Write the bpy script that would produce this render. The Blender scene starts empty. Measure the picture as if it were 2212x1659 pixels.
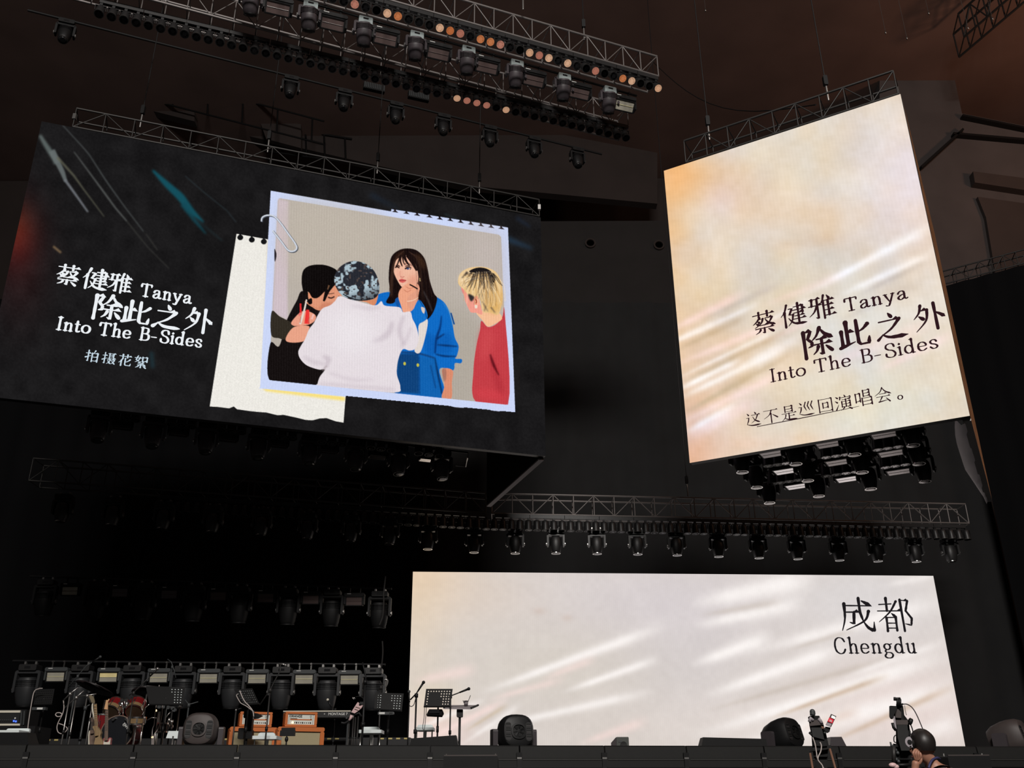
import bpy, bmesh, math, random
import numpy as np
from mathutils import Vector, Matrix, Quaternion
random.seed(7); np.random.seed(7)
R = math.radians
S = bpy.context.scene
COL = S.collection

# ---------------------------------------------------------------- camera, world, lights, exposure
F, PITCH, ROLL, EYE = 2037.12, R(23.66), R(-0.2365), 1.3
_r0, _u0 = Vector((1, 0, 0)), Vector((0, -math.sin(PITCH), math.cos(PITCH)))
FWD = Vector((0, math.cos(PITCH), math.sin(PITCH)))
RIGHT = _r0 * math.cos(ROLL) + _u0 * math.sin(ROLL)
UP = -_r0 * math.sin(ROLL) + _u0 * math.cos(ROLL)
CAM = Vector((0, 0, EYE))
cd = bpy.data.cameras.new('camera'); cam = bpy.data.objects.new('camera', cd); COL.objects.link(cam)
cd.sensor_fit = 'HORIZONTAL'; cd.sensor_width = 36; cd.lens = F / 2212 * 36; cd.clip_end = 300
cam.matrix_world = Matrix(((RIGHT.x, UP.x, -FWD.x, CAM.x), (RIGHT.y, UP.y, -FWD.y, CAM.y), (RIGHT.z, UP.z, -FWD.z, CAM.z), (0, 0, 0, 1)))
S.camera = cam
w = bpy.data.worlds.new('world'); S.world = w; w.use_nodes = True
w.node_tree.nodes['Background'].inputs[0].default_value = (.9, .75, .7, 1)
w.node_tree.nodes['Background'].inputs[1].default_value = .006
S.view_settings.view_transform = 'Standard'; S.view_settings.look = 'None'
S.view_settings.exposure = 0; S.view_settings.gamma = 1
S.view_settings.use_curve_mapping = False

def lamp(name, loc, target, power, size, color=(1, 1, 1)):
    d = bpy.data.lights.new(name, 'AREA'); d.shape = 'RECTANGLE'; d.size, d.size_y = size; d.energy = power; d.color = color
    o = bpy.data.objects.new(name, d); COL.objects.link(o); o.location = loc
    o.rotation_euler = (Vector(target) - Vector(loc)).to_track_quat('-Z', 'Y').to_euler()
    return o
# arena house lights over the seating behind the photographer, and a warm one high on the right
lamp('house_light', (2, -16, 20.5), (0, 18, 3), 10800, (9, 3), (1, .95, .9))
lamp('house_light_warm', (24, 10, 24), (10, 24, 16), 380, (4, 4), (1, .55, .35))
lamp('house_light_roof', (27, 27, 23), (21, 29, 33), 600, (2, 2), (1, .52, .32))

# ---------------------------------------------------------------- measuring: a picture point to a point in the hall
def ray(px, py): return FWD + RIGHT * ((px - 1106) / F) - UP * ((py - 829.5) / F)
def at(px, py, Y):
    d = ray(px, py); return CAM + d * (Y / d.y)
def atz(px, py, z):
    d = ray(px, py); return CAM + d * ((z - EYE) / d.z)
def onpl(px, py, P, n):
    d = ray(px, py); return CAM + d * ((P - CAM).dot(n) / d.dot(n))
def project(A):
    A = np.asarray(A, float) - np.array(CAM)
    x = A @ np.array(RIGHT); y = A @ np.array(UP); z = A @ np.array(FWD)
    return 1106 + F * x / z, 829.5 - F * y / z

# ---------------------------------------------------------------- materials
def lin(c):
    c = [v / 255 for v in c]
    return tuple(v / 12.92 if v <= .04045 else ((v + .055) / 1.055) ** 2.4 for v in c)
def mat(name, col, rough=.5, metal=0, emit=None, strength=1, noise=None, spec=.4, bump=None):
    m = bpy.data.materials.new(name); m.use_nodes = True
    nt = m.node_tree; b = nt.nodes['Principled BSDF']
    b.inputs['Base Color'].default_value = (*col, 1); b.inputs['Roughness'].default_value = rough
    b.inputs['Metallic'].default_value = metal; b.inputs['Specular IOR Level'].default_value = spec
    if emit: b.inputs['Emission Color'].default_value = (*emit, 1); b.inputs['Emission Strength'].default_value = strength
    if noise or bump:
        tc = nt.nodes.new('ShaderNodeTexCoord')
    if noise:                                   # (scale, amount): uneven colour of the surface itself
        n = nt.nodes.new('ShaderNodeTexNoise'); n.inputs['Scale'].default_value = noise[0]; n.inputs['Detail'].default_value = 4
        nt.links.new(tc.outputs['Object'], n.inputs['Vector'])
        r = nt.nodes.new('ShaderNodeMapRange'); r.inputs['To Min'].default_value = 1 - noise[1]; r.inputs['To Max'].default_value = 1 + noise[1]
        nt.links.new(n.outputs['Fac'], r.inputs['Value'])
        x = nt.nodes.new('ShaderNodeVectorMath'); x.operation = 'SCALE'; x.inputs[0].default_value = col
        nt.links.new(r.outputs['Result'], x.inputs['Scale']); nt.links.new(x.outputs['Vector'], b.inputs['Base Color'])
    if bump:
        n2 = nt.nodes.new('ShaderNodeTexNoise'); n2.inputs['Scale'].default_value = bump[0]
        nt.links.new(tc.outputs['Object'], n2.inputs['Vector'])
        bp = nt.nodes.new('ShaderNodeBump'); bp.inputs['Strength'].default_value = bump[1]; bp.inputs['Distance'].default_value = .01
        nt.links.new(n2.outputs['Fac'], bp.inputs['Height']); nt.links.new(bp.outputs['Normal'], b.inputs['Normal'])
    return m
def emat(name, attr=None, col=None, sample=True, led=0.0, strength=1):
    """picture shown by an LED screen: a colour per vertex, given off as light; led = pitch of the faint pixel columns"""
    m = bpy.data.materials.new(name); m.use_nodes = True; nt = m.node_tree; nt.nodes.clear()
    o = nt.nodes.new('ShaderNodeOutputMaterial'); e = nt.nodes.new('ShaderNodeEmission'); e.inputs['Strength'].default_value = strength
    nt.links.new(e.outputs[0], o.inputs[0])
    if attr:
        a = nt.nodes.new('ShaderNodeAttribute'); a.attribute_name = attr; src = a.outputs['Color']
        if led:
            tc = nt.nodes.new('ShaderNodeTexCoord'); ns = nt.nodes.new('ShaderNodeTexNoise'); ns.inputs['Scale'].default_value = led; ns.inputs['Detail'].default_value = 3
            nt.links.new(tc.outputs['Object'], ns.inputs['Vector'])
            wv = nt.nodes.new('ShaderNodeTexWave'); wv.wave_type = 'BANDS'; wv.bands_direction = 'X'; wv.inputs['Scale'].default_value = 6.2; wv.inputs['Distortion'].default_value = 0
            nt.links.new(tc.outputs['Object'], wv.inputs['Vector'])
            ad = nt.nodes.new('ShaderNodeMath'); ad.operation = 'MULTIPLY_ADD'; ad.inputs[1].default_value = .05; ad.inputs[2].default_value = .97
            nt.links.new(ns.outputs['Fac'], ad.inputs[0])
            a2 = nt.nodes.new('ShaderNodeMath'); a2.operation = 'MULTIPLY_ADD'; a2.inputs[1].default_value = .025; nt.links.new(wv.outputs['Fac'], a2.inputs[0]); nt.links.new(ad.outputs[0], a2.inputs[2])
            x = nt.nodes.new('ShaderNodeVectorMath'); x.operation = 'SCALE'
            nt.links.new(src, x.inputs[0]); nt.links.new(a2.outputs[0], x.inputs['Scale']); src = x.outputs['Vector']
        nt.links.new(src, e.inputs['Color'])
    else: e.inputs['Color'].default_value = (*col, 1)
    m.cycles.emission_sampling = 'AUTO' if sample else 'NONE'
    return m
M = dict(
    black=mat('black_paint', (.0065, .0065, .007), .5, spec=.3), plastic=mat('fixture_plastic', (.013, .0126, .013), .45, bump=(60, .15)),
    dark=mat('dark_housing', (.0042, .0042, .0045), .6, spec=.25), grey=mat('grey_housing', (.042, .046, .048), .5), pale=mat('pale_base', (.24, .28, .28), .5),
    brownish=mat('floor_fixture_shell', (.052, .041, .039), .55, noise=(9, .15)), shell=mat('taupe_shell', (.045, .038, .042), .42),
    alu=mat('truss_aluminium', (.17, .155, .15), .55, .7, noise=(8, .3)), aludark=mat('dimmed_tube', (.036, .034, .033), .5, .5, noise=(8, .3)),  # aludark: darker metal, also dims the truss length that light misses
    chrome=mat('chrome', (.75, .74, .72), .22, 1), steel=mat('steel', (.35, .34, .33), .35, .9),
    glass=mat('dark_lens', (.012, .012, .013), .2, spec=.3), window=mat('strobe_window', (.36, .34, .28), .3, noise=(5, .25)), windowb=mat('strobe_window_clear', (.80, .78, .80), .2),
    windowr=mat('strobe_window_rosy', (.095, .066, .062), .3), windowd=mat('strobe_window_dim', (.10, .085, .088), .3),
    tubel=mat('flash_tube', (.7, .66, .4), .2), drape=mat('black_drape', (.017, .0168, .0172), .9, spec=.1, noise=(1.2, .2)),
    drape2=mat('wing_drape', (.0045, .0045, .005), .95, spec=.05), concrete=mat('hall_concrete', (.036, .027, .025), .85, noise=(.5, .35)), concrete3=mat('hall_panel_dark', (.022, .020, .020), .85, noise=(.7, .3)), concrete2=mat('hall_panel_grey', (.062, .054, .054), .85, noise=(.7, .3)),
    roof=mat('roof_deck', (.12, .078, .068), .9, noise=(.3, .4)), floorm=mat('arena_floor', (.03, .03, .032), .8), deck=mat('stage_deck', (.012, .012, .013), .6),
    panel=mat('stage_edge_panel', (.0115, .0115, .0112), .65, spec=.2, noise=(14, .12), bump=(120, .05)), panelseam=mat('panel_seam', (.035, .034, .032), .5), orange=mat('orange_vinyl', (.52, .135, .025), .5, noise=(60, .12)),
    cream=mat('cream_panel', (.66, .68, .62), .45), wovencloth=mat('speaker_cloth', (.36, .31, .19), .8, noise=(120, .3)), white=mat('white_seat', (.72, .78, .78), .4),
    red=mat('red_lacquer', (.15, .008, .010), .2), fade=mat('amber_fade', (.20, .13, .065), .25), maple=mat('maple_wood', (.62, .36, .19), .4, noise=(12, .2)), rosewood=mat('rosewood', (.16, .11, .085), .5),
    rose=mat('rose_lacquer', (.38, .10, .11), .3), ivory=mat('ivory_guard', (.66, .62, .52), .35), tan=mat('tan_wood', (.28, .19, .10), .45, noise=(6, .3)), olive=mat('olive_wood', (.16, .13, .08), .5),
    yellow=mat('hazard_tape', (.50, .40, .15), .5), pink=mat('pink_pickguard', (.62, .42, .42), .4), cable=mat('pale_cable', (.42, .37, .35), .5), cablek=mat('black_cable', (.02, .02, .02), .5),
    skin=mat('skin', (.34, .165, .11), .5), hair=mat('black_hair', (.014, .011, .010), .45, noise=(60, .3)), shirt=mat('brown_black_cotton', (.035, .026, .025), .85, bump=(30, .2)), trousers=mat('dark_trousers', (.02, .02, .025), .85),
    lanyard=mat('navy_lanyard', (.03, .03, .09), .6), copper=mat('copper_leg', (.20, .105, .07), .4, .3), drumhead=mat('tom_head_underside', (.055, .038, .022), .35), basshead=mat('bass_drum_head', (.008, .009, .012), .35),
    fabric=mat('grey_lining', (.30, .27, .28), .8), casegrey=mat('box_side', (.30, .27, .29), .6), green=mat('box_front', (.05, .055, .05), .5), cymbal=mat('dark_cymbal', (.014, .009, .010), .5), print_=mat('print_black', (.01, .01, .01), .6), printw=mat('print_white', (.6, .6, .58), .6),
    lensamber=mat('glowing_amber_lens', (.3, .15, .08), .3, emit=lin((205, 120, 70)), strength=.5), lenspale=mat('glowing_pale_lens', (.4, .3, .22), .3, emit=lin((225, 175, 140)), strength=.5), lensrose=mat('glowing_rose_lens', (.3, .15, .12), .3, emit=lin((190, 125, 105)), strength=.5),
    lenswhite=mat('glowing_white_lens', (.6, .58, .5), .3, emit=lin((245, 236, 220)), strength=.9), blueled=mat('blue_led', (0, 0, .1), .3, emit=(.05, .12, 1), strength=3), warmled=mat('pilot_lamp', (.5, .3, .1), .3, emit=(1, .75, .35), strength=2.5), redled=mat('red_led', (.2, 0, 0), .3, emit=(1, .3, .2), strength=1.5),
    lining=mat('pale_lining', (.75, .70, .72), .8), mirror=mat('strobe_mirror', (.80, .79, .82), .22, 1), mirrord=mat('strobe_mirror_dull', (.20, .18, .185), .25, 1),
    taupe=mat('pale_taupe_shell', (.055, .046, .051), .4),
    slate=mat('slate_housing', (.022, .023, .025), .5),
    gleam=mat('strobe_gleam', (.85, .72, .36), .25, noise=(4, .3)),  # a gold gleam painted as the pane's own colour
)

# ---------------------------------------------------------------- mesh building
class MB:
    def __init__(s): s.v = []; s.f = []; s.m = []; s.mi = 0
    def add(s, vs, fs):
        o = len(s.v); s.v += [tuple(v) for v in vs]; s.f += [tuple(i + o for i in f) for f in fs]; s.m += [s.mi] * len(fs)
    def box(s, c, d, rot=None, taper=1):
        c = Vector(c); h = [x / 2 for x in d]; vs = []
        for z in (-1, 1):
            k = taper if z > 0 else 1
            for x, y in ((-1, -1), (1, -1), (1, 1), (-1, 1)):
                p = Vector((x * h[0] * k, y * h[1] * k, z * h[2])); vs.append(c + (rot @ p if rot else p))
        s.add(vs, [(0, 3, 2, 1), (4, 5, 6, 7), (0, 1, 5, 4), (1, 2, 6, 5), (2, 3, 7, 6), (3, 0, 4, 7)])
    def rbox(s, c, d, b, rot=None, seg=3, axis='y'):
        """box with its outline rounded in the plane across axis"""
        hx, hy, hz = d[0] / 2, d[1] / 2, d[2] / 2; pts = []
        a0, a1 = {'y': (hx, hz), 'z': (hx, hy), 'x': (hy, hz)}[axis]
        for sx, sy, st in ((1, 1, 0), (-1, 1, 90), (-1, -1, 180), (1, -1, 270)):
            for k in range(seg + 1):
                t = R(st + 90 * k / seg); pts.append((sx * (a0 - b) + b * math.cos(t), sy * (a1 - b) + b * math.sin(t)))
        h = {'y': hy, 'z': hz, 'x': hx}[axis]
        mk = {'y': lambda p, q, r: (p, r, q), 'z': lambda p, q, r: (p, q, r), 'x': lambda p, q, r: (r, p, q)}[axis]
        n = len(pts); c = Vector(c); vs = []
        for e in (-h, h): vs += [c + ((rot @ Vector(mk(p, q, e))) if rot else Vector(mk(p, q, e))) for p, q in pts]
        fs = [tuple(range(n)), tuple(range(2 * n - 1, n - 1, -1))] + [(i, i + n, (i + 1) % n + n, (i + 1) % n) for i in range(n)]
        s.add(vs, fs)
    def tube(s, pts, r, n=8, caps=True):
        pts = [Vector(p) for p in pts]; rs = list(np.interp(np.linspace(0, 1, len(pts)), np.linspace(0, 1, len(r)), r)) if isinstance(r, (list, tuple)) else [r] * len(pts); o = len(s.v); prev = None; rings = []
        for i, p in enumerate(pts):
            t = (pts[min(i + 1, len(pts) - 1)] - pts[max(i - 1, 0)]).normalized()
            if prev is None: a = t.orthogonal().normalized()
            else: a = (prev - t * prev.dot(t)); a = a.normalized() if a.length > 1e-6 else t.orthogonal().normalized()
            prev = a; b = t.cross(a); rings.append([p + (a * math.cos(2 * math.pi * k / n) + b * math.sin(2 * math.pi * k / n)) * rs[i] for k in range(n)])
        vs = [v for rg in rings for v in rg]
        fs = [(i * n + k, i * n + (k + 1) % n, (i + 1) * n + (k + 1) % n, (i + 1) * n + k) for i in range(len(pts) - 1) for k in range(n)]
        if caps: fs += [tuple(range(n - 1, -1, -1)), tuple((len(pts) - 1) * n + k for k in range(n))]
        s.add(vs, fs)
    def lathe(s, prof, mtx=None, n=20, sx=1, sy=1, pw=None, ring=False):
        """profile of (radius, height) pairs turned about z; pw: roundness exponent for squarish bodies"""
        vs = []
        for r, h in prof:
            for k in range(n):
                t = 2 * math.pi * k / n; c, q = math.cos(t), math.sin(t)
                if pw: c = math.copysign(abs(c) ** pw, c); q = math.copysign(abs(q) ** pw, q)
                p = Vector((r * c * sx, r * q * sy, h)); vs.append(mtx @ p if mtx else p)
        fs = [(i * n + k, i * n + (k + 1) % n, (i + 1) * n + (k + 1) % n, (i + 1) * n + k) for i in range(len(prof) - 1) for k in range(n)]
        if ring: m = len(prof) - 1; fs += [(m * n + k, m * n + (k + 1) % n, (k + 1) % n, k) for k in range(n)]
        elif prof[0][0] > 1e-5: fs.append(tuple(range(n - 1, -1, -1)))
        if not ring and prof[-1][0] > 1e-5: fs.append(tuple((len(prof) - 1) * n + k for k in range(n)))
        s.add(vs, fs)
    def prism(s, poly, d, mtx=None):
        """closed outline (x, z) given depth d along y"""
        n = len(poly); vs = [Vector((x, y, z)) for y in (-d / 2, d / 2) for x, z in poly]
        if mtx: vs = [mtx @ v for v in vs]
        s.add(vs, [tuple(range(n)), tuple(range(2 * n - 1, n - 1, -1))] + [(i, i + n, (i + 1) % n + n, (i + 1) % n) for i in range(n)])
    def sphere(s, c, r, sx=1, sy=1, sz=1, n=12, m=8):
        s.lathe([(math.sin(math.pi * i / m) * r, -math.cos(math.pi * i / m) * r) for i in range(m + 1)], Matrix.Translation(c) @ Matrix.Diagonal((sx, sy, sz, 1)), n)
    def mesh(s, name, mats, smooth=False):
        me = bpy.data.meshes.new(name); me.from_pydata(s.v, [], s.f)
        for m in (mats if isinstance(mats, (list, tuple)) else [mats]): me.materials.append(M[m] if isinstance(m, str) else m)
        if len(me.materials) > 1: me.polygons.foreach_set('material_index', s.m)
        if smooth: me.shade_smooth()
        me.validate(); return me
    def build(s, name, mats, parent=None, smooth=False, **k):
        o = bpy.data.objects.new(name, s.mesh(name, mats, smooth)); COL.objects.link(o)
        if parent: o.parent = parent
        if smooth == 'auto':
            bm = bmesh.new(); bm.from_mesh(o.data)
            for e in bm.edges: e.smooth = len(e.link_faces) == 2 and e.calc_face_angle(0) < .6
            bm.to_mesh(o.data); bm.free()
        tag(o, **k); return o
def tag(o, label=None, cat=None, group=None, kind=None):
    for k, v in (('label', label), ('category', cat), ('group', group), ('kind', kind)):
        if v: o[k] = v
    return o
def thing(name, label, cat, loc=(0, 0, 0), rz=0, group=None, scale=1):
    o = bpy.data.objects.new(name, None); COL.objects.link(o); o.location = loc; o.rotation_euler = (0, 0, rz); o.scale = (scale,) * 3
    o.empty_display_size = .1
    return tag(o, label, cat, group)
KIDS = {}
def copy_tree(o, loc, rz=None, scale=None, label=None, group=None):
    def cp(x, par):
        c = x.copy(); COL.objects.link(c)
        if par: c.parent = par
        for ch in x.children: cp(ch, c)
        return c
    c = cp(o, None); c.location = loc
    if rz is not None: c.rotation_euler = (0, 0, rz)
    if scale: c.scale = (scale,) * 3
    return tag(c, label, None, group)
_u = MB(); _u.tube([(0, 0, 0), (0, 0, 1)], 1, 8); UNIT = {}
def rod(name, p, q, r, m, parent, **k):
    """a straight tube as an object; all rods of one material share one mesh"""
    if m not in UNIT: UNIT[m] = _u.mesh('tube', m, True)
    o = bpy.data.objects.new(name, UNIT[m]); COL.objects.link(o); p, q = Vector(p), Vector(q); d = q - p
    o.parent = parent; o.location = p; o.rotation_mode = 'QUATERNION'; o.rotation_quaternion = d.to_track_quat('Z', 'Y'); o.scale = (r, r, d.length)
    return tag(o, **k)
def nth(i):
    w = 'first second third fourth fifth sixth seventh eighth ninth tenth eleventh twelfth'.split()
    if i < 12: return w[i]
    n = i + 1; return f"{n}{'th' if 10 < n % 100 < 20 else {1: 'st', 2: 'nd', 3: 'rd'}.get(n % 10, 'th')}"
def rotx(a): return Matrix.Rotation(a, 4, 'X')
def roty(a): return Matrix.Rotation(a, 4, 'Y')
def rotz(a): return Matrix.Rotation(a, 4, 'Z')
T = Matrix.Translation
# ---------------------------------------------------------------- the hall
DECK = EYE + .33
LIP0, LIP1 = Vector((-9.2, 12.55, 0)), Vector((10.2, 14.95, 0))
LDIR = (LIP1 - LIP0).normalized(); LN = Vector((LDIR.y, -LDIR.x, 0))
def struct(name, mb, m, parent=None, **k): return mb.build(name, m, parent, kind='structure' if not parent else None, **k)
b = MB(); b.box((0, 15, -.1), (70, 90, .2)); struct('floor', b, 'floorm')
b = MB(); b.box((0, 15, 33.2), (70, 90, .3)); struct('ceiling', b, 'roof')
b = MB(); b.box((0, 44, 16), (70, .5, 34)); wb = struct('wall_back', b, 'concrete')
b = MB(); b.box((-32, 15, 16), (.5, 60, 34)); struct('wall_left', b, 'concrete')
b = MB(); b.box((34, 15, 16), (.5, 60, 34)); struct('wall_right', b, 'concrete')
# stage platform
b = MB(); a0, a1 = LIP0 + LDIR * -8, LIP1 + LDIR * 1.3
o_ = LN * -.12
poly = [a0 + o_, a1 + o_, Vector((a1.x, 27.5, 0)), Vector((a0.x, 27.5, 0))]
vs = [Vector((p.x, p.y, z)) for z in (0.01, DECK) for p in poly]
b.add(vs, [(0, 3, 2, 1), (4, 5, 6, 7)] + [(i, (i + 1) % 4, (i + 1) % 4 + 4, i + 4) for i in range(4)])
b.build('stage_platform', 'deck', label='black stage platform running the whole width behind the edge panels', cat='stage')
# portholes panel behind the drapes
PY = 40
b = MB(); p, q = at(1150, 478, PY), at(1520, 506, PY); lo = at(1150, 760, PY).z
b.box(((p.x + q.x) / 2, PY + .15, (p.z + lo) / 2), (q.x - p.x + 8, .3, p.z - lo)); pan = struct('trim_1', b, 'concrete3')
for i, (px, py) in enumerate(((1275, 527), (1423, 531))):
    c = at(px, py, PY); b = MB(); mt = T(c) @ rotx(R(90)); b.lathe([(.27, 0), (.27, .12), (.19, .12), (.19, 0)], mt, 24, ring=True); r_ = b.build('porthole_ring', 'concrete', pan, 'auto')
    b = MB(); b.lathe([(.19, .02), (.001, .02)], mt, 24); b.build('porthole_glass', 'dark', pan)
# black backdrop drape and the wing drape hung from the side truss
def drape(name, p, q, z0, z1, m, amp, wl, label, cat='curtain'):
    d = Vector((q[0] - p[0], q[1] - p[1], 0)); L = d.length; d.normalize(); nn = Vector((-d.y, d.x, 0)); n = int(L / wl * 6); vs, fs = [], []
    ph = [random.uniform(.6, 1.5) for _ in range(n + 1)]; acc = 0
    for i in range(n + 1):
        acc += ph[i] * 2 * math.pi / 6; a = amp * (math.sin(acc) + .4 * math.sin(acc * .37))
        for k in range(5):
            z = z0 + (z1 - z0) * k / 4; pt = Vector((p[0], p[1], 0)) + d * (L * i / n) + nn * (a * (1.25 - .25 * k / 4)); vs.append((pt.x, pt.y, z))
    for i in range(n):
        for k in range(4): fs.append((i * 5 + k, (i + 1) * 5 + k, (i + 1) * 5 + k + 1, i * 5 + k + 1))
    b = MB(); b.add(vs, fs); return b.build(name, m, smooth=True, label=label, cat=cat)
DY = 26.4
topz = at(1300, 640, DY).z
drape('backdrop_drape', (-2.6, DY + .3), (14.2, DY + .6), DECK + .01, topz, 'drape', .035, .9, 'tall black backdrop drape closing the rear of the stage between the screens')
drape('backdrop_drape', (-19, DY), (-2.4, DY), DECK + .01, topz, 'drape2', .035, .9, 'backdrop drape toned darker for shade behind the band gear at left')  # shade behind the wide screen is put into this darker cloth colour
p = at(2042, 613, 26); q = atz(2260, 556, p.z)
drape('wing_drape', (p.x, p.y), (q.x + 2.5, q.y - 2.5 * (p.y - q.y) / (q.x - p.x)), .02, p.z - .06, 'drape2', .03, .8, 'black wing drape right of the stage under the faint side truss')
WINGP, WINGQ = p, q
# grey upper tiers of the hall at the right
def slab(name, pts, Y, d, m, parent=None):
    P = [at(x, y, Y) for x, y in pts]; b = MB(); n = len(P); vs = [Vector((v.x, v.y + k, v.z)) for k in (0, d) for v in P]
    b.add(vs, [tuple(range(n)), tuple(range(2 * n - 1, n - 1, -1))] + [(i, i + n, (i + 1) % n + n, (i + 1) % n) for i in range(n)])
    return struct(name, b, m, parent)
slab('trim_2', [(1900, 120), (2062, 170), (2078, 245), (2330, 295), (2330, 640), (1900, 640)], 36, .6, 'concrete2')
slab('trim_3', [(2102, 370), (2330, 400), (2330, 428), (2106, 394)], 35.6, .4, 'concrete')
t4 = slab('trim_4', [(2080, 246), (2330, 296), (2330, 300), (2080, 250)], 35.7, .3, 'dark')
slab('trim_5', [(2060, 285), (2330, 308), (2330, 313), (2060, 289)], 35.7, .3, 'dark')
slab('trim_6', [(2080, 276), (2083, 279), (1992, 362), (1989, 358)], 35.7, .3, 'dark')
slab('trim_7', [(2112, 425), (2330, 455), (2330, 600), (2150, 590), (2130, 470)], 35.8, .2, 'concrete')
# left balcony: fascia panels and a rail with posts
slab('trim_8', [(-90, 38), (210, 120), (420, 185), (420, 262), (210, 210), (-90, 128)], 38, .5, 'concrete')
slab('trim_9', [(520, 150), (1000, 250), (1420, 330), (1420, 440), (1000, 400), (520, 290)], 40, .5, 'concrete')
slab('trim_10', [(560, 258), (650, 268), (650, 320), (575, 300)], 39, .3, 'concrete')
def bars(name, label, cat, lines, Y, r, m):
    P = [(at(a, b_, Y), at(c, d, Y)) for a, b_, c, d in lines]; o = thing(name, label, cat, P[0][0])
    for i, (p, q) in enumerate(P): rod('rail' if i < 2 else 'post', p - o.location, q - o.location, r, m, o)
    return o
bars('balcony_railing', 'dim balcony railing high on the left wall above the wide screen', 'railing', [(-60, 62, 700, 262), (-60, 118, 700, 312)] + [(x, 62 + (x + 60) * .2632, x - 2, 118 + (x + 60) * .255) for x in range(0, 700, 75)], 37.5, .045, 'dark')
bars('service_catwalk', 'dark service catwalk with rails glimpsed between the wide screen and the lamps', 'catwalk', [(560, 268, 760, 300), (565, 325, 760, 352)] + [(x, 268 + (x - 560) * .16, x + 2, 326 + (x - 565) * .14) for x in (590, 640, 660, 700, 745)] + [(590, 300, 612, 328), (612, 300, 634, 330)], 39.9, .05, 'dark')

# roof steel and thin rigging wires at the upper right
def wires(lst, Y):
    for i, (x, y0, y1) in enumerate(lst): p = at(x, y1, Y); q = at(x + (y0 - y1) * -.0, y0, Y); o = thing('rigging_wire', f'thin pale rigging wire under the roof, {nth(i)} from the left at the upper right', 'wire', p, group='rigging wires under the roof'); rod('wire', (0, 0, 0), (0, 0, 33 - p.z), .008, 'alu', o); b = MB(); b.lathe([(.03, -.06), (.035, 0), (.02, .06)], None, 8); b.build('shackle', 'steel', o, True)
wires([(1524, -20, 22), (1913, 10, 70), (1959, -20, 82), (2006, -20, 28), (2091, -20, 60), (2144, -10, 40)], 27)
# ---------------------------------------------------------------- LED screens
class Canvas:
    """a picture held as colours, filled by outlines and brush strokes; x, y are measured on the photograph"""
    def __init__(s, x0, y0, x1, y1, col):
        s.x0, s.y0 = x0, y0; s.w, s.h = int(x1 - x0) + 1, int(y1 - y0) + 1
        s.a = np.ones((s.h, s.w, 3)) * np.array(col, float); s.mask = np.zeros((s.h, s.w))
    def cov(s, P, pad=2, ss=3):
        P = np.asarray(P, float); bx0 = max(int(P[:, 0].min() - s.x0) - pad, 0); bx1 = min(int(P[:, 0].max() - s.x0) + pad + 1, s.w); by0 = max(int(P[:, 1].min() - s.y0) - pad, 0); by1 = min(int(P[:, 1].max() - s.y0) + pad + 1, s.h)
        if bx1 <= bx0 or by1 <= by0: return None
        W, H = (bx1 - bx0) * ss, (by1 - by0) * ss
        X = bx0 + s.x0 - .5 + (np.arange(W) + .5) / ss; Y = by0 + s.y0 - .5 + (np.arange(H) + .5) / ss; ins = np.zeros((H, W), bool)
        for (x1, y1), (x2, y2) in zip(P, np.roll(P, -1, 0)):
            if y1 == y2: continue
            r = (Y >= min(y1, y2)) & (Y < max(y1, y2))
            if r.any(): xi = x1 + (Y[r] - y1) * (x2 - x1) / (y2 - y1); ins[r] ^= X[None, :] < xi[:, None]
        return ins.reshape(by1 - by0, ss, bx1 - bx0, ss).mean((1, 3)), (slice(by0, by1), slice(bx0, bx1))
    def put(s, c, sl, col, al=1, solid=True):
        c = (c * al)[..., None]; s.a[sl] = s.a[sl] * (1 - c) + np.array(col, float) * c
        if solid: s.mask[sl] = np.maximum(s.mask[sl], c[..., 0])
    def fill(s, P, col, smooth=True, soft=0, al=1):
        if smooth: P = spline(P, True)
        r = s.cov(P, 2 + int(soft * 3))
        if r is None: return
        c, sl = r
        if soft: c = blur(c, soft)
        s.put(c, sl, col, al)
    def stroke(s, pts, wd, col, soft=0, al=1, smooth=True):
        if smooth and len(pts) > 2: pts = spline(pts, False)
        P = np.asarray(pts, float); wd = np.broadcast_to(wd, (2,)) if np.ndim(wd) < 1 or len(wd) == 2 else wd
        ws = np.interp(np.linspace(0, 1, len(P)), np.linspace(0, 1, len(wd)), wd); d = np.gradient(P, axis=0); d /= np.linalg.norm(d, axis=1)[:, None] + 1e-9
        n = np.stack([-d[:, 1], d[:, 0]], 1) * ws[:, None] / 2; s.fill(np.vstack([P + n, (P - n)[::-1]]), col, False, soft, al)
    def sample(s, px, py):
        x = np.clip(px - s.x0, 0, s.w - 1.001); y = np.clip(py - s.y0, 0, s.h - 1.001); i, j = x.astype(int), y.astype(int); fx, fy = (x - i)[..., None], (y - j)[..., None]; a = s.a
        return a[j, i] * (1 - fx) * (1 - fy) + a[j, i + 1] * fx * (1 - fy) + a[j + 1, i] * (1 - fx) * fy + a[j + 1, i + 1] * fx * fy
def blur(c, r):
    k = max(int(r), 1)
    for ax in (0, 1):
        for _ in range(2):
            q = np.cumsum(np.pad(c, [(k + 1, k) if i == ax else (0, 0) for i in (0, 1)], mode='edge'), ax); n = c.shape[ax]
            c = (np.take(q, range(2 * k + 1, 2 * k + 1 + n), ax) - np.take(q, range(n), ax)) / (2 * k + 1)
    return c
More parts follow.
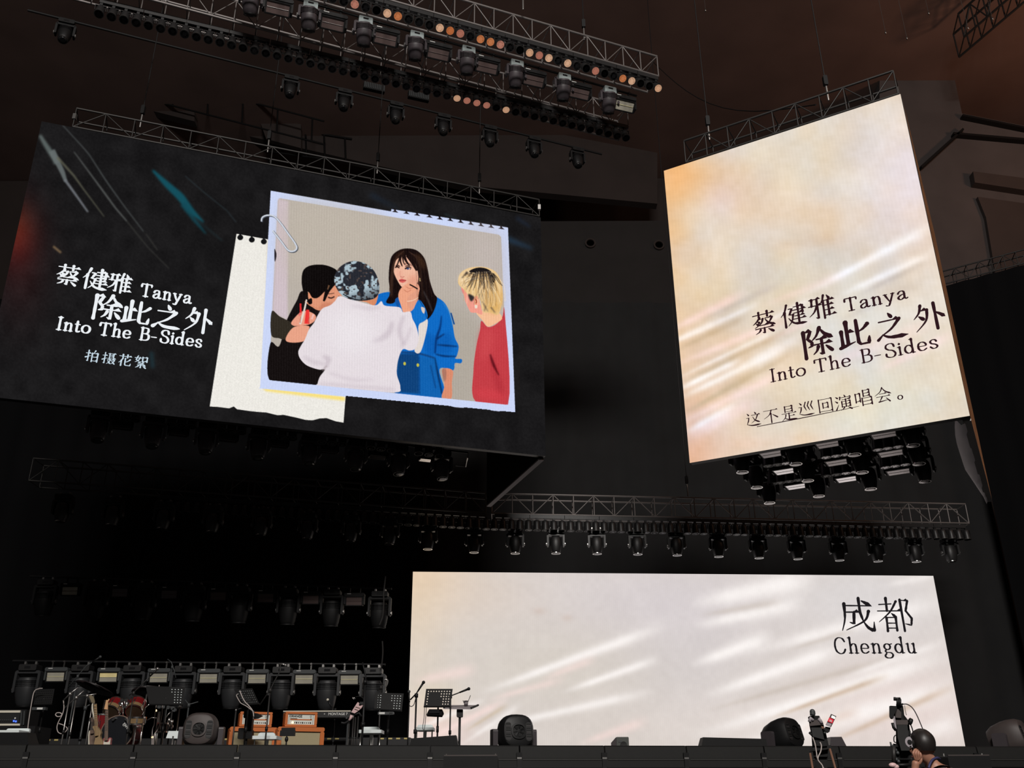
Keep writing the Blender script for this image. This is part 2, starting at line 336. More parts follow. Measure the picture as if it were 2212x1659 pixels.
def spline(P, closed, k=6):
    P = np.asarray(P, float); n = len(P); out = []
    for i in range(n if closed else n - 1):
        p0, p1, p2, p3 = (P[(i - 1) % n], P[i], P[(i + 1) % n], P[(i + 2) % n]) if closed else (P[max(i - 1, 0)], P[i], P[i + 1], P[min(i + 2, n - 1)])
        for t in np.arange(k) / k: out.append(.5 * (2 * p1 + (p2 - p0) * t + (2 * p0 - 5 * p1 + 4 * p2 - p3) * t * t + (3 * p1 - p0 - 3 * p2 + p3) * t ** 3))
    if not closed: out.append(P[-1])
    return np.array(out)
def tolin(a):
    a = np.clip(a / 255, 0, 1); return np.where(a <= .04045, a / 12.92, ((a + .055) / 1.055) ** 2.4)
def vnoise(h, w, cell, seed=0):
    rg = np.random.RandomState(seed); g = rg.rand(int(h / cell) + 3, int(w / cell) + 3); y, x = np.mgrid[0:h, 0:w] / cell; i, j = y.astype(int), x.astype(int); fy, fx = y - i, x - j; fy, fx = fy * fy * (3 - 2 * fy), fx * fx * (3 - 2 * fx)
    return g[i, j] * (1 - fy) * (1 - fx) + g[i + 1, j] * fy * (1 - fx) + g[i, j + 1] * (1 - fy) * fx + g[i + 1, j + 1] * fy * fx
class Screen:
    """a flat LED wall: corners, axes along and down the face, normal towards the hall"""
    def __init__(s, px, P, yaw):
        e = Vector((math.cos(yaw), math.sin(yaw), 0)); s.n = Vector((e.y, -e.x, 0)); s.P = P; s.c = [onpl(x, y, P, s.n) for x, y in px]
        s.ex = e; s.bot = (s.c[2].z + s.c[3].z) / 2; s.top = (s.c[0].z + s.c[1].z) / 2
    def pt(s, px, py, off=.006): return onpl(px, py, s.P + s.n * off, s.n)
    def body(s, name, label, thick=.12):
        loc = (s.c[2] + s.c[3]) / 2 - s.n * thick / 2; s.o = thing(name, label, 'screen', loc); b = MB(); f = [v - s.n * .004 - loc for v in s.c]; k = [v - s.n * thick - loc for v in s.c]
        b.add(f + k, [(0, 1, 2, 3), (7, 6, 5, 4)] + [(i, i + 4, (i + 1) % 4 + 4, (i + 1) % 4) for i in range(4)]); b.build('screen_cabinet', 'black', s.o); s.loc = loc; return s.o
    def face(s, name, cv, nu, nv, m):
        c = np.array([list(v) for v in s.c]); u, v = np.meshgrid(np.linspace(0, 1, nu), np.linspace(0, 1, nv)); u, v = u[..., None], v[..., None]
        A = (c[0] * (1 - u) + c[1] * u) * (1 - v) + (c[3] * (1 - u) + c[2] * u) * v; px, py = project(A.reshape(-1, 3))
        return grid(name, A.reshape(-1, 3) - np.array(s.loc), nu, nv, tolin(cv.sample(px, py)), m, s.o)
def grid(name, A, nu, nv, colr, m, parent, keep=None):
    i = (np.arange(nv - 1)[:, None] * nu + np.arange(nu - 1)[None, :]).ravel()
    if keep is not None: i = i[keep.ravel()]
    q = np.stack([i, i + nu, i + nu + 1, i + 1], 1).astype(np.int32); me = bpy.data.meshes.new(name); me.vertices.add(len(A)); me.vertices.foreach_set('co', A.astype(np.float32).ravel())
    me.loops.add(q.size); me.loops.foreach_set('vertex_index', q.ravel()); me.polygons.add(len(q)); me.polygons.foreach_set('loop_start', np.arange(len(q), dtype=np.int32) * 4); me.update(calc_edges=True)
    at_ = me.attributes.new('glow', 'FLOAT_COLOR', 'POINT'); at_.data.foreach_set('color', np.concatenate([colr, np.ones((len(colr), 1))], 1).astype(np.float32).ravel()); me.materials.append(m)
    if keep is not None:
        bm = bmesh.new(); bm.from_mesh(me); bmesh.ops.delete(bm, geom=[v for v in bm.verts if not v.link_faces], context='VERTS'); bm.to_mesh(me); bm.free()
    o = bpy.data.objects.new(name, me); COL.objects.link(o); o.parent = parent; return o

# ---- lettering drawn stroke by stroke: h bar, v stem, p left sweep, n right sweep, d dot, t rise, k bent stroke, c curve, e ring
GL = {
 'cai': 'h 8 14 92 14;v 32 3 32 25;v 66 3 66 25;p 34 28 20 44 6 54;k 28 34 47 34;p 47 34 38 54 12 70;d 26 43 32 49;d 19 51 26 57;h 56 33 84 33;p 84 34 72 52 52 64;n 56 37 70 56 95 68;h 32 62 66 62;h 14 75 86 75;k 50 75 50 97 42 93;p 34 82 28 90 14 97;d 66 82 84 96',
 'jian': 'p 28 3 18 32 3 50;v 18 34 18 98;k 34 22 48 22 36 48 50 49;p 50 50 44 76 28 95;n 32 62 54 88 99 93;h 54 17 88 17;v 88 17 88 45;h 48 31 99 31;h 54 44 88 44;h 56 57 92 57;h 50 70 97 70;v 71 3 71 86',
 'ya': 'h 8 13 46 13;v 17 13 15 40;h 4 40 50 40;k 36 13 36 95 27 90;p 34 42 22 66 3 82;p 62 3 56 24 44 42;v 58 24 58 99;d 74 5 81 19;h 58 26 97 26;h 58 46 93 46;h 58 66 93 66;h 58 88 99 88;v 76 26 76 88',
 'chu': 'v 11 8 11 99;h 11 9 34 9;k 33 10 22 34 34 48 33 60 22 64;p 62 2 50 28 34 43;n 62 3 76 26 99 43;h 48 41 78 41;h 39 58 92 58;k 64 41 64 94 54 89;p 52 66 46 80 35 90;d 76 67 92 86',
 'ci': 'v 28 6 28 84;v 11 36 11 86;h 28 43 46 43;t 3 93 50 80;p 93 26 78 40 60 48;k 60 6 60 84 66 92 90 92 94 70',
 'zhi': 'd 47 3 55 18;h 14 30 76 30;p 79 30 50 62 12 84;t 4 95 22 78;n 20 78 44 92 98 94',
 'wai': 'p 30 3 22 30 4 50;h 27 23 46 23;p 48 23 40 62 5 97;d 20 43 32 55;v 71 3 71 99;n 71 36 84 46 99 60',
 'pai': 'h 4 28 38 28;k 22 3 22 95 13 90;t 3 64 40 48;p 70 3 66 14 58 25;v 50 26 50 98;h 50 27 90 27;v 90 26 90 98;h 50 58 90 58;h 50 91 90 91',
 'she': 'h 4 28 36 28;k 20 3 20 95 11 90;t 3 64 36 48;h 44 9 98 9;v 54 9 54 50;v 84 9 84 56;h 54 23 84 23;h 54 36 84 36;h 42 51 99 51;h 42 62 64 62;p 64 62 54 84 38 97;n 44 68 54 84 66 95;h 72 62 94 62;p 94 62 84 84 68 97;n 74 68 84 84 99 97',
 'hua': 'h 6 17 94 17;v 32 4 32 28;v 66 4 66 28;p 34 32 24 56 6 74;v 24 54 24 99;p 88 42 72 58 50 70;k 52 34 52 86 58 94 90 94 94 76',
 'xu': 'k 24 2 12 34 40 52;p 38 14 28 40 6 54;h 2 19 46 19;v 58 11 58 47;h 58 12 90 12;v 90 11 90 47;h 58 43 90 43;k 46 50 28 62 56 62;p 66 54 50 70 26 77;h 26 77 74 75;d 64 66 80 81;k 50 77 50 99 43 96;p 34 84 28 91 14 99;d 66 84 86 98',
 'zhe': 'd 62 3 69 15;h 40 23 95 23;p 81 24 66 56 36 78;n 48 34 62 60 93 78;d 12 8 22 21;k 6 38 22 38 18 60 8 80;n 6 82 40 94 99 93',
 'bu': 'h 5 12 95 12;p 56 12 40 44 4 66;v 52 34 52 99;d 62 42 93 66',
 'shi': 'v 27 4 27 43;h 27 5 73 5;v 73 4 73 43;h 27 23 73 23;h 27 40 73 40;h 5 52 95 52;v 50 52 50 90;h 50 70 84 70;p 30 60 24 80 3 99;n 22 80 44 93 99 95',
 'xun': 'k 50 8 40 34 52 66;k 70 8 60 34 72 66;k 92 8 81 34 93 66;d 12 8 22 21;k 6 38 22 38 18 60 8 80;n 6 82 40 94 99 93',
 'hui': 'v 9 7 9 98;h 9 8 91 8;v 91 7 91 98;h 9 92 91 92;v 34 34 34 70;h 34 35 66 35;v 66 34 66 70;h 34 67 66 67',
 'yan': 'd 6 8 18 19;d 2 36 14 47;t 3 95 21 60;d 58 2 63 13;v 32 14 30 29;h 32 18 95 18;d 95 18 88 31;h 42 32 86 32;v 40 44 40 80;h 40 45 89 45;v 89 44 89 80;h 40 62 89 62;h 40 79 89 79;v 64 32 64 80;p 52 84 44 93 30 100;d 74 84 95 99',
 'chang': 'v 6 20 6 75;h 6 21 31 21;v 31 20 31 75;h 6 69 31 69;v 51 3 51 43;h 51 4 86 4;v 86 3 86 43;h 51 23 86 23;h 51 41 86 41;v 42 52 42 99;h 42 53 95 53;v 95 52 95 99;h 42 74 95 74;h 42 95 95 95',
 'hui2': 'p 50 2 36 28 3 50;n 50 2 66 28 99 49;h 30 42 70 42;h 11 60 89 60;k 46 60 27 90;t 22 93 80 86;d 66 72 86 97', 'stop': 'e 18 80 13 13',
 'T': 'k 3 24 4 4 76 4 77 24;v 40 4 40 97;h_ 22 97 58 97', 'a': 'c 10 54 16 44 30 38 44 44 46 60 46 88 54 97 63 93;c 46 62 26 67 9 80 12 94 26 98 46 84', 'n': 'v 15 40 15 97;h_ 2 41 15 41;c 15 56 28 41 44 40 51 56 51 97;h_ 3 97 27 97;h_ 40 97 63 97',
 'y': 'k 9 40 33 97;c 58 40 36 98 24 122 8 120;h_ 0 40 22 40;h_ 46 40 68 40', 'I': 'v 20 3 20 97;h_ 4 3 36 3;h_ 4 97 36 97', 't': 'c 17 18 17 60 17 86 24 97 40 91;h_ 2 40 36 40', 'o': 'e 30 69 27 29', 'h': 'v 15 0 15 97;h_ 2 1 15 1;c 15 56 28 41 44 40 51 56 51 97;h_ 3 97 27 97;h_ 40 97 63 97',
 'e': 'c 8 67 50 67 48 48 32 39 14 46 7 68 14 92 34 98 53 88', 'B': 'v 17 3 17 97;c 4 3 42 3 58 12 56 38 40 47 17 47;c 40 47 64 56 66 84 46 97 4 97', '-': 'h_ 2 66 38 66', 'S': 'c 57 26 52 8 36 1 14 8 8 28 22 44 46 54 60 76 50 96 28 100 8 90 6 72', 'i': 'v 15 40 15 97;d 14 12 15 18;h_ 3 97 27 97;h_ 3 41 15 41',
 'd': 'v 50 0 50 97;h_ 38 1 50 1;e 28 69 22 28;h_ 50 97 62 97', 's': 'c 44 52 38 41 22 39 10 50 16 64 36 73 46 86 38 98 20 99 7 86', 'C': 'c 70 24 58 5 34 0 14 16 7 50 14 84 36 100 58 94 70 74', 'g': 'e 28 58 19 18;c 22 76 14 84 20 93 46 96 58 110 46 127 20 128 8 116 18 101;h_ 42 44 60 40', 'u': 'c 13 40 13 82 22 97 38 97 50 82;v 50 40 50 97;h_ 50 97 62 97;h_ 2 41 13 41;h_ 38 41 50 41'}
GW = dict(T=80, a=64, n=66, y=68, I=40, t=42, o=60, h=66, e=60, B=74, S=66, i=30, d=66, s=54, C=78, g=62, u=66); GW['-'] = 56; GW[' '] = 42
def brush(out, pts, ws):
    P = np.asarray(pts, float); ws = np.asarray(ws, float) * (1 + np.random.uniform(-.12, .12, len(P))); d = np.gradient(P, axis=0); L = np.linalg.norm(d, axis=1)[:, None]; d = d / (L + 1e-9); n = np.stack([-d[:, 1], d[:, 0]], 1) * ws[:, None] / 2
    ca = [P[-1] + d[-1] * ws[-1] / 2 * math.sin(t) + n[-1] * math.cos(t) for t in np.linspace(0, math.pi, 5)]; cb = [P[0] - d[0] * ws[0] / 2 * math.sin(t) - n[0] * math.cos(t) for t in np.linspace(0, math.pi, 5)]
    for i in range(len(P) - 1): out.append([P[i] + n[i], P[i + 1] + n[i + 1], P[i + 1] - n[i + 1], P[i] - n[i]])
    out.append(ca); out.append(cb)
def glyph(code, th):
    out = []
    for st in GL[code].split(';'):
        k, *c = st.split(); P = np.array(list(map(float, c))).reshape(-1, 2)
        stress = lambda Q, lo=.45: th * (lo + (1 - lo) * np.abs(np.gradient(Q, axis=0)[:, 1]) / (np.linalg.norm(np.gradient(Q, axis=0), axis=1) + 1e-9))
        lp = lambda n: np.linspace(P[0], P[-1], n)
        if k == 'h':
            brush(out, lp(5), [th * .5] * 5); x, y = P[-1]; out.append([np.array(v) for v in ((x - 1.9 * th, y), (x - .5 * th, y - 1.0 * th), (x + .6 * th, y + .25 * th))])
        elif k == 'h_': brush(out, lp(4), [th * .5] * 4)
        elif k == 'v': brush(out, lp(6), th * np.array([1.25, 1.05, .95, .95, 1, 1.05]))
        elif k == 'p': brush(out, spline(P, False, 5), th * np.linspace(1.15, .28, (len(P) - 1) * 5 + 1))
        elif k == 'n': q = spline(P, False, 5); brush(out, q, th * np.interp(np.linspace(0, 1, len(q)), [0, .8, 1], [.4, 1.35, .3]))
        elif k == 'd': brush(out, lp(4), th * np.array([.45, .8, 1.15, 1.2]))
        elif k == 't': brush(out, lp(4), th * np.array([1.1, .9, .6, .3]))
        elif k == 'k': q = np.vstack([np.linspace(P[i], P[i + 1], 5)[:-1] for i in range(len(P) - 1)] + [P[-1:]]); w_ = stress(q, .55); w_[-3:] *= (.9, .7, .4); brush(out, q, w_)
        elif k == 'c': q = spline(P, False, 5); brush(out, q, stress(q))
        elif k == 'e': t = np.linspace(0, 2 * math.pi, 25); q = np.stack([P[0, 0] + P[1, 0] * np.cos(t), P[0, 1] + P[1, 1] * np.sin(t)], 1); brush(out, q, stress(q, .5))
    return out
def lettering(sc, name, items, m, off=.009):
    """items: ('c', code, cx, cy, height) single characters, ('w', word, x0, y0, x1, y1, cap height) words, ('q', strokes measured on the photograph)"""
    loc = sc.loc; b = None
    def emit(poly, fn): vs = [fn(*p) for p in poly]; b.add(vs, [tuple(range(len(vs)))])
    def done(): b.build(name, m, sc.o, kind='stuff' if name == 'underline' else None)
    for it in items:
        b = MB()
        if it[0] == 'c':
            _, code, cx, cy, h, th = it; O = sc.pt(cx, cy, off); mpp = (sc.pt(cx, cy + 1, off) - O).length * h / 100
            for poly in glyph(code, th): emit(poly, lambda x, y: O + sc.ex * ((x - 50) * mpp) - Vector((0, 0, (y - 50) * mpp)) - loc)
            done()
        elif it[0] == 'w':
            _, wd, x0, y0, x1, y1, h, th = it; A, B = sc.pt(x0, y0, off), sc.pt(x1, y1, off); tot = sum(GW[c] for c in wd); kx = (B - A).length / tot; ky = (sc.pt((x0 + x1) / 2, (y0 + y1) / 2 + 1, off) - sc.pt((x0 + x1) / 2, (y0 + y1) / 2, off)).length * h / 100; dx = (B - A).normalized(); x = 0
            for c in wd:
                if c != ' ':
                    b = MB()
                    for poly in glyph(c, th): emit(poly, lambda u, v: A + dx * ((x + GW[c] * .08 + u * .86) * kx) - Vector((0, 0, (v - 97) * ky)) - loc)
                    done()
                x += GW[c]
        else:
            for poly in it[1]: emit(poly, lambda x, y: sc.pt(x, y, off) - loc)
            done()

# ---- where the three screens stand
YL, YR, YB = R(19.03), R(-29.6), R(3.6)
L = Screen([(90, 262), (1168, 470), (1179, 985), (-42, 855)], at(90, 262, 14.1), YL)
Rs = Screen([(1434, 369), (1945, 203), (2095, 898), (1490, 1000)], at(1434, 369, 13.9), YR)
B = Screen([(892, 1235), (2016, 1244), (2087, 1622), (879, 1622)], at(892, 1235, 24), YB)
L.body('wide_led_screen', 'wide LED screen hung at left showing a dark title card with a snapshot')
Rs.body('tall_led_screen', 'tall hanging LED screen at right with a glowing cream title card')
B.body('stage_led_wall', 'long low LED wall at the rear of the stage glowing cream with a city name')

# ---- wide screen: dark card with scratches of light
cv = Canvas(-60, 240, 1195, 1005, (26, 25, 26))
cv.a += (vnoise(cv.h, cv.w, 26, 3) - .5)[..., None] * 9 + (vnoise(cv.h, cv.w, 3, 4) - .5)[..., None] * 6
yy, xx = np.mgrid[0:cv.h, 0:cv.w]; xx = xx + cv.x0; yy = yy + cv.y0
cv.a[..., 0] += 52 * np.exp(-(((xx - 30) / 45.) ** 2 + ((yy - 500) / 62.) ** 2)) + 16 * np.exp(-(((xx - 40) / 60.) ** 2 + ((yy - 560) / 120.) ** 2)); cv.a[..., 1] += 10 * np.exp(-(((xx - 30) / 40.) ** 2 + ((yy - 490) / 50.) ** 2))
sk = lambda pts, w_, col, soft=1, al=1: cv.stroke(np.stack([np.interp(np.linspace(0, 1, 16), np.linspace(0, 1, len(pts)), [p[k] for p in pts]) for k in (0, 1)], 1), w_, np.array(col) * .9, soft, al * .9, False)
sk([(86, 292), (98, 312), (118, 342), (124, 352)], (7, 16), (112, 124, 122), 2, .9); sk([(112, 325), (135, 372), (142, 392)], (14, 7), (112, 120, 120), 1); sk([(140, 388), (166, 424), (190, 458)], (6, 4), (120, 124, 130), 1); sk([(124, 340), (160, 380), (180, 408), (225, 468)], (6, 2), (105, 105, 88), 1, .8)
sk([(135, 270), (190, 330), (230, 392), (268, 445), (310, 500)], (2, 3, 2), (92, 98, 98), 1, .8); sk([(160, 328), (200, 382), (250, 450), (274, 478)], (2, 4, 3), (108, 112, 110), 1, .8); sk([(274, 478), (320, 535), (365, 580)], (3, 2), (66, 66, 62), 1, .7); sk([(315, 505), (340, 540)], 3, (70, 70, 66), 1, .6)
sk([(330, 368), (360, 398), (390, 425), (412, 455), (440, 480)], (5, 13, 17, 14, 3), (22, 92, 108), 2); sk([(395, 440), (420, 475), (445, 505)], (14, 3), (22, 80, 94), 2, .8); sk([(400, 380), (440, 415), (490, 455), (510, 480)], 2, (52, 66, 72), 1, .7); sk([(420, 470), (480, 520)], 3, (40, 62, 68), 2, .6)
sk([(115, 532), (122, 538), (132, 546)], 5, (150, 122, 88), 1, .8); sk([(1080, 505), (1105, 520), (1150, 537)], (8, 12, 5), (40, 62, 84), 4, .9); sk([(800, 420), (860, 452)], (10, 4), (34, 48, 66), 5, .7); sk([(960, 462), (1000, 480)], 3, (44, 66, 72), 2, .6); sk([(1115, 470), (1145, 490)], (8, 6), (34, 44, 62), 3, .7); sk([(327, 760), (330, 795)], 8, (34, 62, 72), 3, .8)
led_dark = emat('led_dark_card', 'glow', sample=False, led=9)
L.face('title_card', cv, 560, 320, led_dark)

# ---- the snapshot with torn paper and clip shown on it
K = 640 / 2042
def C(*a): return [(540 + a[i] * K, 400 + a[i + 1] * K) for i in range(0, len(a), 2)]
pc = Canvas(445, 400, 1125, 922, (20, 20, 22)); fl = pc.fill; st = pc.stroke
# torn note paper
tear = [(453, 878), (470, 879), (495, 882), (505, 878), (512, 884), (540, 888), (560, 890), (575, 891), (600, 897), (612, 896), (640, 902), (660, 907), (675, 908), (690, 904), (705, 903), (725, 910), (742, 913)]
fl([(511, 505), (600, 521), (760, 560), (747, 850)] + tear[::-1], (236, 233, 226), False)
n_ = vnoise(pc.h, pc.w, 1.6, 9); pc.a += ((n_ - .5) * 14)[..., None] * (pc.mask > .5)[..., None]
for x, y in ((519, 513), (544, 518), (570, 522)): fl([(x + 6.5 * math.cos(t), y + 6 * math.sin(t)) for t in np.linspace(0, 6.1, 14)], (18, 18, 20), False); fl([(x - 2, y - 8), (x + 2, y - 8), (x + 2, y), (x - 2, y)], (18, 18, 20), False)
fl([(566, 838), (745, 857), (745, 866), (640, 853), (575, 845)], (250, 222, 110), False, 2, .9)
fl([(586, 520), (573, 840), (566, 838), (578, 522)], (206, 196, 176), False, 2, .6)
# white frame with perforated tabs
fl(C(143, 38, 972, 181, 975, 165, 1778, 292, 1828, 1562, 70, 1392), (203, 214, 246), False)
for x, y in ((1000, 180), (1078, 191), (1152, 203), (1236, 216), (1308, 230), (1380, 240), (1452, 253), (1522, 266), (1592, 276), (1662, 287), (1732, 296)): fl(C(x - 9, y - 17, x + 3, y - 16, x + 7, y - 4, x + 23, y + 10, x - 22, y + 3, x - 6, y - 5), (30, 22, 26), False)
# the snapshot itself
fl(C(205, 90, 1715, 341, 1731, 358, 1779, 1495, 1765, 1513, 148, 1345, 131, 1325, 192, 105), (184, 175, 165), False)
sub = pc.cov(C(205, 90, 1715, 341, 1731, 358, 1779, 1495, 1765, 1513, 148, 1345, 131, 1325, 192, 105)); SN = np.zeros((pc.h, pc.w)); SN[sub[1]] = sub[0]
fl(C(195, 95, 265, 108, 262, 500, 258, 700, 262, 930, 155, 880), (206, 190, 197), False, 2); fl(C(1500, 320, 1730, 360, 1760, 900, 1550, 900), (196, 184, 180), True, 25, .6); fl(C(900, 900, 1560, 900, 1560, 1480, 1300, 1470), (170, 162, 150), True, 20, .6); fl(C(280, 110, 900, 220, 880, 560, 300, 640), (192, 182, 168), True, 25, .6)
fl(C(168, 440, 182, 470, 180, 505, 170, 525), (40, 34, 40))
# dark-clothed crew at the left
fl(C(370, 730, 320, 800, 262, 910, 245, 960, 200, 1110, 140, 1090, 131, 1338, 300, 1362, 480, 1388, 560, 1250, 520, 850), (22, 17, 17)); fl(C(150, 870, 205, 905, 290, 950, 308, 985, 280, 1030, 240, 1062, 200, 1055, 146, 1030), (50, 44, 36))
fl(C(402, 735, 440, 690, 560, 680, 612, 700, 632, 760, 600, 800, 575, 822, 500, 860, 450, 855, 410, 810), (222, 150, 118)); fl(C(500, 815, 580, 812, 600, 835, 480, 865), (206, 128, 98), True, 2); st(C(538, 772, 560, 778, 582, 768), 3.0, (60, 35, 30)); st(C(530, 750, 560, 748, 580, 744), 2.0, (70, 42, 34), 0, .7); st(C(610, 762, 618, 772), 1.5, (80, 50, 40)); fl(C(402, 745, 420, 738, 440, 785, 432, 800, 412, 780), (228, 150, 112)); st(C(380, 800, 420, 830, 470, 855), 3, (214, 140, 108))
fl(C(358, 690, 356, 640, 366, 590, 395, 562, 440, 549, 500, 548, 555, 562, 600, 590, 608, 640, 592, 680, 575, 700, 545, 740, 515, 800, 512, 760, 520, 730, 470, 775, 430, 775, 402, 735, 375, 760), (16, 12, 12)); fl(C(402, 790, 425, 780, 428, 815, 405, 820), (16, 12, 12)); st(C(532, 706, 520, 755, 508, 800), (7, 4), (18, 13, 13)); st(C(545, 690, 535, 720), (4, 2), (140, 100, 70), 0, .7)
fl(C(245, 1062, 300, 980, 400, 970, 405, 1000, 380, 1070, 290, 1085), (232, 162, 134)); fl(C(285, 945, 345, 878, 395, 868, 450, 895, 446, 935, 400, 962, 330, 970, 300, 968), (234, 158, 132)); st(C(348, 815, 350, 880), 4, (216, 40, 44)); st(C(398, 858, 392, 955), (7, 11), (234, 54, 52)); st(C(390, 788, 372, 870, 345, 958), (3, 5), (226, 214, 204)); st(C(350, 880, 340, 900), 5, (235, 120, 110)); st(C(438, 890, 425, 925), 4, (240, 190, 180)); st(C(350, 905, 345, 950), 1.5, (190, 110, 90)); st(C(410, 910, 402, 950), 1.5, (190, 105, 90))
# standing woman: coat, arm, hair, face
fl(C(850, 815, 880, 755, 970, 738, 1000, 790, 1150, 780, 1260, 765, 1330, 800, 1368, 860, 1396, 960, 1412, 1050, 1438, 1110, 1428, 1170, 1415, 1195, 1456, 1198, 1462, 1215, 1450, 1228, 1412, 1228, 1400, 1276, 1306, 1270, 1330, 1470, 1000, 1432, 1010, 1300, 1020, 1180, 990, 1000), (16, 106, 196))
fl(C(1200, 1020, 1290, 1040, 1370, 1020, 1395, 1110, 1370, 1160, 1280, 1160, 1220, 1170), (12, 92, 178), True, 4, .8); st(C(1320, 900, 1310, 980, 1285, 1060, 1275, 1160), (2, 5, 3), (8, 52, 116), 1); st(C(1285, 1060, 1340, 1025), (4, 2), (10, 44, 98), 1); st(C(1290, 1100, 1350, 1105, 1430, 1112), (2, 4, 2), (10, 50, 106), 1); st(C(1280, 1165, 1340, 1178, 1420, 1180), (2, 4, 2), (9, 48, 104), 1); st(C(1330, 810, 1372, 870, 1400, 960), (2, 4), (66, 140, 206), 1, .6); st(C(1385, 880, 1408, 960), 3, (10, 70, 140))
fl(C(1020, 1160, 1165, 1160, 1172, 1440, 1000, 1428), (16, 66, 122), False, 2); fl(C(1170, 1180, 1275, 1190, 1330, 1470, 1165, 1452), (18, 98, 176), False, 2); st(C(1040, 1150, 1160, 1160, 1275, 1192), (3, 4, 3), (20, 62, 116), 1); st(C(1275, 1190, 1295, 1300, 1325, 1440), (2, 4, 3), (8, 46, 96), 1); st(C(1245, 1240, 1280, 1400), 2, (12, 60, 120), 1); st(C(1165, 1180, 1168, 1440), 2, (12, 60, 120), 1)
for x, y in ((1066, 1230), (1157, 1240)): fl([(540 + (x + 9 * math.cos(t)) * K, 400 + (y + 12 * math.sin(t)) * K) for t in np.linspace(0, 6, 10)], (196, 190, 70))
fl(C(1325, 1270, 1396, 1276, 1392, 1360, 1388, 1468, 1322, 1466, 1340, 1380), (218, 140, 110)); fl(C(1325, 1270, 1350, 1272, 1352, 1330, 1335, 1350), (130, 96, 90), True, 1, .5)
fl(C(1165, 962, 1222, 925, 1216, 1010, 1176, 1148, 1134, 1142, 1160, 1050), (226, 215, 208))
fl(C(962, 545, 980, 485, 1030, 446, 1090, 436, 1150, 450, 1200, 500, 1225, 580, 1240, 660, 1268, 745, 1290, 782, 1266, 870, 1222, 922, 1206, 890, 1196, 800, 1040, 780, 985, 815, 938, 806, 965, 745, 956, 650), (24, 14, 14)); fl(C(1140, 470, 1190, 510, 1210, 580, 1180, 560), (72, 46, 26), True, 4, .8); fl(C(1010, 480, 1060, 455, 1040, 510, 1000, 530), (70, 40, 24), True, 4, .7)
fl(C(1060, 690, 1155, 680, 1170, 770, 1130, 850, 1095, 870, 1070, 820), (226, 158, 130)); fl(C(990, 545, 1020, 505, 1060, 482, 1100, 500, 1140, 545, 1158, 610, 1155, 670, 1120, 700, 1075, 715, 1040, 695, 1010, 645, 992, 600), (238, 184, 158)); fl(C(1090, 640, 1150, 620, 1150, 690, 1100, 705), (226, 156, 130), True, 5, .8); fl(C(1010, 600, 1040, 590, 1050, 620, 1020, 640), (240, 172, 150), True, 4, .7)
st(C(1004, 556, 1020, 552, 1034, 562), 2, (50, 28, 26)); st(C(1002, 568, 1016, 562, 1030, 572), (2, 4, 2), (60, 34, 30)); st(C(1070, 560, 1088, 556, 1112, 572), 2, (45, 24, 24)); st(C(1068, 578, 1086, 568, 1108, 580), (3, 4, 2), (42, 26, 28)); fl(C(1080, 572, 1094, 570, 1096, 580, 1082, 582), (60, 70, 110)); st(C(1095, 574, 1104, 577), 1.6, (230, 220, 225)); st(C(1064, 545, 1090, 540, 1118, 556), 2.2, (80, 40, 34), 1, .8); st(C(1038, 590, 1032, 618, 1046, 628), 1.4, (200, 140, 118), 1, .7); st(C(1036, 630, 1050, 635, 1064, 629), 1.8, (196, 112, 98), 0, .9)
fl(C(1026, 655, 1046, 644, 1056, 648, 1078, 656, 1056, 672, 1036, 668), (216, 98, 92)); st(C(1028, 657, 1050, 656, 1076, 657), 1.4, (140, 48, 52)); st(C(1010, 490, 1030, 500, 1016, 545, 1000, 570), (4, 2), (34, 20, 18)); st(C(1040, 480, 1036, 520, 1050, 560), (6, 2), (34, 20, 18)); st(C(1060, 478, 1075, 520, 1100, 556), (8, 2), (30, 17, 16)); st(C(1090, 480, 1120, 530, 1150, 590), (12, 4), (28, 16, 15)); st(C(1050, 480, 1058, 530, 1070, 550), (4, 1), (36, 22, 18)); st(C(1170, 640, 1172, 662), 1.8, (216, 190, 130))
for i in range(10): x = 1085 + i * 8; y = 800 - i * 2.6 + 6 * math.sin(i / 9 * math.pi); fl([(540 + (x + 3 * math.cos(t)) * K, 400 + (y + 3 * math.sin(t)) * K) for t in np.linspace(0, 6, 7)], (250, 232, 205))
fl(C(1160, 800, 1180, 690, 1220, 700, 1270, 840, 1230, 920, 1210, 890), (22, 13, 13)); st(C(1195, 730, 1230, 800, 1255, 870), (2, 3, 2), (78, 74, 76), 1, .7); fl(C(1000, 790, 1040, 770, 1030, 830, 1020, 850), (20, 84, 160)); fl(C(1165, 790, 1210, 850, 1220, 920, 1150, 955, 1120, 900, 1130, 850), (20, 112, 200)); st(C(1165, 790, 1200, 850, 1218, 915), 1.5, (10, 64, 130)); fl(C(1180, 840, 1205, 850, 1200, 885, 1185, 870), (216, 200, 190))
fl(C(1060, 880, 1042, 835, 1022, 765, 1040, 712, 1090, 676, 1128, 686, 1148, 704, 1136, 730, 1090, 770, 1084, 820, 1106, 872), (236, 164, 132)); st(C(1060, 720, 1085, 735, 1110, 722), 1.6, (196, 120, 94), 0, .8); st(C(1075, 700, 1100, 712, 1125, 704), 1.4, (196, 120, 94), 0, .8); st(C(1100, 684, 1130, 700, 1156, 716), 2.8, (18, 14, 16), 0, 1)
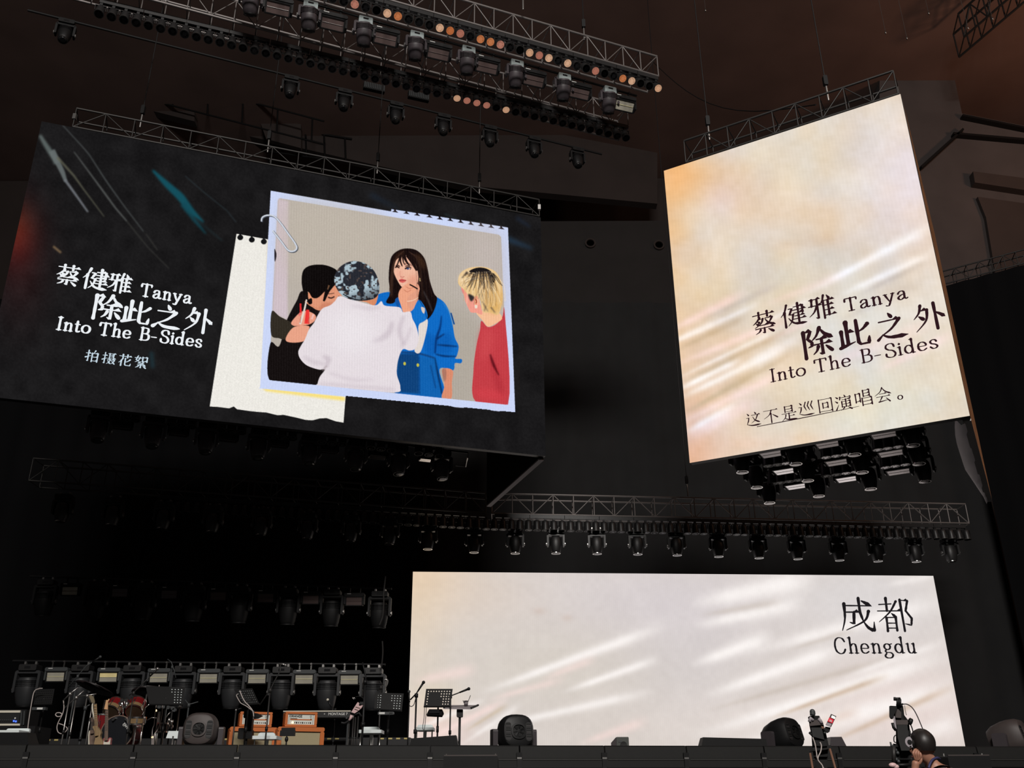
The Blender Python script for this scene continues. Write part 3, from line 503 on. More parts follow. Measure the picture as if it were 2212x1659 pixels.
# blond person in red
fl(C(1595, 935, 1640, 978, 1700, 955, 1740, 905, 1756, 880, 1779, 1510, 1553, 1488, 1540, 1280, 1560, 1110, 1585, 1000), (196, 62, 70)); fl(C(1650, 1180, 1700, 1250, 1750, 1400, 1745, 1470, 1700, 1420), (178, 48, 58), True, 4, .7); st(C(1655, 1165, 1680, 1240, 1715, 1310), (4, 6, 2), (104, 20, 30), 1); fl(C(1600, 1000, 1680, 1020, 1660, 1150, 1590, 1200), (206, 74, 80), True, 8, .8); fl(C(1580, 1400, 1740, 1430, 1745, 1480, 1580, 1465), (216, 66, 76), True, 5, .5)
fl(C(1560, 868, 1700, 878, 1730, 895, 1735, 925, 1690, 955, 1640, 975, 1605, 935), (244, 190, 150)); fl(C(1455, 700, 1500, 720, 1560, 750, 1590, 830, 1600, 890, 1560, 880, 1524, 877, 1512, 862, 1500, 838, 1484, 800, 1478, 770), (240, 156, 140)); fl(C(1538, 770, 1562, 762, 1582, 790, 1575, 830, 1556, 838), (244, 150, 128)); st(C(1552, 782, 1562, 800, 1556, 815), 1.8, (130, 30, 20)); fl(C(1550, 828, 1564, 826, 1566, 846, 1552, 848), (236, 224, 206)); st(C(1460, 712, 1470, 745), 2.5, (216, 110, 110), 1, .7)
fl(C(1434, 660, 1450, 608, 1500, 574, 1570, 562, 1640, 570, 1700, 604, 1735, 680, 1742, 780, 1728, 850, 1708, 893, 1660, 880, 1612, 876, 1596, 840, 1588, 790, 1560, 762, 1540, 775, 1515, 770, 1470, 715, 1442, 690), (232, 196, 140)); fl(C(1440, 650, 1460, 605, 1530, 575, 1500, 640, 1480, 710), (240, 212, 172), True, 3, .8); fl(C(1640, 740, 1730, 740, 1720, 860, 1650, 875), (218, 168, 92), True, 5, .7)
fl(C(1510, 595, 1560, 570, 1620, 572, 1668, 600, 1692, 645, 1680, 672, 1650, 650, 1630, 640, 1600, 650, 1570, 610), (26, 22, 24)); 
for a in ((1580, 620, 1630, 700), (1620, 630, 1655, 720), (1655, 640, 1672, 700), (1590, 650, 1615, 720), (1530, 600, 1490, 650), (1500, 600, 1460, 640), (1640, 640, 1690, 730)): st(C(*a), (6, 1.2), (30, 24, 24), 1, .85)
for a in ((1585, 700, 1612, 800), (1600, 800, 1640, 870), (1660, 840, 1690, 880), (1575, 740, 1590, 790), (1625, 830, 1615, 870)): st(C(*a), (3, 5, 1.5), (66, 60, 58), 1, .75)
for i in range(16): x = 1470 + i * 17; st(C(x, 600 + abs(i - 6) * 6, x + 12 + i, 700, x + 4 + i * 2, 800 + (i % 3) * 18), (2, 1.2), ((206, 160, 96), (246, 222, 184))[i % 2], 0, .5)
rg = np.random.RandomState(4)
for i in range(110):
    u = rg.rand(); x0 = 1560 + rg.rand() * 110; y0 = 590 + rg.rand() * 60; x1 = 1450 + u * 285; y1 = (700 if u < .3 else 830 if u < .5 else 860) - rg.rand() * 90; xm = (x0 + x1) / 2 + (u - .5) * 60; ym = y0 + (y1 - y0) * .45
    if u > .12 and u < .3: y1 = min(y1, 735)
    st(C(x0, y0, xm, ym, x1, y1), (1.6, 1.1), ((214, 172, 112), (248, 226, 190), (196, 150, 92), (240, 206, 150), (110, 90, 70))[rg.randint(5)], 0, .45)
for i in range(20): u = rg.rand(); x0 = 1540 + u * 140; st(C(x0, 585 + abs(u - .5) * 50, x0 + (u - .4) * 60, 640 + rg.rand() * 40, x0 + (u - .45) * 120, 690 + rg.rand() * 60), (3, .8), (34, 28, 28), 0, .55)
for i in range(40): u = rg.rand(); x1 = 970 + u * 290; st(C(1085 + (u - .5) * 60, 450 + abs(u - .5) * 40, 1020 + u * 190, 540, x1, 760 + rg.rand() * 60) if u > .62 else C(1060, 452, 985 + u * 20, 540, 958 + u * 40, 720 + rg.rand() * 60), (1.2, .8), (58, 38, 30), 0, .5)
fl(C(1505, 750, 1545, 770, 1530, 800, 1515, 790), (52, 46, 46), True, 1)
# white hooded figure in front, bandana
fl(C(622, 765, 585, 800, 552, 828, 500, 850, 468, 895, 440, 950, 406, 995, 380, 1060, 350, 1110, 333, 1150, 346, 1196, 392, 1242, 470, 1270, 515, 1272, 482, 1320, 467, 1365, 476, 1384, 700, 1402, 1000, 1428, 1036, 1390, 1012, 1300, 1020, 1210, 1052, 1132, 1100, 1140, 1140, 1125, 1163, 1060, 1146, 975, 1120, 920, 1105, 872, 1055, 875, 1030, 842, 930, 830, 905, 800, 862, 828, 740, 800), (228, 219, 224))
for pts, w_, al in (((980, 940, 960, 1010, 900, 1060, 840, 1072), (8, 14, 6), .5), ((1060, 900, 1030, 1000, 1060, 1100), (6, 10, 6), .5), ((520, 1260, 540, 1200, 500, 1180), (4, 12, 4), .6), ((370, 1180, 440, 1220, 510, 1230), (6, 10, 6), .4), ((1040, 1120, 1080, 1060, 1110, 980), (8, 5), .4), ((480, 1370, 700, 1385, 1000, 1410), (8, 8), .35), ((700, 830, 820, 850, 900, 840), (4, 9, 4), .4), ((540, 1290, 700, 1340, 860, 1340), (5, 8, 3), .3)): st(C(*pts), w_, (190, 176, 186), 3, al)
fl(C(560, 900, 800, 880, 860, 1100, 600, 1150), (236, 230, 234), True, 20, .7); st(C(520, 1268, 500, 1275, 530, 1245), 3, (170, 156, 160), 1, .7); fl(C(750, 796, 848, 786, 882, 742, 878, 786, 856, 828, 800, 806), (216, 138, 100))
hd = C(582, 670, 596, 595, 645, 545, 715, 523, 800, 542, 860, 598, 890, 680, 886, 745, 850, 784, 760, 797, 682, 784, 620, 745); fl(hd, (40, 42, 50)); c_, sl = pc.cov(spline(hd, True)); H_, W_ = c_.shape
f1 = vnoise(H_, W_, 15, 5) * .6 + vnoise(H_, W_, 6, 6) * .4; f2 = vnoise(H_, W_, 4, 8); pale = np.clip((f1 - .5) * 14, 0, 1) * np.clip((.78 - f2) * 12, 0, 1); pc.put(c_ * pale, sl, (172, 192, 202)); pc.put(c_ * np.clip((f2 - .72) * 9, 0, 1), sl, (92, 76, 70), .8); yh = np.linspace(-1, 1, H_)[:, None]; xh = np.linspace(-1, 1, W_)[None, :]; pc.put(c_ * np.clip((yh * .8 + xh * .3) * 1.2 - .45, 0, .5), sl, (24, 24, 30)); st(C(640, 750, 700, 780, 770, 793, 850, 780), 2, (18, 18, 24))
# clip
for off_, cc in ((1.4, (70, 74, 84)), (0, (206, 212, 222))):
    ps = C(78, 250, 85, 222, 120, 207, 165, 214, 210, 260, 260, 330, 310, 400, 322, 435, 300, 455, 262, 448, 215, 388, 155, 312); st([(x + off_, y + off_) for x, y in ps], 4.2 if off_ else 3.2, cc)
out_ = (1 - SN)[..., None]; pap = np.array((203, 214, 246)); fr = pc.cov(C(143, 38, 972, 181, 1778, 309, 1828, 1562, 70, 1392)); 
rim = np.zeros((pc.h, pc.w)); inner = pc.cov(C(131, 1343, 1779, 1513, 1835, 1570, 60, 1400)); rim[inner[1]] = inner[0]; pc.a = pc.a * (1 - rim[..., None] * out_) + pap * rim[..., None] * out_
pc.a += (SN * 3 * np.sin(np.arange(pc.w) * 1.15)[None, :])[..., None] + ((vnoise(pc.h, pc.w, 1.3, 12) - .5) * 9)[..., None] * pc.mask[..., None]
gy, gx = np.mgrid[0:pc.h, 0:pc.w]; X_, Y_ = gx.ravel() + pc.x0, gy.ravel() + pc.y0
D = np.array(FWD) + np.outer((X_ - 1106) / F, np.array(RIGHT)) - np.outer((Y_ - 829.5) / F, np.array(UP)); n3 = np.array(L.n); t_ = ((np.array(L.P + L.n * .004) - np.array(CAM)) @ n3) / (D @ n3)
A = np.array(CAM) + D * t_[:, None] - np.array(L.loc); mk = pc.mask; keep = (np.maximum(np.maximum(mk[:-1, :-1], mk[1:, :-1]), np.maximum(mk[:-1, 1:], mk[1:, 1:])) > .3)
led_photo = emat('led_snapshot', 'glow', sample=False, led=30); grid('snapshot_picture', A, pc.w, pc.h, tolin(pc.a.reshape(-1, 3)), led_photo, L.o, keep)
led_white = emat('led_white_letters', col=lin((236, 240, 244)), sample=False); led_cold = emat('led_pale_letters', col=lin((196, 214, 226)), sample=False); led_ink = emat('led_dark_letters', col=lin((46, 24, 30)), sample=False); led_ink2 = emat('led_black_letters', col=lin((30, 27, 30)), sample=False)
lettering(L, 'letter', [('c', 'cai', 147, 594, 44, 10), ('c', 'jian', 206, 603, 46, 10), ('c', 'ya', 259, 611, 43, 10), ('w', 'Tanya', 300, 638, 414, 656, 28, 17), ('c', 'chu', 232, 664, 55, 11), ('c', 'ci', 296, 675, 52, 12), ('c', 'zhi', 362, 684, 52, 12), ('c', 'wai', 429, 692, 52, 11), ('w', 'Into The B-Sides', 119, 711, 437, 750, 28, 17)], led_white)
lettering(L, 'letter', [('c', 'pai', 199, 769, 25, 10), ('c', 'she', 235, 774, 25, 9), ('c', 'hua', 270, 778, 25, 11), ('c', 'xu', 305, 782, 26, 10)], led_cold)

# ---- the two cream screens: a lit wall crossed by leaf shadow and light
def streaks(cv, lst):
    for x1, y1, x2, y2, w_, amt, col in lst:
        w_ = w_ * 1.35; X = np.arange(cv.w)[None, :] + cv.x0; Yg = np.arange(cv.h)[:, None] + cv.y0; d = np.array((x2 - x1, y2 - y1), float); Ln = np.linalg.norm(d); d /= Ln; s = ((X - x1) * d[0] + (Yg - y1) * d[1]) / Ln; t = -(X - x1) * d[1] + (Yg - y1) * d[0]
        k = amt * np.exp(-(t / (w_ * (.55 + .45 * np.clip(s, 0, 1)))) ** 2) * np.clip(np.minimum(s * 3 + .15, (1.05 - s) * 4), 0, 1) ; cv.a += (np.array(col, float) - cv.a) * np.clip(k, 0, 1)[..., None]
W1, PK, DK, DG = (255, 249, 246), (252, 226, 220), (206, 186, 160), (204, 192, 182)
def blobs(cv, lst):
    X = np.arange(cv.w)[None, :] + cv.x0; Yg = np.arange(cv.h)[:, None] + cv.y0
    for x, y, rx, ry, amt, col in lst: cv.a += (np.array(col, float) - cv.a) * (amt * np.exp(-((X - x) / rx) ** 2 - ((Yg - y) / ry) ** 2))[..., None]
cr = Canvas(1425, 190, 2110, 1010, (231, 219, 204)); blobs(cr, [(1440, 420, 60, 320, .9, (243, 190, 128)), (1440, 380, 90, 50, .8, (240, 178, 118)), (1600, 420, 160, 130, .45, (240, 200, 160)), (1560, 430, 45, 40, .5, (236, 208, 200)), (1760, 330, 140, 90, .5, (234, 218, 188)), (1930, 260, 90, 90, .5, (236, 214, 184)), (1975, 400, 120, 170, .85, (238, 222, 224)), (1760, 700, 150, 60, .4, (226, 222, 206)), (1980, 860, 120, 60, .6, (228, 224, 202)), (1850, 470, 200, 60, .35, (226, 210, 204)), (1700, 560, 260, 60, .35, (218, 206, 184)), (1780, 520, 60, 18, .35, (216, 190, 168)), (1700, 530, 40, 14, .3, (220, 192, 168)), (1500, 920, 100, 130, .85, (236, 188, 160)), (1485, 985, 60, 40, .6, (240, 178, 132)), (1800, 880, 240, 90, .6, (232, 222, 198)), (2040, 800, 90, 110, .5, (230, 216, 198)), (1540, 790, 170, 110, .55, (226, 200, 178)), (1800, 620, 200, 60, .4, (222, 208, 190)), (1600, 640, 120, 40, .4, (222, 210, 186)), (1620, 960, 60, 20, .45, (238, 196, 168)), (1540, 560, 90, 60, .4, (236, 216, 196)), (1760, 950, 100, 18, .3, (238, 204, 180))])
streaks(cr, [(1440, 745, 1560, 690, 7, .8, W1), (1460, 845, 1600, 775, 7, .9, W1), (1482, 935, 1600, 870, 9, .9, W1), (1600, 760, 1760, 690, 5, .5, PK), (1730, 640, 2010, 490, 9, .95, W1), (1820, 635, 2020, 545, 9, .9, W1), (1650, 660, 1830, 590, 8, .4, PK), (1440, 718, 1610, 632, 9, .85, PK), (1450, 762, 1620, 680, 7, .7, DK), (1450, 742, 1640, 655, 5, .6, W1), (1455, 790, 1700, 690, 8, .75, PK), (1465, 830, 1700, 715, 6, .75, DK), (1468, 815, 1690, 708, 5, .6, W1), (1465, 862, 1720, 740, 8, .85, W1), (1475, 895, 1640, 800, 7, .7, DK), (1475, 912, 1700, 800, 9, .8, PK), (1480, 950, 1640, 860, 14, .7, PK), (1640, 705, 1760, 640, 6, .5, W1), (1790, 705, 1990, 610, 8, .4, DG), (1760, 800, 2030, 690, 14, .45, PK), (1900, 800, 2060, 720, 9, .7, PK), (1850, 640, 2010, 560, 6, .5, DG), (1600, 790, 1740, 720, 8, .5, W1), (1500, 880, 1700, 770, 5, .6, DK), (1520, 690, 1690, 610, 7, .5, DG)])
g_ = vnoise(cr.h, cr.w, 40, 21) * .5 + vnoise(cr.h, cr.w, 12, 22) * .5; cr.a += ((g_ - .5) * 13)[..., None] * np.array((.8, 1, 1.4)); n2 = vnoise(cr.h, cr.w, 95, 41) * .6 + vnoise(cr.h, cr.w, 45, 42) * .4; cr.a += ((n2 - .5) * 2)[..., None] * np.array((7, -3, -17)); n3_ = vnoise(cr.h, cr.w, 70, 43); cr.a += ((n3_ - .5))[..., None] * np.array((12, 12, 6)); fib = vnoise(cr.h, cr.w // 6 + 4, 2.4, 23).repeat(6, 1)[:, :cr.w]; cr.a += ((fib - .5) * 3)[..., None] - 2
led_cream = emat('led_cream_card', 'glow', led=14); Rs.face('title_card', cr, 300, 340, led_cream)
ul = [[(1635, 921), (1722, 904), (1722, 906), (1635, 922.5)], [(1722, 904), (1800, 888.5), (1800, 890), (1722, 906)], [(1800, 888.5), (1856, 877), (1856, 878), (1800, 890)]]
lettering(Rs, 'letter', [('c', 'cai', 1650, 696, 49, 9), ('c', 'jian', 1713, 680, 50, 9), ('c', 'ya', 1774, 663, 52, 9), ('w', 'Tanya', 1824, 674, 1963, 643, 30, 14), ('c', 'chu', 1765, 739, 63, 11), ('c', 'ci', 1845, 720, 62, 12), ('c', 'zhi', 1924, 703, 59, 11), ('c', 'wai', 2006, 684, 59, 10), ('w', 'Into The B-Sides', 1663, 826, 2030, 749, 30, 13)], led_ink)
lettering(Rs, 'letter', [('c', c_, x, y, h, 8) for c_, x, y, h in (('zhe', 1627, 905, 31), ('bu', 1665, 898, 31), ('shi', 1704, 892, 32), ('xun', 1741, 882, 32), ('hui', 1783, 875, 31), ('yan', 1822, 869, 33), ('chang', 1865, 859, 34), ('hui2', 1907, 853, 33))] + [('c', 'stop', 1955, 846, 34, 8)], led_ink)
lettering(Rs, 'underline', [('q', ul)], led_ink)
cb = Canvas(870, 1225, 2100, 1630, (219, 210, 204)); blobs(cb, [(890, 1240, 130, 90, .75, (236, 206, 172)), (900, 1330, 70, 140, .5, (232, 210, 180)), (1040, 1290, 120, 60, .4, (228, 210, 194)), (1440, 1300, 260, 110, .6, (219, 211, 216)), (1180, 1440, 260, 90, .5, (216, 208, 196)), (1900, 1320, 200, 120, .6, (228, 222, 222)), (1850, 1290, 120, 60, .5, (222, 218, 218)), (930, 1520, 60, 50, .6, (226, 210, 182)), (940, 1580, 80, 50, .6, (246, 214, 206)), (1340, 1580, 200, 50, .4, (218, 208, 200)), (1165, 1320, 14, 8, .4, (206, 184, 172)), (1225, 1335, 12, 8, .4, (208, 188, 176)), (1950, 1530, 190, 100, .55, (244, 222, 217)), (1620, 1560, 200, 60, .4, (244, 232, 226)), (1500, 1420, 140, 120, .35, (212, 206, 210))])
def b8(*r): return [(860 + x1 / 1.784, 1220 + y1 / 1.784, 860 + x2 / 1.784, 1220 + y2 / 1.784, w_ / 1.784, a, c) for x1, y1, x2, y2, w_, a, c in r]
streaks(cb, b8((330, 490, 1010, 240, 17, .9, W1), (640, 490, 1000, 362, 14, .85, W1), (60, 450, 300, 400, 20, .6, PK), (300, 640, 960, 492, 15, .75, W1), (350, 520, 640, 440, 12, .5, PK), (1140, 150, 1600, 50, 34, .9, W1), (1150, 235, 1560, 145, 24, .85, W1), (1170, 195, 1480, 140, 12, .5, DG), (1135, 385, 1440, 275, 24, .9, W1), (1190, 505, 1720, 315, 24, .9, W1), (1370, 335, 2090, 140, 26, .8, W1), (1160, 655, 2110, 350, 26, .9, W1), (1200, 560, 1900, 360, 12, .65, DG), (1300, 700, 2160, 470, 34, .85, W1), (1440, 590, 1880, 430, 10, .8, (206, 182, 160)), (1650, 690, 2140, 470, 12, .75, (210, 186, 166)), (1540, 640, 1780, 560, 18, .5, (226, 200, 186)), (80, 690, 420, 520, 12, .7, PK), (60, 640, 330, 520, 10, .6, W1), (250, 690, 470, 540, 10, .55, W1), (260, 640, 420, 540, 7, .6, DK), (700, 690, 960, 600, 16, .6, PK), (1700, 440, 2100, 300, 14, .6, W1), (1880, 80, 2070, 40, 14, .5, W1), (1900, 690, 2170, 600, 30, .6, W1), (560, 440, 760, 360, 14, .5, PK), (1500, 330, 1760, 250, 10, .5, DG)))
g_ = vnoise(cb.h, cb.w, 40, 31) * .5 + vnoise(cb.h, cb.w, 10, 32) * .5; cb.a += ((g_ - .5) * 8)[..., None] - 3
led_cream2 = emat('led_city_card', 'glow', led=14); B.face('city_card', cb, 420, 140, led_cream2)
Q = []
def q7(kind, *c):
    global Q
    P = np.array([(1760 + c[i] / 7.9, 1260 + c[i + 1] / 7.9) for i in range(0, len(c), 2)]); GL['_'] = kind + ' ' + ' '.join(f'{v:.2f}' for v in P.ravel()); Q.extend(glyph('_', TQ))
TQ = 6.4
q7('h', 490, 380, 950, 385); q7('p', 495, 350, 515, 600, 475, 805); q7('h', 530, 492, 740, 492); q7('k', 668, 492, 672, 690, 600, 665); q7('k', 738, 255, 770, 490, 832, 650); q7('n', 832, 650, 920, 760, 1030, 810); q7('t', 1020, 800, 1014, 660); q7('p', 915, 480, 850, 640, 545, 798); q7('n', 790, 300, 850, 330, 930, 375)
Q1, Q = Q, []
TQ = 5.2
q7('v', 1205, 255, 1232, 470); q7('h_', 1092, 362, 1300, 352); q7('p', 1378, 310, 1280, 490, 1100, 660); q7('h', 1070, 472, 1465, 470); q7('v', 1225, 590, 1250, 815); q7('v', 1380, 575, 1410, 805); q7('h_', 1240, 583, 1385, 583); q7('h_', 1245, 680, 1390, 680); q7('h_', 1255, 765, 1400, 765); q7('d', 1310, 515, 1365, 560); q7('v', 1445, 280, 1540, 815); q7('h', 1445, 288, 1570, 300); q7('k', 1575, 300, 1550, 470, 1655, 600, 1650, 715, 1545, 690); q7('t', 1575, 305, 1560, 440)
lettering(B, 'letter', [('q', Q1), ('q', Q), ('w', 'Chengdu', 1801, 1411, 1983, 1410, 34, 13)], led_ink2)
# ---- the side returns of the two hanging screens
def ret(sc, name, label, px_end, outer, inner, ytop, trim=0):
    n = (-sc.n + sc.ex * trim).normalized(); c0 = sc.c[2] - sc.n * .002; base = Vector((c0.x, c0.y, sc.bot)); e = atz(*px_end, sc.bot); ln = max((e - base).dot(n), .5); o = thing(name, label, 'screen', base + n * ln / 2); b = MB(); ex = sc.ex
    t = .1; vs = []
    for z in (sc.bot + .0, sc.top): vs += [base + n * .13 - ex * t, base + n * .13, base + n * ln, base + n * ln - ex * t]; 
    vs = [Vector((v.x, v.y, z)) - o.location for v, z in zip(vs, [sc.bot] * 4 + [sc.top] * 4)]
    b.add(vs, [(0, 3, 2, 1), (4, 5, 6, 7), (0, 1, 5, 4), (2, 3, 7, 6), (3, 0, 4, 7)]); b.build('screen_cabinet', inner, o)
    b = MB(); b.add([vs[1] + ex * .002, vs[2] + ex * .002, vs[6] + ex * .002, vs[5] + ex * .002], [(0, 1, 2, 3)]); b.build('screen_face', outer, o)
    b = MB(); b.box((0, 0, 0), (ln - .14, t * 1.05, .03), Matrix.Rotation(math.atan2(n.y, n.x), 3, 'Z')); k = b.build('lower_edge_rail', 'fabric' if sc is L else 'steel', o); k.location = Vector((base.x, base.y, sc.bot)) + n * (ln / 2 + .06) - ex * t / 2 - o.location - Vector((0, 0, .015)); return o, base, n, ln
ret(L, 'wide_screen_side_return', 'dark side return folding back behind the right end of the wide screen', (1033, 1090), 'black', 'dark', 985)
m_ = emat('led_brown_return', col=lin((150, 100, 64)), sample=False)
nt = m_.node_tree; tc = nt.nodes.new('ShaderNodeTexCoord'); mp = nt.nodes.new('ShaderNodeMapping'); mp.inputs['Scale'].default_value = (7, 7, .8); ns = nt.nodes.new('ShaderNodeTexNoise'); ns.inputs['Scale'].default_value = 3; ns.inputs['Detail'].default_value = 5; rp = nt.nodes.new('ShaderNodeValToRGB'); rp.color_ramp.elements[0].position = .35; rp.color_ramp.elements[0].color = (*lin((26, 18, 14)), 1); rp.color_ramp.elements[1].position = .7; rp.color_ramp.elements[1].color = (*lin((128, 84, 56)), 1)
nt.links.new(tc.outputs['Object'], mp.inputs[0]); nt.links.new(mp.outputs[0], ns.inputs['Vector']); nt.links.new(ns.outputs['Fac'], rp.inputs[0]); nt.links.new(rp.outputs[0], nt.nodes['Emission'].inputs['Color'])
ro, rb, rn, rl = ret(Rs, 'tall_screen_side_return', 'narrow brown-lit side return along the right edge of the tall screen', (2142, 1080), m_, 'black', 898, -.022)
lo_ = rb + rn * rl / 2 - Rs.ex * .2 - Vector((0, 0, .03)); o = thing('lining_cloth', 'grey lining cloth under the side return at the lower right of the tall screen', 'cloth', lo_); b = MB(); vs = []
for i in range(13):
    t = i / 12; p = rb + rn * (.2 + (rl - .25) * t); wdt = .05 + .16 * math.sin(min(1, t * 2.2 + .35) * math.pi * .5) * min(1, (1.03 - t) * 2.2)
    for k, (s_, z) in enumerate(((.06, -.02), (.06 + wdt * .55, -.05 - .02 * math.sin(i * 1.7)), (.06 + wdt, .06))): q = p - Rs.ex * s_; vs.append(Vector((q.x, q.y, Rs.bot + z)) - lo_)
b.add(vs, [(i * 3 + k, i * 3 + 3 + k, i * 3 + 4 + k, i * 3 + 1 + k) for i in range(12) for k in range(2)]); b.build('cloth_sheet', 'lining', o, True)
# ---------------------------------------------------------------- trusses
def truss(name, label, p0, p1, back, h, nb, m, rc=.024, rb=.011, group=None):
    """box truss: p0-p1 is the front top chord, back the horizontal step to the rear chords, h its height, nb bays"""
    o = thing(name, label, 'truss', (p0 + p1) / 2, group=group); dn = Vector((0, 0, -h)); l = lambda v: v - o.location
    for f in (Vector((0, 0, 0)), back):
        for g in (Vector((0, 0, 0)), dn): rod('chord', l(p0 + f + g), l(p1 + f + g), rc, m, o)
    for i in range(nb + 1):
        a = p0.lerp(p1, i / nb)
        for f in (Vector((0, 0, 0)), back): rod('post', l(a + f), l(a + f + dn), rb * 1.15, m, o)
        rod('post', l(a), l(a + back), rb, m, o); rod('post', l(a + dn), l(a + back + dn), rb, m, o)
        if i < nb:
            c = p0.lerp(p1, (i + 1) / nb); u, v = (a, c) if i % 2 else (c, a)
            rod('brace', l(u), l(v + dn), rb, m, o)
    return o
def hoist(p, top, label, group='hoist chains over the rig'):
    o = thing('hoist_chain', label, 'chain', p, group=group); rod('chain', (0, 0, .5), (0, 0, top - p.z), .010, 'black', o); b = MB(); b.rbox((0, 0, .42), (.07, .07, .2), .02); b.build('motor', 'dark', o); rod('hook', (0, 0, 0), (0, 0, .3), .018, 'steel', o)
# ---------------------------------------------------------------- lamps
def par(tilt, lens):
    """short can lamp on a bracket; tilt from straight down towards the hall"""
    o = thing('par_lamp', '-', 'stage light'); mt = T((0, 0, -.16)) @ rotx(-tilt)
    b = MB(); b.box((0, 0, -.02), (.05, .05, .05)); b.box((0, 0, -.05), (.19, .03, .012))
    for s in (-1, 1): b.box((s * .092, 0, -.105), (.008, .028, .12))
    b.build('bracket', 'black', o)
    b = MB(); b.lathe([(.012, .12), (.05, .115), (.068, .09), (.074, .04), (.078, -.02), (.080, -.11), (.080, -.125)], mt, 14); b.build('can', 'plastic', o, 'auto')
    b = MB(); b.lathe([(.080, -.108), (.088, -.108), (.088, -.132), (.073, -.132)], mt, 16, ring=True); b.build('front_rim', 'aludark', o, 'auto')
    b = MB(); b.lathe([(.074, -.1335), (.001, -.1335)], mt, 14); b.build('lens', lens, o, True)
    return o
def moving_head(base, shell, tilt=0.0, yaw=0.0, ribs=True, rim='aludark', bh=.12, arm=.32, hs=1, yw=.205, glass='glass', bw=.36):
    o = thing('moving_head_light', '-', 'stage light')
    for s in (-1, 1): b = MB(); b.box((s * .11, 0, -.01), (.04, .06, .07)); b.build('clamp', 'steel', o)
    b = MB(); b.rbox((0, 0, -.04 - bh / 2), (bw, .26, bh), .025); b.build('base', base, o); bb = o.children[-1]
    b = MB(); b.box((0, -.132, -.10), (.12, .006, .045)); b.build('display', 'glass', bb)
    b = MB(); b.rbox((0, 0, -.185), (yw * 2 + .02, .15, .06), .025)
    b.build('yoke', shell, o)
    for s in (-1, 1):
        b = MB(); b.rbox((s * yw, 0, -.17 - arm / 2), (.05, .15, arm), .022); b.build('yoke_arm', shell, o); k = o.children[-1]
        b = MB(); b.lathe([(.045, -.015), (.045, .012), (.02, .016), (.001, .016)], T((s * (yw + .033), 0, -.10 - arm)) @ roty(s * R(90)), 10); b.build('pivot_knob', 'steel', k, 'auto')
    mt = T((0, 0, -.10 - arm)) @ rotz(yaw) @ rotx(R(180) - tilt) @ Matrix.Scale(hs, 4)
    b = MB(); b.lathe([(.06, -.185), (.115, -.18), (.14, -.13), (.152, -.02), (.148, .08), (.128, .19), (.112, .235), (.108, .24)], mt, 16, pw=.8); h = b.build('head', shell, o, 'auto')
    if ribs:
        for z in (-.14, -.115, -.09, -.065):
            b = MB(); b.lathe([(.13, z - .006), (.160, z - .005), (.160, z + .005), (.13, z + .006)], mt, 16, pw=.8); b.build('cooling_rib', shell, h)
    b = MB(); b.lathe([(.108, .232), (.119, .232), (.119, .252), (.101, .252)], mt, 18, ring=True); b.build('lens_rim', rim, h, 'auto')
    b = MB(); b.lathe([(.103, .2525), (.06, .2545), (.001, .256)], mt, 16); b.build('lens', glass, h, True)
    return o
def strobe(win, tilt=R(15), frame='grey', tube='tubel', clamp='chrome', gleam=False, wh=.2):
    o = thing('strobe_light', '-', 'stage light')
    for s in (-1, 1):
        b = MB(); b.box((s * .12, 0, .0), (.028, .03, .15)); b.lathe([(.022, -.02), (.022, .02)], T((s * .12, -.02, .06)) @ rotx(R(90)), 8); b.build('clamp', clamp, o)
    b = MB(); b.rbox((0, 0, -.10), (.47, .16, .075), .03); b.build('bracket', frame, o); k = o.children[-1]
    for s in (-1, 1): b = MB(); b.rbox((s * .22, 0, -.20), (.035, .12, .24), .016); b.build('bracket_arm', frame, o)
    b = MB(); b.box((-.12, -.082, -.085), (.09, .004, .014)); b.build('warning_sticker', 'printw', k)
    mt = T((0, 0, -.24)) @ rotx(tilt); r3 = mt.to_3x3(); f = lambda v: mt @ Vector(v)
    b = MB(); b.box(f((0, .02, 0)), (.40, .12, wh + .02), r3)
    for c, d in (((0, -.05, wh / 2), (.40, .03, .02)), ((0, -.05, -wh / 2), (.40, .03, .02)), ((-.19, -.05, 0), (.02, .03, wh)), ((.19, -.05, 0), (.02, .03, wh))): b.box(f(c), d, r3)
    h = b.build('housing', 'black' if frame != 'dark' else 'dark', o)
    for z in (wh * .23, -wh * .23): b = MB(); b.box(f((0, -.042 if wh < .25 else -.064, z)), (.358, .008, wh * .43), r3); b.build('window_pane', 'gleam' if gleam and z > 0 else win, h)
    b = MB(); b.tube([f((-.17, -.05 if wh < .25 else -.066, 0)), f((.17, -.05 if wh < .25 else -.066, 0))], .006, 6); b.build('flash_tube', tube, h)
    return o
class Row:
    """prototypes are placed the first time and copied after that"""
    def __init__(s): s.p = {}
    def __call__(s, key, make, loc, rz, label, group, scale=1):
        if key not in s.p:
            o = make(); s.p[key] = o; o.location = loc; o.rotation_euler = (0, 0, rz); o.scale = (scale,) * 3; o['label'] = label; o['group'] = group; return o
        return copy_tree(s.p[key], loc, rz, scale, label, group)
put = Row()
def onpipe(p, q, px):
    a, b = -1.0, 2.0
    for _ in range(40):
        m = (a + b) / 2
        if project([p.lerp(q, m)])[0][0] < px: a = m
        else: b = m
    return p.lerp(q, a)
BL = -Rs.n; BK = -L.n                                      # horizontal steps to the rear of the two hanging screens

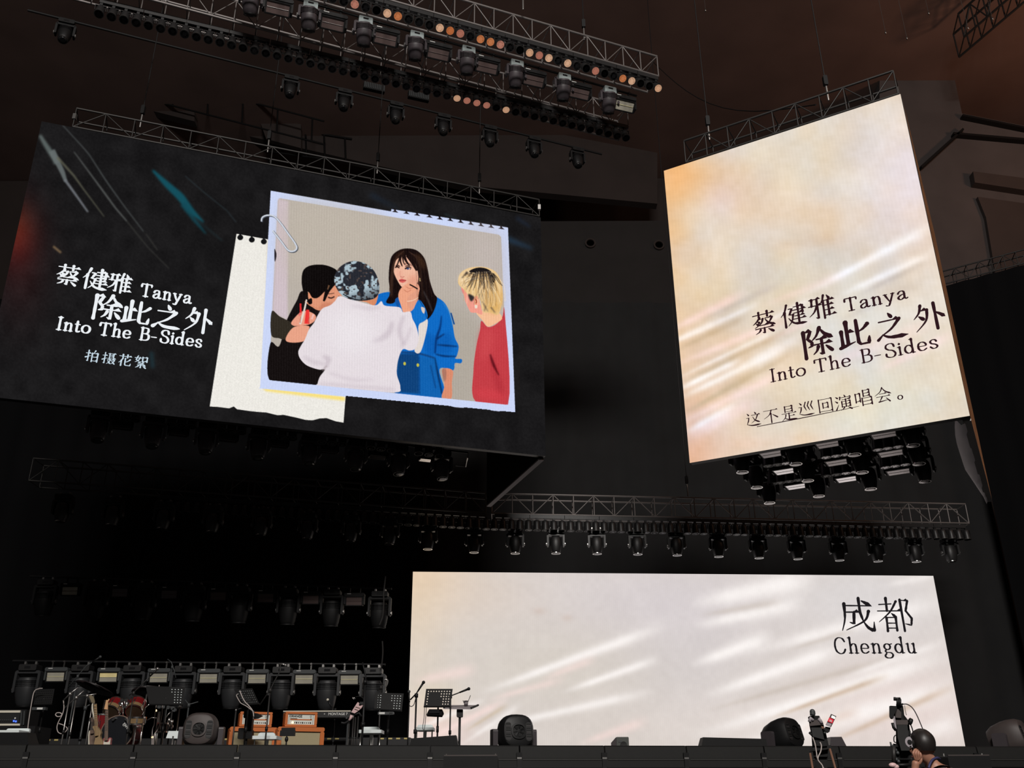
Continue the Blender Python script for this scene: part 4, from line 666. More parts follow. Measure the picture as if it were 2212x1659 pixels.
# ---- upper rig: two front trusses with can lamps below them, and a pipe of heads and strobes between
zB = at(1355, 266, 16.5).z; hT = .52
def chord(px0, px1, z): return atz(*px0, z), atz(*px1, z)
b0, b1 = chord((150, -97), (1355, 232), zB + hT)
tB = truss('lighting_truss', 'lower of the two lit roof trusses, ending above the tall gap between screens', b0, b1, BK * .5, hT, 27, 'alu')
a0, a1 = chord((520, -140), (1419, 122), zB + hT)
truss('lighting_truss', 'upper of the two lit roof trusses, topmost in the hall with bare end', a0, a1, BK * .5, hT, 21, 'alu')
def batten(name, label, p, q, r, m, cat='pipe', group=None): o = thing(name, label, cat, (p + q) / 2, group=group); rod('pipe', p - o.location, q - o.location, r, m, o); return o
def lampbar(label, p, q):
    o = thing('lamp_bar', label, 'lamp bar', (p + q) / 2); d = q - p; rz = math.atan2(d.y, d.x); n = 14
    for i in range(n): b = MB(); b.box((0, 0, .0), (d.length / n - .012, .07, .085)); k = b.build('bar_section', 'plastic', o); k.location = p.lerp(q, (i + .5) / n) - o.location; k.rotation_euler = (0, 0, rz)
    return o
def parline(px0, px1, n, z, tilt, rz, amber, lab, grp, bar):
    p, q = atz(*px0, z), atz(*px1, z); up = Vector((0, 0, .27))
    lampbar(bar, p + up + Vector((0, 0, .05)) - (q - p) * .004, q + up + Vector((0, 0, .05)) + (q - p) * .008)
    for i in range(n):
        c = p.lerp(q, i / (n - 1)); x, y = project([c]); lens = 'glass'; word = 'dark'
        for ax, l_ in amber:
            if abs(ax - x[0]) < 9.5: lens = l_; word = {'lensamber': 'amber glowing', 'lenspale': 'pale glowing', 'lensrose': 'rosy glowing'}[l_]
        put(('par', lens, tilt), lambda: par(tilt, lens), c + up, rz, f'{word} can lamp, {nth(n - 1 - i)} from the right in the {lab}', grp)
RZ = YL
am = {765: 'lensrose', 836: 'lenspale', 860: 'lensamber', 950: 'lenspale', 973: 'lensamber', 994: 'lensrose', 1038: 'lensamber', 1059: 'lensamber', 1081: 'lensrose', 1144: 'lenspale', 1164: 'lensrose', 1184: 'lenspale', 1226: 'lenspale', 1285: 'lensrose', 1343: 'lensamber', 1361: 'lenspale', 1418: 'lenspale'}
parline((717, 4), (1418, 197), 34, zB - .41, R(38), RZ, am.items(), 'top lamp row', 'can lamps under the upper roof truss', 'black lamp bar carrying the topmost row of can lamps')
parline((214, 33), (1350.6, 300), 51, zB - .41, R(20), RZ, {983: 'lenspale', 1003: 'lensrose', 1024: 'lensrose', 1044: 'lensrose', 1085: 'lenspale'}.items(), 'row under the lower roof truss', 'can lamps under the lower roof truss', 'black lamp bar carrying the lower row of can lamps')
zM = zB + .42
pM, qM = atz(380, -77, zM), atz(1375, 207, zM)
batten('lighting_pipe', 'black pipe holding the pale-topped heads and strobes between the roof trusses', pM, qM, .025, 'black')
hx = [(546, 9), (671, 28), (789, 61), (899, 89), (1010, 121.5), (1114, 147.6), (1216, 176), (1314, 203)]
for i, (x, y) in enumerate(hx): put('headM', lambda: moving_head('pale', 'taupe', R(-28), R(-12), True, 'black', .28, .30, 1.18, .225, bw=.31), onpipe(pM, qM, x) + Vector((0, 0, -.02)), RZ, f'pale-topped moving head light, {nth(7 - i)} from the right between the roof trusses', 'moving heads between the roof trusses', .86)
sx = [(604, 24, 'windowr'), (721, 54, 'windowr'), (834, 85, 'windowr'), (947, 108, 'windowr'), (1051, 140, 'windowr'), (1151, 167, 'windowr'), (1249, 193, 'windowr'), (1345, 217, 'window')]
for i, (x, y, wv) in enumerate(sx): put('strobeM' + wv, lambda: strobe(wv, R(40), 'black', 'windowr' if wv == 'windowr' else 'tubel', 'dark'), onpipe(pM, qM, x) + Vector((0, 0, -.09)), RZ, f'{"dull rosy" if wv == "windowr" else "palest"} strobe light, {nth(7 - i)} from the right between the roof trusses', 'strobes between the roof trusses', 1.15)
# dim rear row
zD = at(1246, 320, 21.5).z
pD, qD = atz(60, 22, zD), atz(1300, 333, zD)
dx = [(147, 52), (630, 185), (745, 208), (856, 232), (958, 254), (1058, 278), (1153, 299), (1246, 321)]
batten('lighting_pipe', 'unlit rear pipe with a dim row of heads behind the roof trusses', pD, qD, .03, 'dark')
for i, (x, y) in enumerate(dx): put('headD', lambda: moving_head('dark', 'black', R(14)), onpipe(pD, qD, x) + Vector((0, 0, -.02)), RZ, f'dim moving head light, {nth(7 - i)} from the right behind the roof trusses', 'moving heads of the dim rear row', .95)
for i, (x, y) in enumerate(((808, 190), (904, 209))):
    p = atz(x, y, zD + .4); o = thing('louvre_lamp', f'{("left", "right")[i]} one of two flat louvred lamps behind the lower roof truss', 'stage light', p, RZ, 'louvred lamps'); b = MB(); b.box((0, 0, 0), (.56, .12, .2)); b.build('housing', 'dark', o)
    for k in range(12): b = MB(); b.box((-.25 + k * .0455, -.07, 0), (.014, .03, .17)); b.build('louvre', 'grey', o)
for px, py, w_ in ((700, 40, 'leftmost'), (1130, 20, 'middle'), (1262, 86, 'rightmost')): hoist(atz(px, py, zB + hT), 33, w_ + ' thin black hoist chain above the upper roof truss')

# ---- trusses on top of the hanging screens
def toptruss(sc, label, x0, x1, nb, h, step):
    p0 = onpl(*x0, sc.P, sc.n) - sc.n * .02; p1 = onpl(*x1, sc.P, sc.n) - sc.n * .02; z = sc.top + h; p0.z = p1.z = z + .035; return truss('screen_truss', label, p0, p1, step * .42, h, nb, 'aludark', .02, .010), p0, p1
t_, p0, p1 = toptruss(L, 'slim truss along the top of the wide screen', (157, 270), (1166, 470), 18, .43, BK)
for i in range(2): b = MB(); c = p0 + Vector((0, 0, -.2)) if i == 0 else p1 + Vector((0, 0, -.2)); b.box((0, 0, 0), (.06, .06, .12)); k = b.build('coupler', 'steel', t_); k.location = c - t_.location
for f, w_ in ((.12, 'first'), (.38, 'second'), (.62, 'third'), (.86, 'fourth')): hoist(p0.lerp(p1, f) + BK * .2, 33, w_ + ' from left, thin black hoist chain above the wide screen')
t_, p0, p1 = toptruss(Rs, 'slim truss along the top of the tall screen', (1481, 353), (1940, 204), 9, .47, BL)
for f, w_ in ((.115, 'left'), (.7, 'right')): hoist(p0.lerp(p1, f) + BL * .2, 33, w_ + ' thin black hoist chain above the tall screen')
q = p0.lerp(p1, .64) + BL * .2; e = at(1405, 128, 24); o = thing('slack_cable', 'slack black cable reaching from the tall screen back towards the roof trusses', 'cable', q); b = MB(); b.tube([(e - q) * (i / 12) + Vector((0, 0, -.9 * math.sin(math.pi * i / 12))) for i in range(13)], .012, 6); b.build('cable', 'black', o)

# ---- middle truss: two straight lengths that meet behind the wide screen
zT = at(1062, 1066, 22).z
m0, mc, m1 = atz(72, 990, zT), atz(1062, 1066, zT), atz(2085, 1089, zT); fw = Vector((0, 1, 0))
truss('stage_truss', 'dim left length of the middle truss, below the wide screen', m0, mc - (mc - m0).normalized() * .15, fw * .5, .5, int((mc - m0).length / .5), 'aludark', .022, .011)  # darker metal stands in for the light blocked from this length
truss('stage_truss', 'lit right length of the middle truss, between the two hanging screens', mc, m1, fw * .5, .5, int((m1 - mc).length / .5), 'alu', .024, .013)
lb = lambda x: 1103 + (x - 340) * .0635 if x < 860 else 1136 + (x - 860) * .029 if x < 1430 else 1152.5 + (x - 1430) * .0178
zP = zT - .93; ext = []
for (xa, xb, seg) in ((340, 1050, 0), (1068, 2090, 1)):
    p, q = (atz(xa, lb(xa), zP), atz(xb, lb(xb), zP)); n = int((q - p).length / .2); d = q - p; rz = math.atan2(d.y, d.x)
    lampbar(f'black lamp bar under the {("dim left", "lit right")[seg]} length of the middle truss', p + Vector((0, 0, .31)), q + Vector((0, 0, .31)))
    for i in range(n + 1): put('parT', lambda: par(R(4), 'glass'), p.lerp(q, i / n) + Vector((0, 0, .27)), rz, f'dark can lamp, {nth(i)} from the left on the {("dim left", "lit right")[seg]} middle truss length', 'can lamps under the middle truss')
tx = [(130, 1128), (240, 1135), (350, 1143), (457, 1150), (563, 1157), (663, 1165), (757, 1170), (841, 1176), (924, 1187), (1024, 1194), (1113, 1196), (1201, 1196), (1290, 1197), (1378, 1198), (1463, 1200), (1553, 1203), (1640, 1206), (1724, 1208), (1814, 1211), (1897, 1213), (1980, 1214), (2057, 1214)]
zH = at(1113, 1196, 22.1).z
for i, (x, y) in enumerate(tx): put('headT', lambda: moving_head('black', 'plastic', R(0), 0, False, 'chrome'), atz(x, y, zH) + Vector((0, 0, .62)), 0, f'black moving head, {nth(i)} from the left under the middle truss', 'moving heads under the middle truss', .92)
hoist(atz(1486, 1072, zT), 30, 'thin black hoist chain on the middle truss below the tall screen')

# ---- lamps under the tall screen: three receding rows
c5 = lambda x, y: (1400 + x / 2.724, 860 + y / 2.724)
p = onpl(*c5(555, 436), Rs.P - Rs.n * 1.1, Rs.n); zU = p.z; RR = YR
rows = [[(555, 436), (870, 388), (1215, 333), (1560, 278)], [(640, 526), (940, 486), (1260, 437), (1595, 387)], [(715, 617), (1005, 577), (1310, 535), (1630, 491)]]
srow = [[(718, 325), (1045, 270), (1368, 212)], [(795, 427), (1100, 376), (1410, 322)], [(862, 516), (1158, 474), (1455, 431)]]
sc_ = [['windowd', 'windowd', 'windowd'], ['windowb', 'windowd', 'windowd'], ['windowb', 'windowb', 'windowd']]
prow = [[(695, 400, 0), (750, 393, 0), (800, 387, 1), (938, 362, 0), (1033, 351, 1), (1090, 343, 1), (1145, 335, 1), (1335, 306, 1), (1390, 297, 1), (1452, 288, 1)], [(720, 505, 0), (766, 498, 0), (818, 490, 0), (870, 483, 0), (1032, 462, 0), (1095, 455, 0), (1150, 445, 1), (1205, 437, 1), (1380, 410, 1), (1435, 402, 1), (1495, 393, 1)]]
word = ('front', 'middle', 'rear')
for r in range(3):
    P = [atz(*c5(x, y), zU) for x, y in rows[r]]; d = P[-1] - P[0]; zt = .58
    batten('lighting_pipe', f'{word[r]} of the three black pipes of lamps under the tall screen', P[0] - d * .06 + Vector((0, 0, zt)), P[-1] + d * .06 + Vector((0, 0, zt)), .022, 'black', group='pipes under the tall screen')
    for i, v in enumerate(P): put('headU', lambda: moving_head('black', 'black', R(0), 0, False, 'chrome', glass='mirrord'), v + Vector((0, 0, .56)), RR, f'black moving head, {nth(i)} from the left in the {word[r]} row under the tall screen', 'moving heads under the tall screen', .84)
    s0, s1 = atz(*c5(*srow[r][0]), zU + .25) + Vector((0, 0, .37)), atz(*c5(*srow[r][-1]), zU + .25) + Vector((0, 0, .37)); dd = s1 - s0; batten('lighting_pipe', f'{word[r]} of three short strobe pipes under the tall screen', s0 - dd * .12, s1 + dd * .12, .02, 'black')
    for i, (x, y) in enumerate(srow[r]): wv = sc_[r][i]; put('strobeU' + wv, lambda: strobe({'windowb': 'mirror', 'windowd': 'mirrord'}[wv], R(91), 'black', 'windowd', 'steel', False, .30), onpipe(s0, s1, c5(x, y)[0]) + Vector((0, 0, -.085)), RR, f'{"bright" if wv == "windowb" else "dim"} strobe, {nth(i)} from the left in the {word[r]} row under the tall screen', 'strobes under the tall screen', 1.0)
    if r < 2:
        pa, pb = atz(*c5(*prow[r][0][:2]), zU + .22) + Vector((0, 0, .30)), atz(*c5(*prow[r][-1][:2]), zU + .22) + Vector((0, 0, .30)); dd = pb - pa; batten('lighting_pipe', f'short can lamp pipe behind the {word[r]} row under the tall screen', pa - dd * .04, pb + dd * .04, .018, 'black', group='can lamp pipes under the tall screen')
        for i, (x, y, l_) in enumerate(prow[r]): put(('parU', l_), lambda: par(0, 'mirror' if l_ else 'glass'), onpipe(pa, pb, c5(x, y)[0]) + Vector((0, 0, -.015)), RR, f'{"white-lit" if l_ else "dark"} can lamp, {nth(i)} from the left in the {word[r]} row under the tall screen', 'can lamps under the tall screen')
# ---- lamps under the wide screen
c7 = lambda x, y: (x / 2.572, 850 + y / 2.572)
zL = onpl(955, 1036, L.P - L.n * 1.3, L.n).z; RL = YL; pL, qL = atz(150, 945, zL) + Vector((0, 0, .61)), atz(1010, 1040, zL) + Vector((0, 0, .61))
hl = [c7(570, 290), c7(868, 345), c7(1160, 375), c7(1447, 398), c7(1727, 422), c7(1982, 446), (862, 1031), (955, 1038)]
for i, (x, y) in enumerate(hl): put('headL', lambda: moving_head('black', 'shell', R(10), R(20)), onpipe(pL, qL, x) + Vector((0, 0, -.015)), RL, f'edge-lit moving head, {nth(7 - i)} from the right under the wide screen', 'moving heads under the wide screen', .92)
pL2, qL2 = pL + L.n * .42, qL + L.n * .42; batten('lighting_pipe', 'second black pipe of small can lamps in front of the wide screen heads', pL2, qL2, .02, 'black')
sl = [c7(690, 218), c7(1000, 245), c7(1275, 268), c7(1555, 292), c7(1830, 318), c7(2100, 343), (919, 993)]
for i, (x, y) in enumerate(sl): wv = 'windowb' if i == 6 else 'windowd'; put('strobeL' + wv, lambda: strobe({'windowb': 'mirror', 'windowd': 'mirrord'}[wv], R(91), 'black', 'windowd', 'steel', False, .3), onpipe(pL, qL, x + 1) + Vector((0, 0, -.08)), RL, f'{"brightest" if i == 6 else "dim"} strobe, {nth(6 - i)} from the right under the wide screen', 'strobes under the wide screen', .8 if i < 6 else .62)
for i, (x, y) in enumerate(sl):
    for k in range(3): put('parL', lambda: par(R(10), 'glass'), onpipe(pL2, qL2, x - 14 + 22 * k) + Vector((0, 0, -.02)), RL, f'small can lamp, {nth(20 - 3 * i - k)} from the right under the wide screen', 'can lamps under the wide screen')
batten('lighting_pipe', 'black pipe of lamps slung under the wide screen', pL, qL, .022, 'black')
hook = thing('pipe_stub', 'bent pale pipe stub at the right end of the lamps under the wide screen', 'pipe', atz(1010, 1000, zL + .3)); b = MB(); P_ = [atz(x, y, zL + .3) - hook.location for x, y in ((984, 1006), (1006, 1008), (1010, 990))] + [qL - hook.location]; b.tube(P_, .012, 8); b.build('pipe', 'steel', hook)

# ---- two rows of lamps on the rear wall pipes
def backrow(label, heads, strobes, Y, ytop, key, shell, frame, wins, pipe, sc):
    pa, pb = at(heads[0] - 40, ytop(heads[0] - 40) - 4, Y), at(heads[-1] + 24, ytop(heads[-1] + 24) - 4, Y); batten('lighting_pipe', pipe, pa, pb, .025, 'black'); n = len(heads)
    for i, x in enumerate(heads): put('headR' + key, lambda: moving_head('dark' if key == 'u' else 'plastic', shell, R(-8), 0, True, 'dark', .12, .42, 1.3, .235), at(x, ytop(x), Y), 0, f'ribbed moving head, {nth(i)} from the left in the {label}', f'moving heads in the {label}', sc)
    for i, x in enumerate(strobes): wv = wins[i]; put('strobeR' + key + wv, lambda: strobe('window' if wv == 'gleam' else wv, R(8), frame, 'tubel' if key == 'l' else 'windowr', 'chrome' if key == 'l' else 'dark', wv == 'gleam'), at(x, ytop(x) + 3, Y), 0, f'{"gold-gleaming" if wv == "gleam" else "grey-windowed"} strobe, {nth(i)} from the left in the {label}', f'strobes in the {label}', sc * .98)
backrow('lower rear lamp row', [68, 181, 292, 402, 507, 612, 710, 808], [127, 240, 348, 455, 559, 660, 757], 21.2, lambda x: 1432 + (x - 70) * .010, 'l', 'slate', 'grey', ['window', 'gleam'] + ['window'] * 5, 'black pipe holding the lower rear row of lamps', 1.06)
backrow('upper rear lamp row', [105, 215, 318, 425, 523, 627, 720, 822], [157, 264, 370, 475, 577, 674, 767], 21.2, lambda x: 1250 + (x - 105) * .035, 'u', 'dark', 'dark', ['window', 'windowd', 'windowd', 'windowr', 'windowr', 'windowr', 'windowr'], 'black pipe holding the dim upper rear row of lamps', .98)  # upper row: shade put into darker housing, clamp and window colours
for px, pts in (('upper', ((833, 1245), (829, 1282), (829, 1300), (827, 1330), (820, 1350))), ('lower', ((826, 1385), (827, 1410), (824, 1440), (821, 1448)))):
    P_ = [at(x, y, 20.6) for x, y in pts]; o = thing('cable_loop', f'pale cable hanging at the right end of the {px} rear row', 'cable', P_[-1]); b = MB(); b.tube([Vector(v) - P_[-1] for v in spline([list(v) for v in P_], False)], .016, 6); b.build('cable', 'aludark', o)
# side truss over the wing drape
p, q = WINGP + Vector((0, 0, .45)), WINGQ + Vector((0, 0, .45)); truss('side_truss', 'thin dark truss carrying the black wing drape at right', p, p + (q - p) * 1.35, Vector((.1, .4, 0)), .45, 11, 'aludark', .024, .012)

p, q = at(2070, 30, 31), at(2330, 95, 27); q.z = p.z; truss('roof_truss', 'dark steel roof truss in the upper right corner', p, q, Vector((.3, 1.2, 0)), 1.3, 7, 'aludark', .05, .03)
# ---------------------------------------------------------------- the stage edge
ZL = (at(0, 1607.5, 12.85).z + at(2200, 1613, 14.7).z) / 2
def onlip(px, z, off=0):
    a, b = -.6, 1.6
    for _ in range(40):
        m = (a + b) / 2; p = LIP0.lerp(LIP1, m) + LN * off; p.z = z
        if project([p])[0][0] < px: a = m
        else: b = m
    return p
LA = math.atan2(LDIR.y, LDIR.x)
seams = [-176, 60.7, 291.7, 514.5, 726.5, 929.5, 1121.5, 1304.5, 1480.5, 1647.5, 1809.5, 1958.5, 2105.5, 2252]
for i in range(13):
    p, q = onlip(seams[i], ZL), onlip(seams[i + 1], ZL); ln = (q - p).length - .02; h = ZL - DECK; o = thing('stage_edge_panel', f'long dark panel standing on the stage edge, {nth(i)} from the left', 'panel', ((p.x + q.x) / 2, (p.y + q.y) / 2, DECK), LA, 'dark panels along the stage edge')
    b = MB(); pr = [(-.06, 0), (.08, 0), (.08, h), (.0, h), (-.03, h - .015), (-.05, h * .5)]; n = len(pr)
    vs = [Vector((s * ln / 2, y, z)) for s in (-1, 1) for y, z in pr]; b.add(vs, [tuple(range(n - 1, -1, -1)), tuple(range(n, 2 * n))] + [(k, (k + 1) % n, (k + 1) % n + n, k + n) for k in range(n)]); b.build('panel_board', 'panel', o)
    b = MB(); b.box((0, -.056, h * .42), (ln - .06, .012, .008)); b.build('seam_strip', 'panelseam', o)
    b = MB(); b.box((0, -.064, h * .12), (ln - .02, .014, .016)); b.build('bottom_rail', 'black', o)
for i in range(1, 13):
    p = onlip(seams[i], ZL, .075); o = thing('panel_clip', f'black clip joining two stage edge panels at the {nth(i - 1)} joint from the left', 'clip', (p.x, p.y, DECK), LA, 'clips between the stage edge panels')
    b = MB(); b.box((0, .0, .19), (.075, .03, .06)); b.build('clip_block', 'dark', o); b = MB(); b.box((0, 0, .08), (.06, .025, .16)); b.build('clip_bracket', 'black', o); b = MB(); b.box((0, -.004, .15), (.062, .028, .022)); b.build('clip_pin', 'steel', o)
# loose rail below the panels
b = MB(); p, q = onlip(-250, DECK, .20), onlip(2400, DECK, .20); b.box((0, 0, 0), ((q - p).length, .06, .06)); o = b.build('fascia_rail', 'panel', label='long dark fascia rail under the stage edge panels', cat='rail'); o.location = ((p.x + q.x) / 2, (p.y + q.y) / 2, DECK - .055); o.rotation_euler.z = LA
# low riser for the backline with dashes of hazard tape along its front edge
RY, RZt = 19.4, at(500, 1594.5, 19.4).z
p, q = at(40, 1594, RY), at(886, 1596, RY); o = thing('backline_riser', 'low black riser under the rear band gear, edged with yellow tape dashes', 'riser', ((p.x + q.x) / 2, RY + 1.0, DECK)); b = MB(); b.box((0, 0, (RZt - DECK) / 2), (q.x - p.x, 2.0, RZt - DECK)); b.build('riser_deck', 'deck', o)
for x in (71, 93, 105, 122, 478, 490, 711, 728, 825, 843, 860, 877): c = at(x, 1594.3, RY - .01); b = MB(); b.box((c.x - o.location.x, -1.006, RZt - DECK - .02), (.075, .008, .028)); b.build('tape_dash', 'yellow', o)

# ---------------------------------------------------------------- builders for the band gear
class G:
    """a thing standing on the deck whose shapes are measured at one depth"""
    def __init__(s, name, label, cat, px, py, Y, group=None, z=None): P = at(px, py, Y); s.Y = Y; s.o = thing(name, label, cat, (P.x, P.y, DECK if z is None else z), group=group); s.l = s.o.location
    def p(s, px, py, dy=0): return at(px, py, s.Y + dy) - s.l
    def tube(s, name, pts, r, m, n=7, curve=False, parent=None, dy=0): P = [s.p(*v) if len(v) == 3 else s.p(*v, dy) for v in pts]; P = [Vector(v) for v in spline([list(v) for v in P], False)] if curve else P; b = MB(); b.tube(P, r, n); return b.build(name, m, parent or s.o, True)
    def down(s, name, px, py, r, m, to=0.0): P = s.p(px, py); b = MB(); b.tube([P, (P.x, P.y, to)], r, 8); return b.build(name, m, s.o, True)
    def tripod(s, c, m, R_=.3, h=.16, r=.011):
        for k in range(3): a = R(90 + 120 * k + 20); b = MB(); b.tube([(c.x, c.y, h), (c.x + R_ * .6 * math.cos(a), c.y + R_ * .6 * math.sin(a), h * .55), (c.x + R_ * math.cos(a), c.y + R_ * math.sin(a), .012)], r, 6); b.build('leg', m, s.o, True)
def mic(g, a, c, ball='steel', r=.026):
    """hand microphone from the tail a to the grille c"""
    d = (c - a).normalized(); b = MB(); b.tube([a, a + (c - a) * .88], [.012, .018], 8); k = b.build('microphone', 'black', g.o, True); b = MB(); b.sphere(c - d * r * .4, r, n=10, m=7); b.build('microphone_grille', ball, k, True)
def mic_stand(label, top, Y, boom, m='black', micend=True, r=.011, group=None, cable=None, ball='steel', tri=True):
    g = G('microphone_stand', label, 'microphone stand', top[0], top[1], Y, group); T_ = g.p(*top); g.down('pole', *top, r, m); b = MB(); b.tube([T_ - Vector((0, 0, .04)), T_ + Vector((0, 0, .02))], r * 2, 8); b.build('clutch', m, g.o, True); h = T_.z * .5; b = MB(); b.tube([(T_.x, T_.y, h), (T_.x, T_.y, h + .06)], r * 1.8, 8); b.build('height_clamp', 'black', g.o, True)
    if boom: g.tube('boom_arm', boom, r * .8, m)
    if boom and micend: a, c = g.p(*boom[-2]), g.p(*boom[-1]); d = (c - a).normalized(); mic(g, c - d * .02, c + d * .15, ball)
    if cable: g.tube('cable', cable, .006, 'cablek', 6, True)
    if tri: g.tripod(T_, m)
    return g
def desk(g, C, nx, ny, hole, skip, m='dark', parent=None, rr=.24):
    """perforated sheet between four corners (clockwise from top left); skip names closed cells"""
    P = [Vector(v) for v in C]; f = lambda u, v: (P[0] * (1 - u) + P[1] * u) * (1 - v) + (P[3] * (1 - u) + P[2] * u) * v; b = MB(); mu, mv = .5 / (nx + 1), .5 / (ny + 1)
    for j in range(ny):
        for i in range(nx):
            u0, u1 = mu + (1 - 2 * mu) * i / nx, mu + (1 - 2 * mu) * (i + 1) / nx; v0, v1 = mv + (1 - 2 * mv) * j / ny, mv + (1 - 2 * mv) * (j + 1) / ny; cor = [f(u0, v0), f(u1, v0), f(u1, v1), f(u0, v1)]
            if skip(i, j): b.add(cor, [(0, 1, 2, 3)]); continue
            c = f((u0 + u1) / 2, (v0 + v1) / 2); ex, ez = (cor[1] - cor[0]) / 2, (cor[3] - cor[0]) / 2; ri = []; ro = []
            for k in range(8): t = R(45 * k + 45); x, y = math.cos(t), math.sin(t); q = max(abs(x), abs(y)); ro.append(c + ex * (x / q) + ez * (y / q)); ri.append(c + (ex.normalized() * x + ez.normalized() * y) * min(ex.length, ez.length) * 2 * rr)
            b.add(ro + ri, [(k, (k + 1) % 8, (k + 1) % 8 + 8, k + 8) for k in range(8)])
    for A_, B_, C_, D_ in ((f(0, 0), f(1, 0), f(1, mv), f(0, mv)), (f(0, 1 - mv), f(1, 1 - mv), f(1, 1), f(0, 1)), (f(0, mv), f(mu, mv), f(mu, 1 - mv), f(0, 1 - mv)), (f(1 - mu, mv), f(1, mv), f(1, 1 - mv), f(1 - mu, 1 - mv))): b.add([A_, B_, C_, D_], [(0, 1, 2, 3)])
    k = b.build('desk_plate', m, parent or g.o); n = (P[1] - P[0]).cross(P[3] - P[0]).normalized(); b = MB(); b.tube([P[3] + n * .0, P[2] + n * .0], .012, 6); b.build('desk_lip', m, k); return k
def music_stand(label, C, Y, nx=9, ny=6, skip=lambda i, j: False, lean=.12, paper=None, pole=None, tri=True):
    cx = (C[2][0] + C[3][0]) / 2; cy = (C[2][1] + C[3][1]) / 2; g = G('music_stand', label, 'music stand', cx, cy, Y); P = [g.p(*C[0], lean), g.p(*C[1], lean), g.p(*C[2]), g.p(*C[3])]; desk(g, P, nx, ny, 0, skip); mid = (P[2] + P[3]) / 2 * .6 + (P[0] + P[1]) / 2 * .4
    b = MB(); b.tube([mid, (mid.x, mid.y + .06, mid.z - .12), (mid.x, mid.y + .06, 0.02)], .013, 8); b.build('pole', 'black', g.o, True); b = MB(); b.tube([(mid.x, mid.y + .06, mid.z * .55), (mid.x, mid.y + .06, mid.z * .55 + .09)], .02, 8); b.build('height_clamp', 'black', g.o, True)
    if paper:
        u0, v0, u1, v1 = paper; f = lambda u, v: (P[0] * (1 - u) + P[1] * u) * (1 - v) + (P[3] * (1 - u) + P[2] * u) * v; b = MB(); q = [f(u0, v0), f(u1, v0), f(u1, v1), f(u0, v1)]; b.add([v + Vector((0, .012, 0)) for v in q] + [v + Vector((0, .016, 0)) for v in q], [(3, 2, 1, 0), (4, 5, 6, 7)] + [(i, (i + 1) % 4, (i + 1) % 4 + 4, i + 4) for i in range(4)]); b.build('paper_sheet', 'white', g.o)
    if tri: g.tripod(Vector((mid.x, mid.y + .06, 0)), 'black')
    return g

# ---------------------------------------------------------------- band gear, from the left
# bass rack
g = G('amplifier_rack', 'dark amplifier rack with pale trims and blue lights at the far left', 'amplifier', 20, 1552, 17.2, z=at(20, 1569, 17.2).z); b = MB(); A_, B_ = g.p(-30, 1533), g.p(50, 1570); b.box(((A_.x + B_.x) / 2, .26, (A_.z + B_.z) / 2), (B_.x - A_.x, .5, A_.z - B_.z)); b.build('rack_case', 'black', g.o)
for nm, y0, y1 in (('top_trim', 1535, 1539.5), ('bottom_trim', 1563.5, 1567.5)): a, c = g.p(-28, y0), g.p(44, y1); b = MB(); b.box(((a.x + c.x) / 2, -.002, (a.z + c.z) / 2), (c.x - a.x, .03, a.z - c.z)); b.build(nm, 'ivory', g.o)
a, c = g.p(-28, 1541), g.p(40, 1562); b = MB(); b.box(((a.x + c.x) / 2, .004, (a.z + c.z) / 2), (c.x - a.x, .02, a.z - c.z)); fp = b.build('front_panel', 'print_', g.o)
for k in range(7): q = g.p(2 + k * 4.2, 1556); b = MB(); b.lathe([(.012, 0), (.01, .02), (.001, .021)], T((q.x, -.005, q.z)) @ rotx(R(90)), 8); b.build('knob', 'grey', fp, True)
for x, y in ((30.5, 1557.5), (35, 1558.5), (33.5, 1551.5)): q = g.p(x, y); b = MB(); b.box((q.x, -.012, q.z), (.02, .012, .026)); b.build('indicator_light', 'blueled' if y > 1555 else 'printw', fp)
for x in (47, 53): q0, q1 = g.p(x, 1536), g.p(x - 2, 1566); b = MB(); b.tube([q0 + Vector((0, -.01, 0)), q1 + Vector((0, -.01, 0))], .012, 6); b.build('rack_handle', 'grey', g.o)
gz = DECK + g.l.z * 0; b = MB(); zb = at(20, 1569, 17.2).z - DECK; b.box((0, 0, zb / 2), (1.0, .62, zb)); b.build('speaker_cabinet', 'black', label='black speaker cabinet carrying the amplifier rack at the far left', cat='speaker').location = (g.l.x, 17.46, DECK)
def stool(label, C, Y, col, slot=False, group='white stools on the stage'):
    """C: back left/right x, back top y, seat front right x, seat bottom y"""
    xl, xr, yt, xs, yb = C; g = G('stool', label, 'stool', (xl + xs) / 2, yb, Y, group); a, c, e = g.p(xl, yt), g.p(xr, yt), g.p(xs, yb); W = e.x - a.x; H = a.z - e.z
    b = MB(); b.rbox(((a.x + e.x) / 2, 0, e.z + H * .22), (W, .38, H * .42), min(.05, H * .2), axis='z'); b.build('seat', col, g.o); bw = c.x - a.x; bx = (a.x + c.x) / 2
    b = MB(); b.rbox((bx, .19, e.z + H * .5), (bw, .05, H), min(.06, H * .35)); k = b.build('backrest', col, g.o)
    if slot: b = MB(); b.rbox((bx + .03, .16, e.z + H * .32), (bw * .28, .02, H * .16), .012); b.build('hand_slot', 'print_', k)
    b = MB(); b.tube([((a.x + e.x) / 2, 0, 0.03), ((a.x + e.x) / 2, 0, e.z)], .028, 10); b.build('post', 'chrome', g.o, True); b = MB(); b.lathe([(.21, 0), (.2, .015), (.05, .035), (.03, .05)], T(((a.x + e.x) / 2, 0, 0)), 20); b.build('base', 'chrome', g.o, True)
    for s in (-1, 1): x = (a.x + e.x) / 2 + s * W * .42; b = MB(); b.tube([(x, -.12, e.z), (x, -.14, max(e.z - .45, .08))], .012, 6); b.build('side_rail', 'chrome', g.o, True)
    return g
stool('white stool with a hand slot below the amplifier rack', (3, 53, 1572, 53, 1584), 15.2, 'white', True)
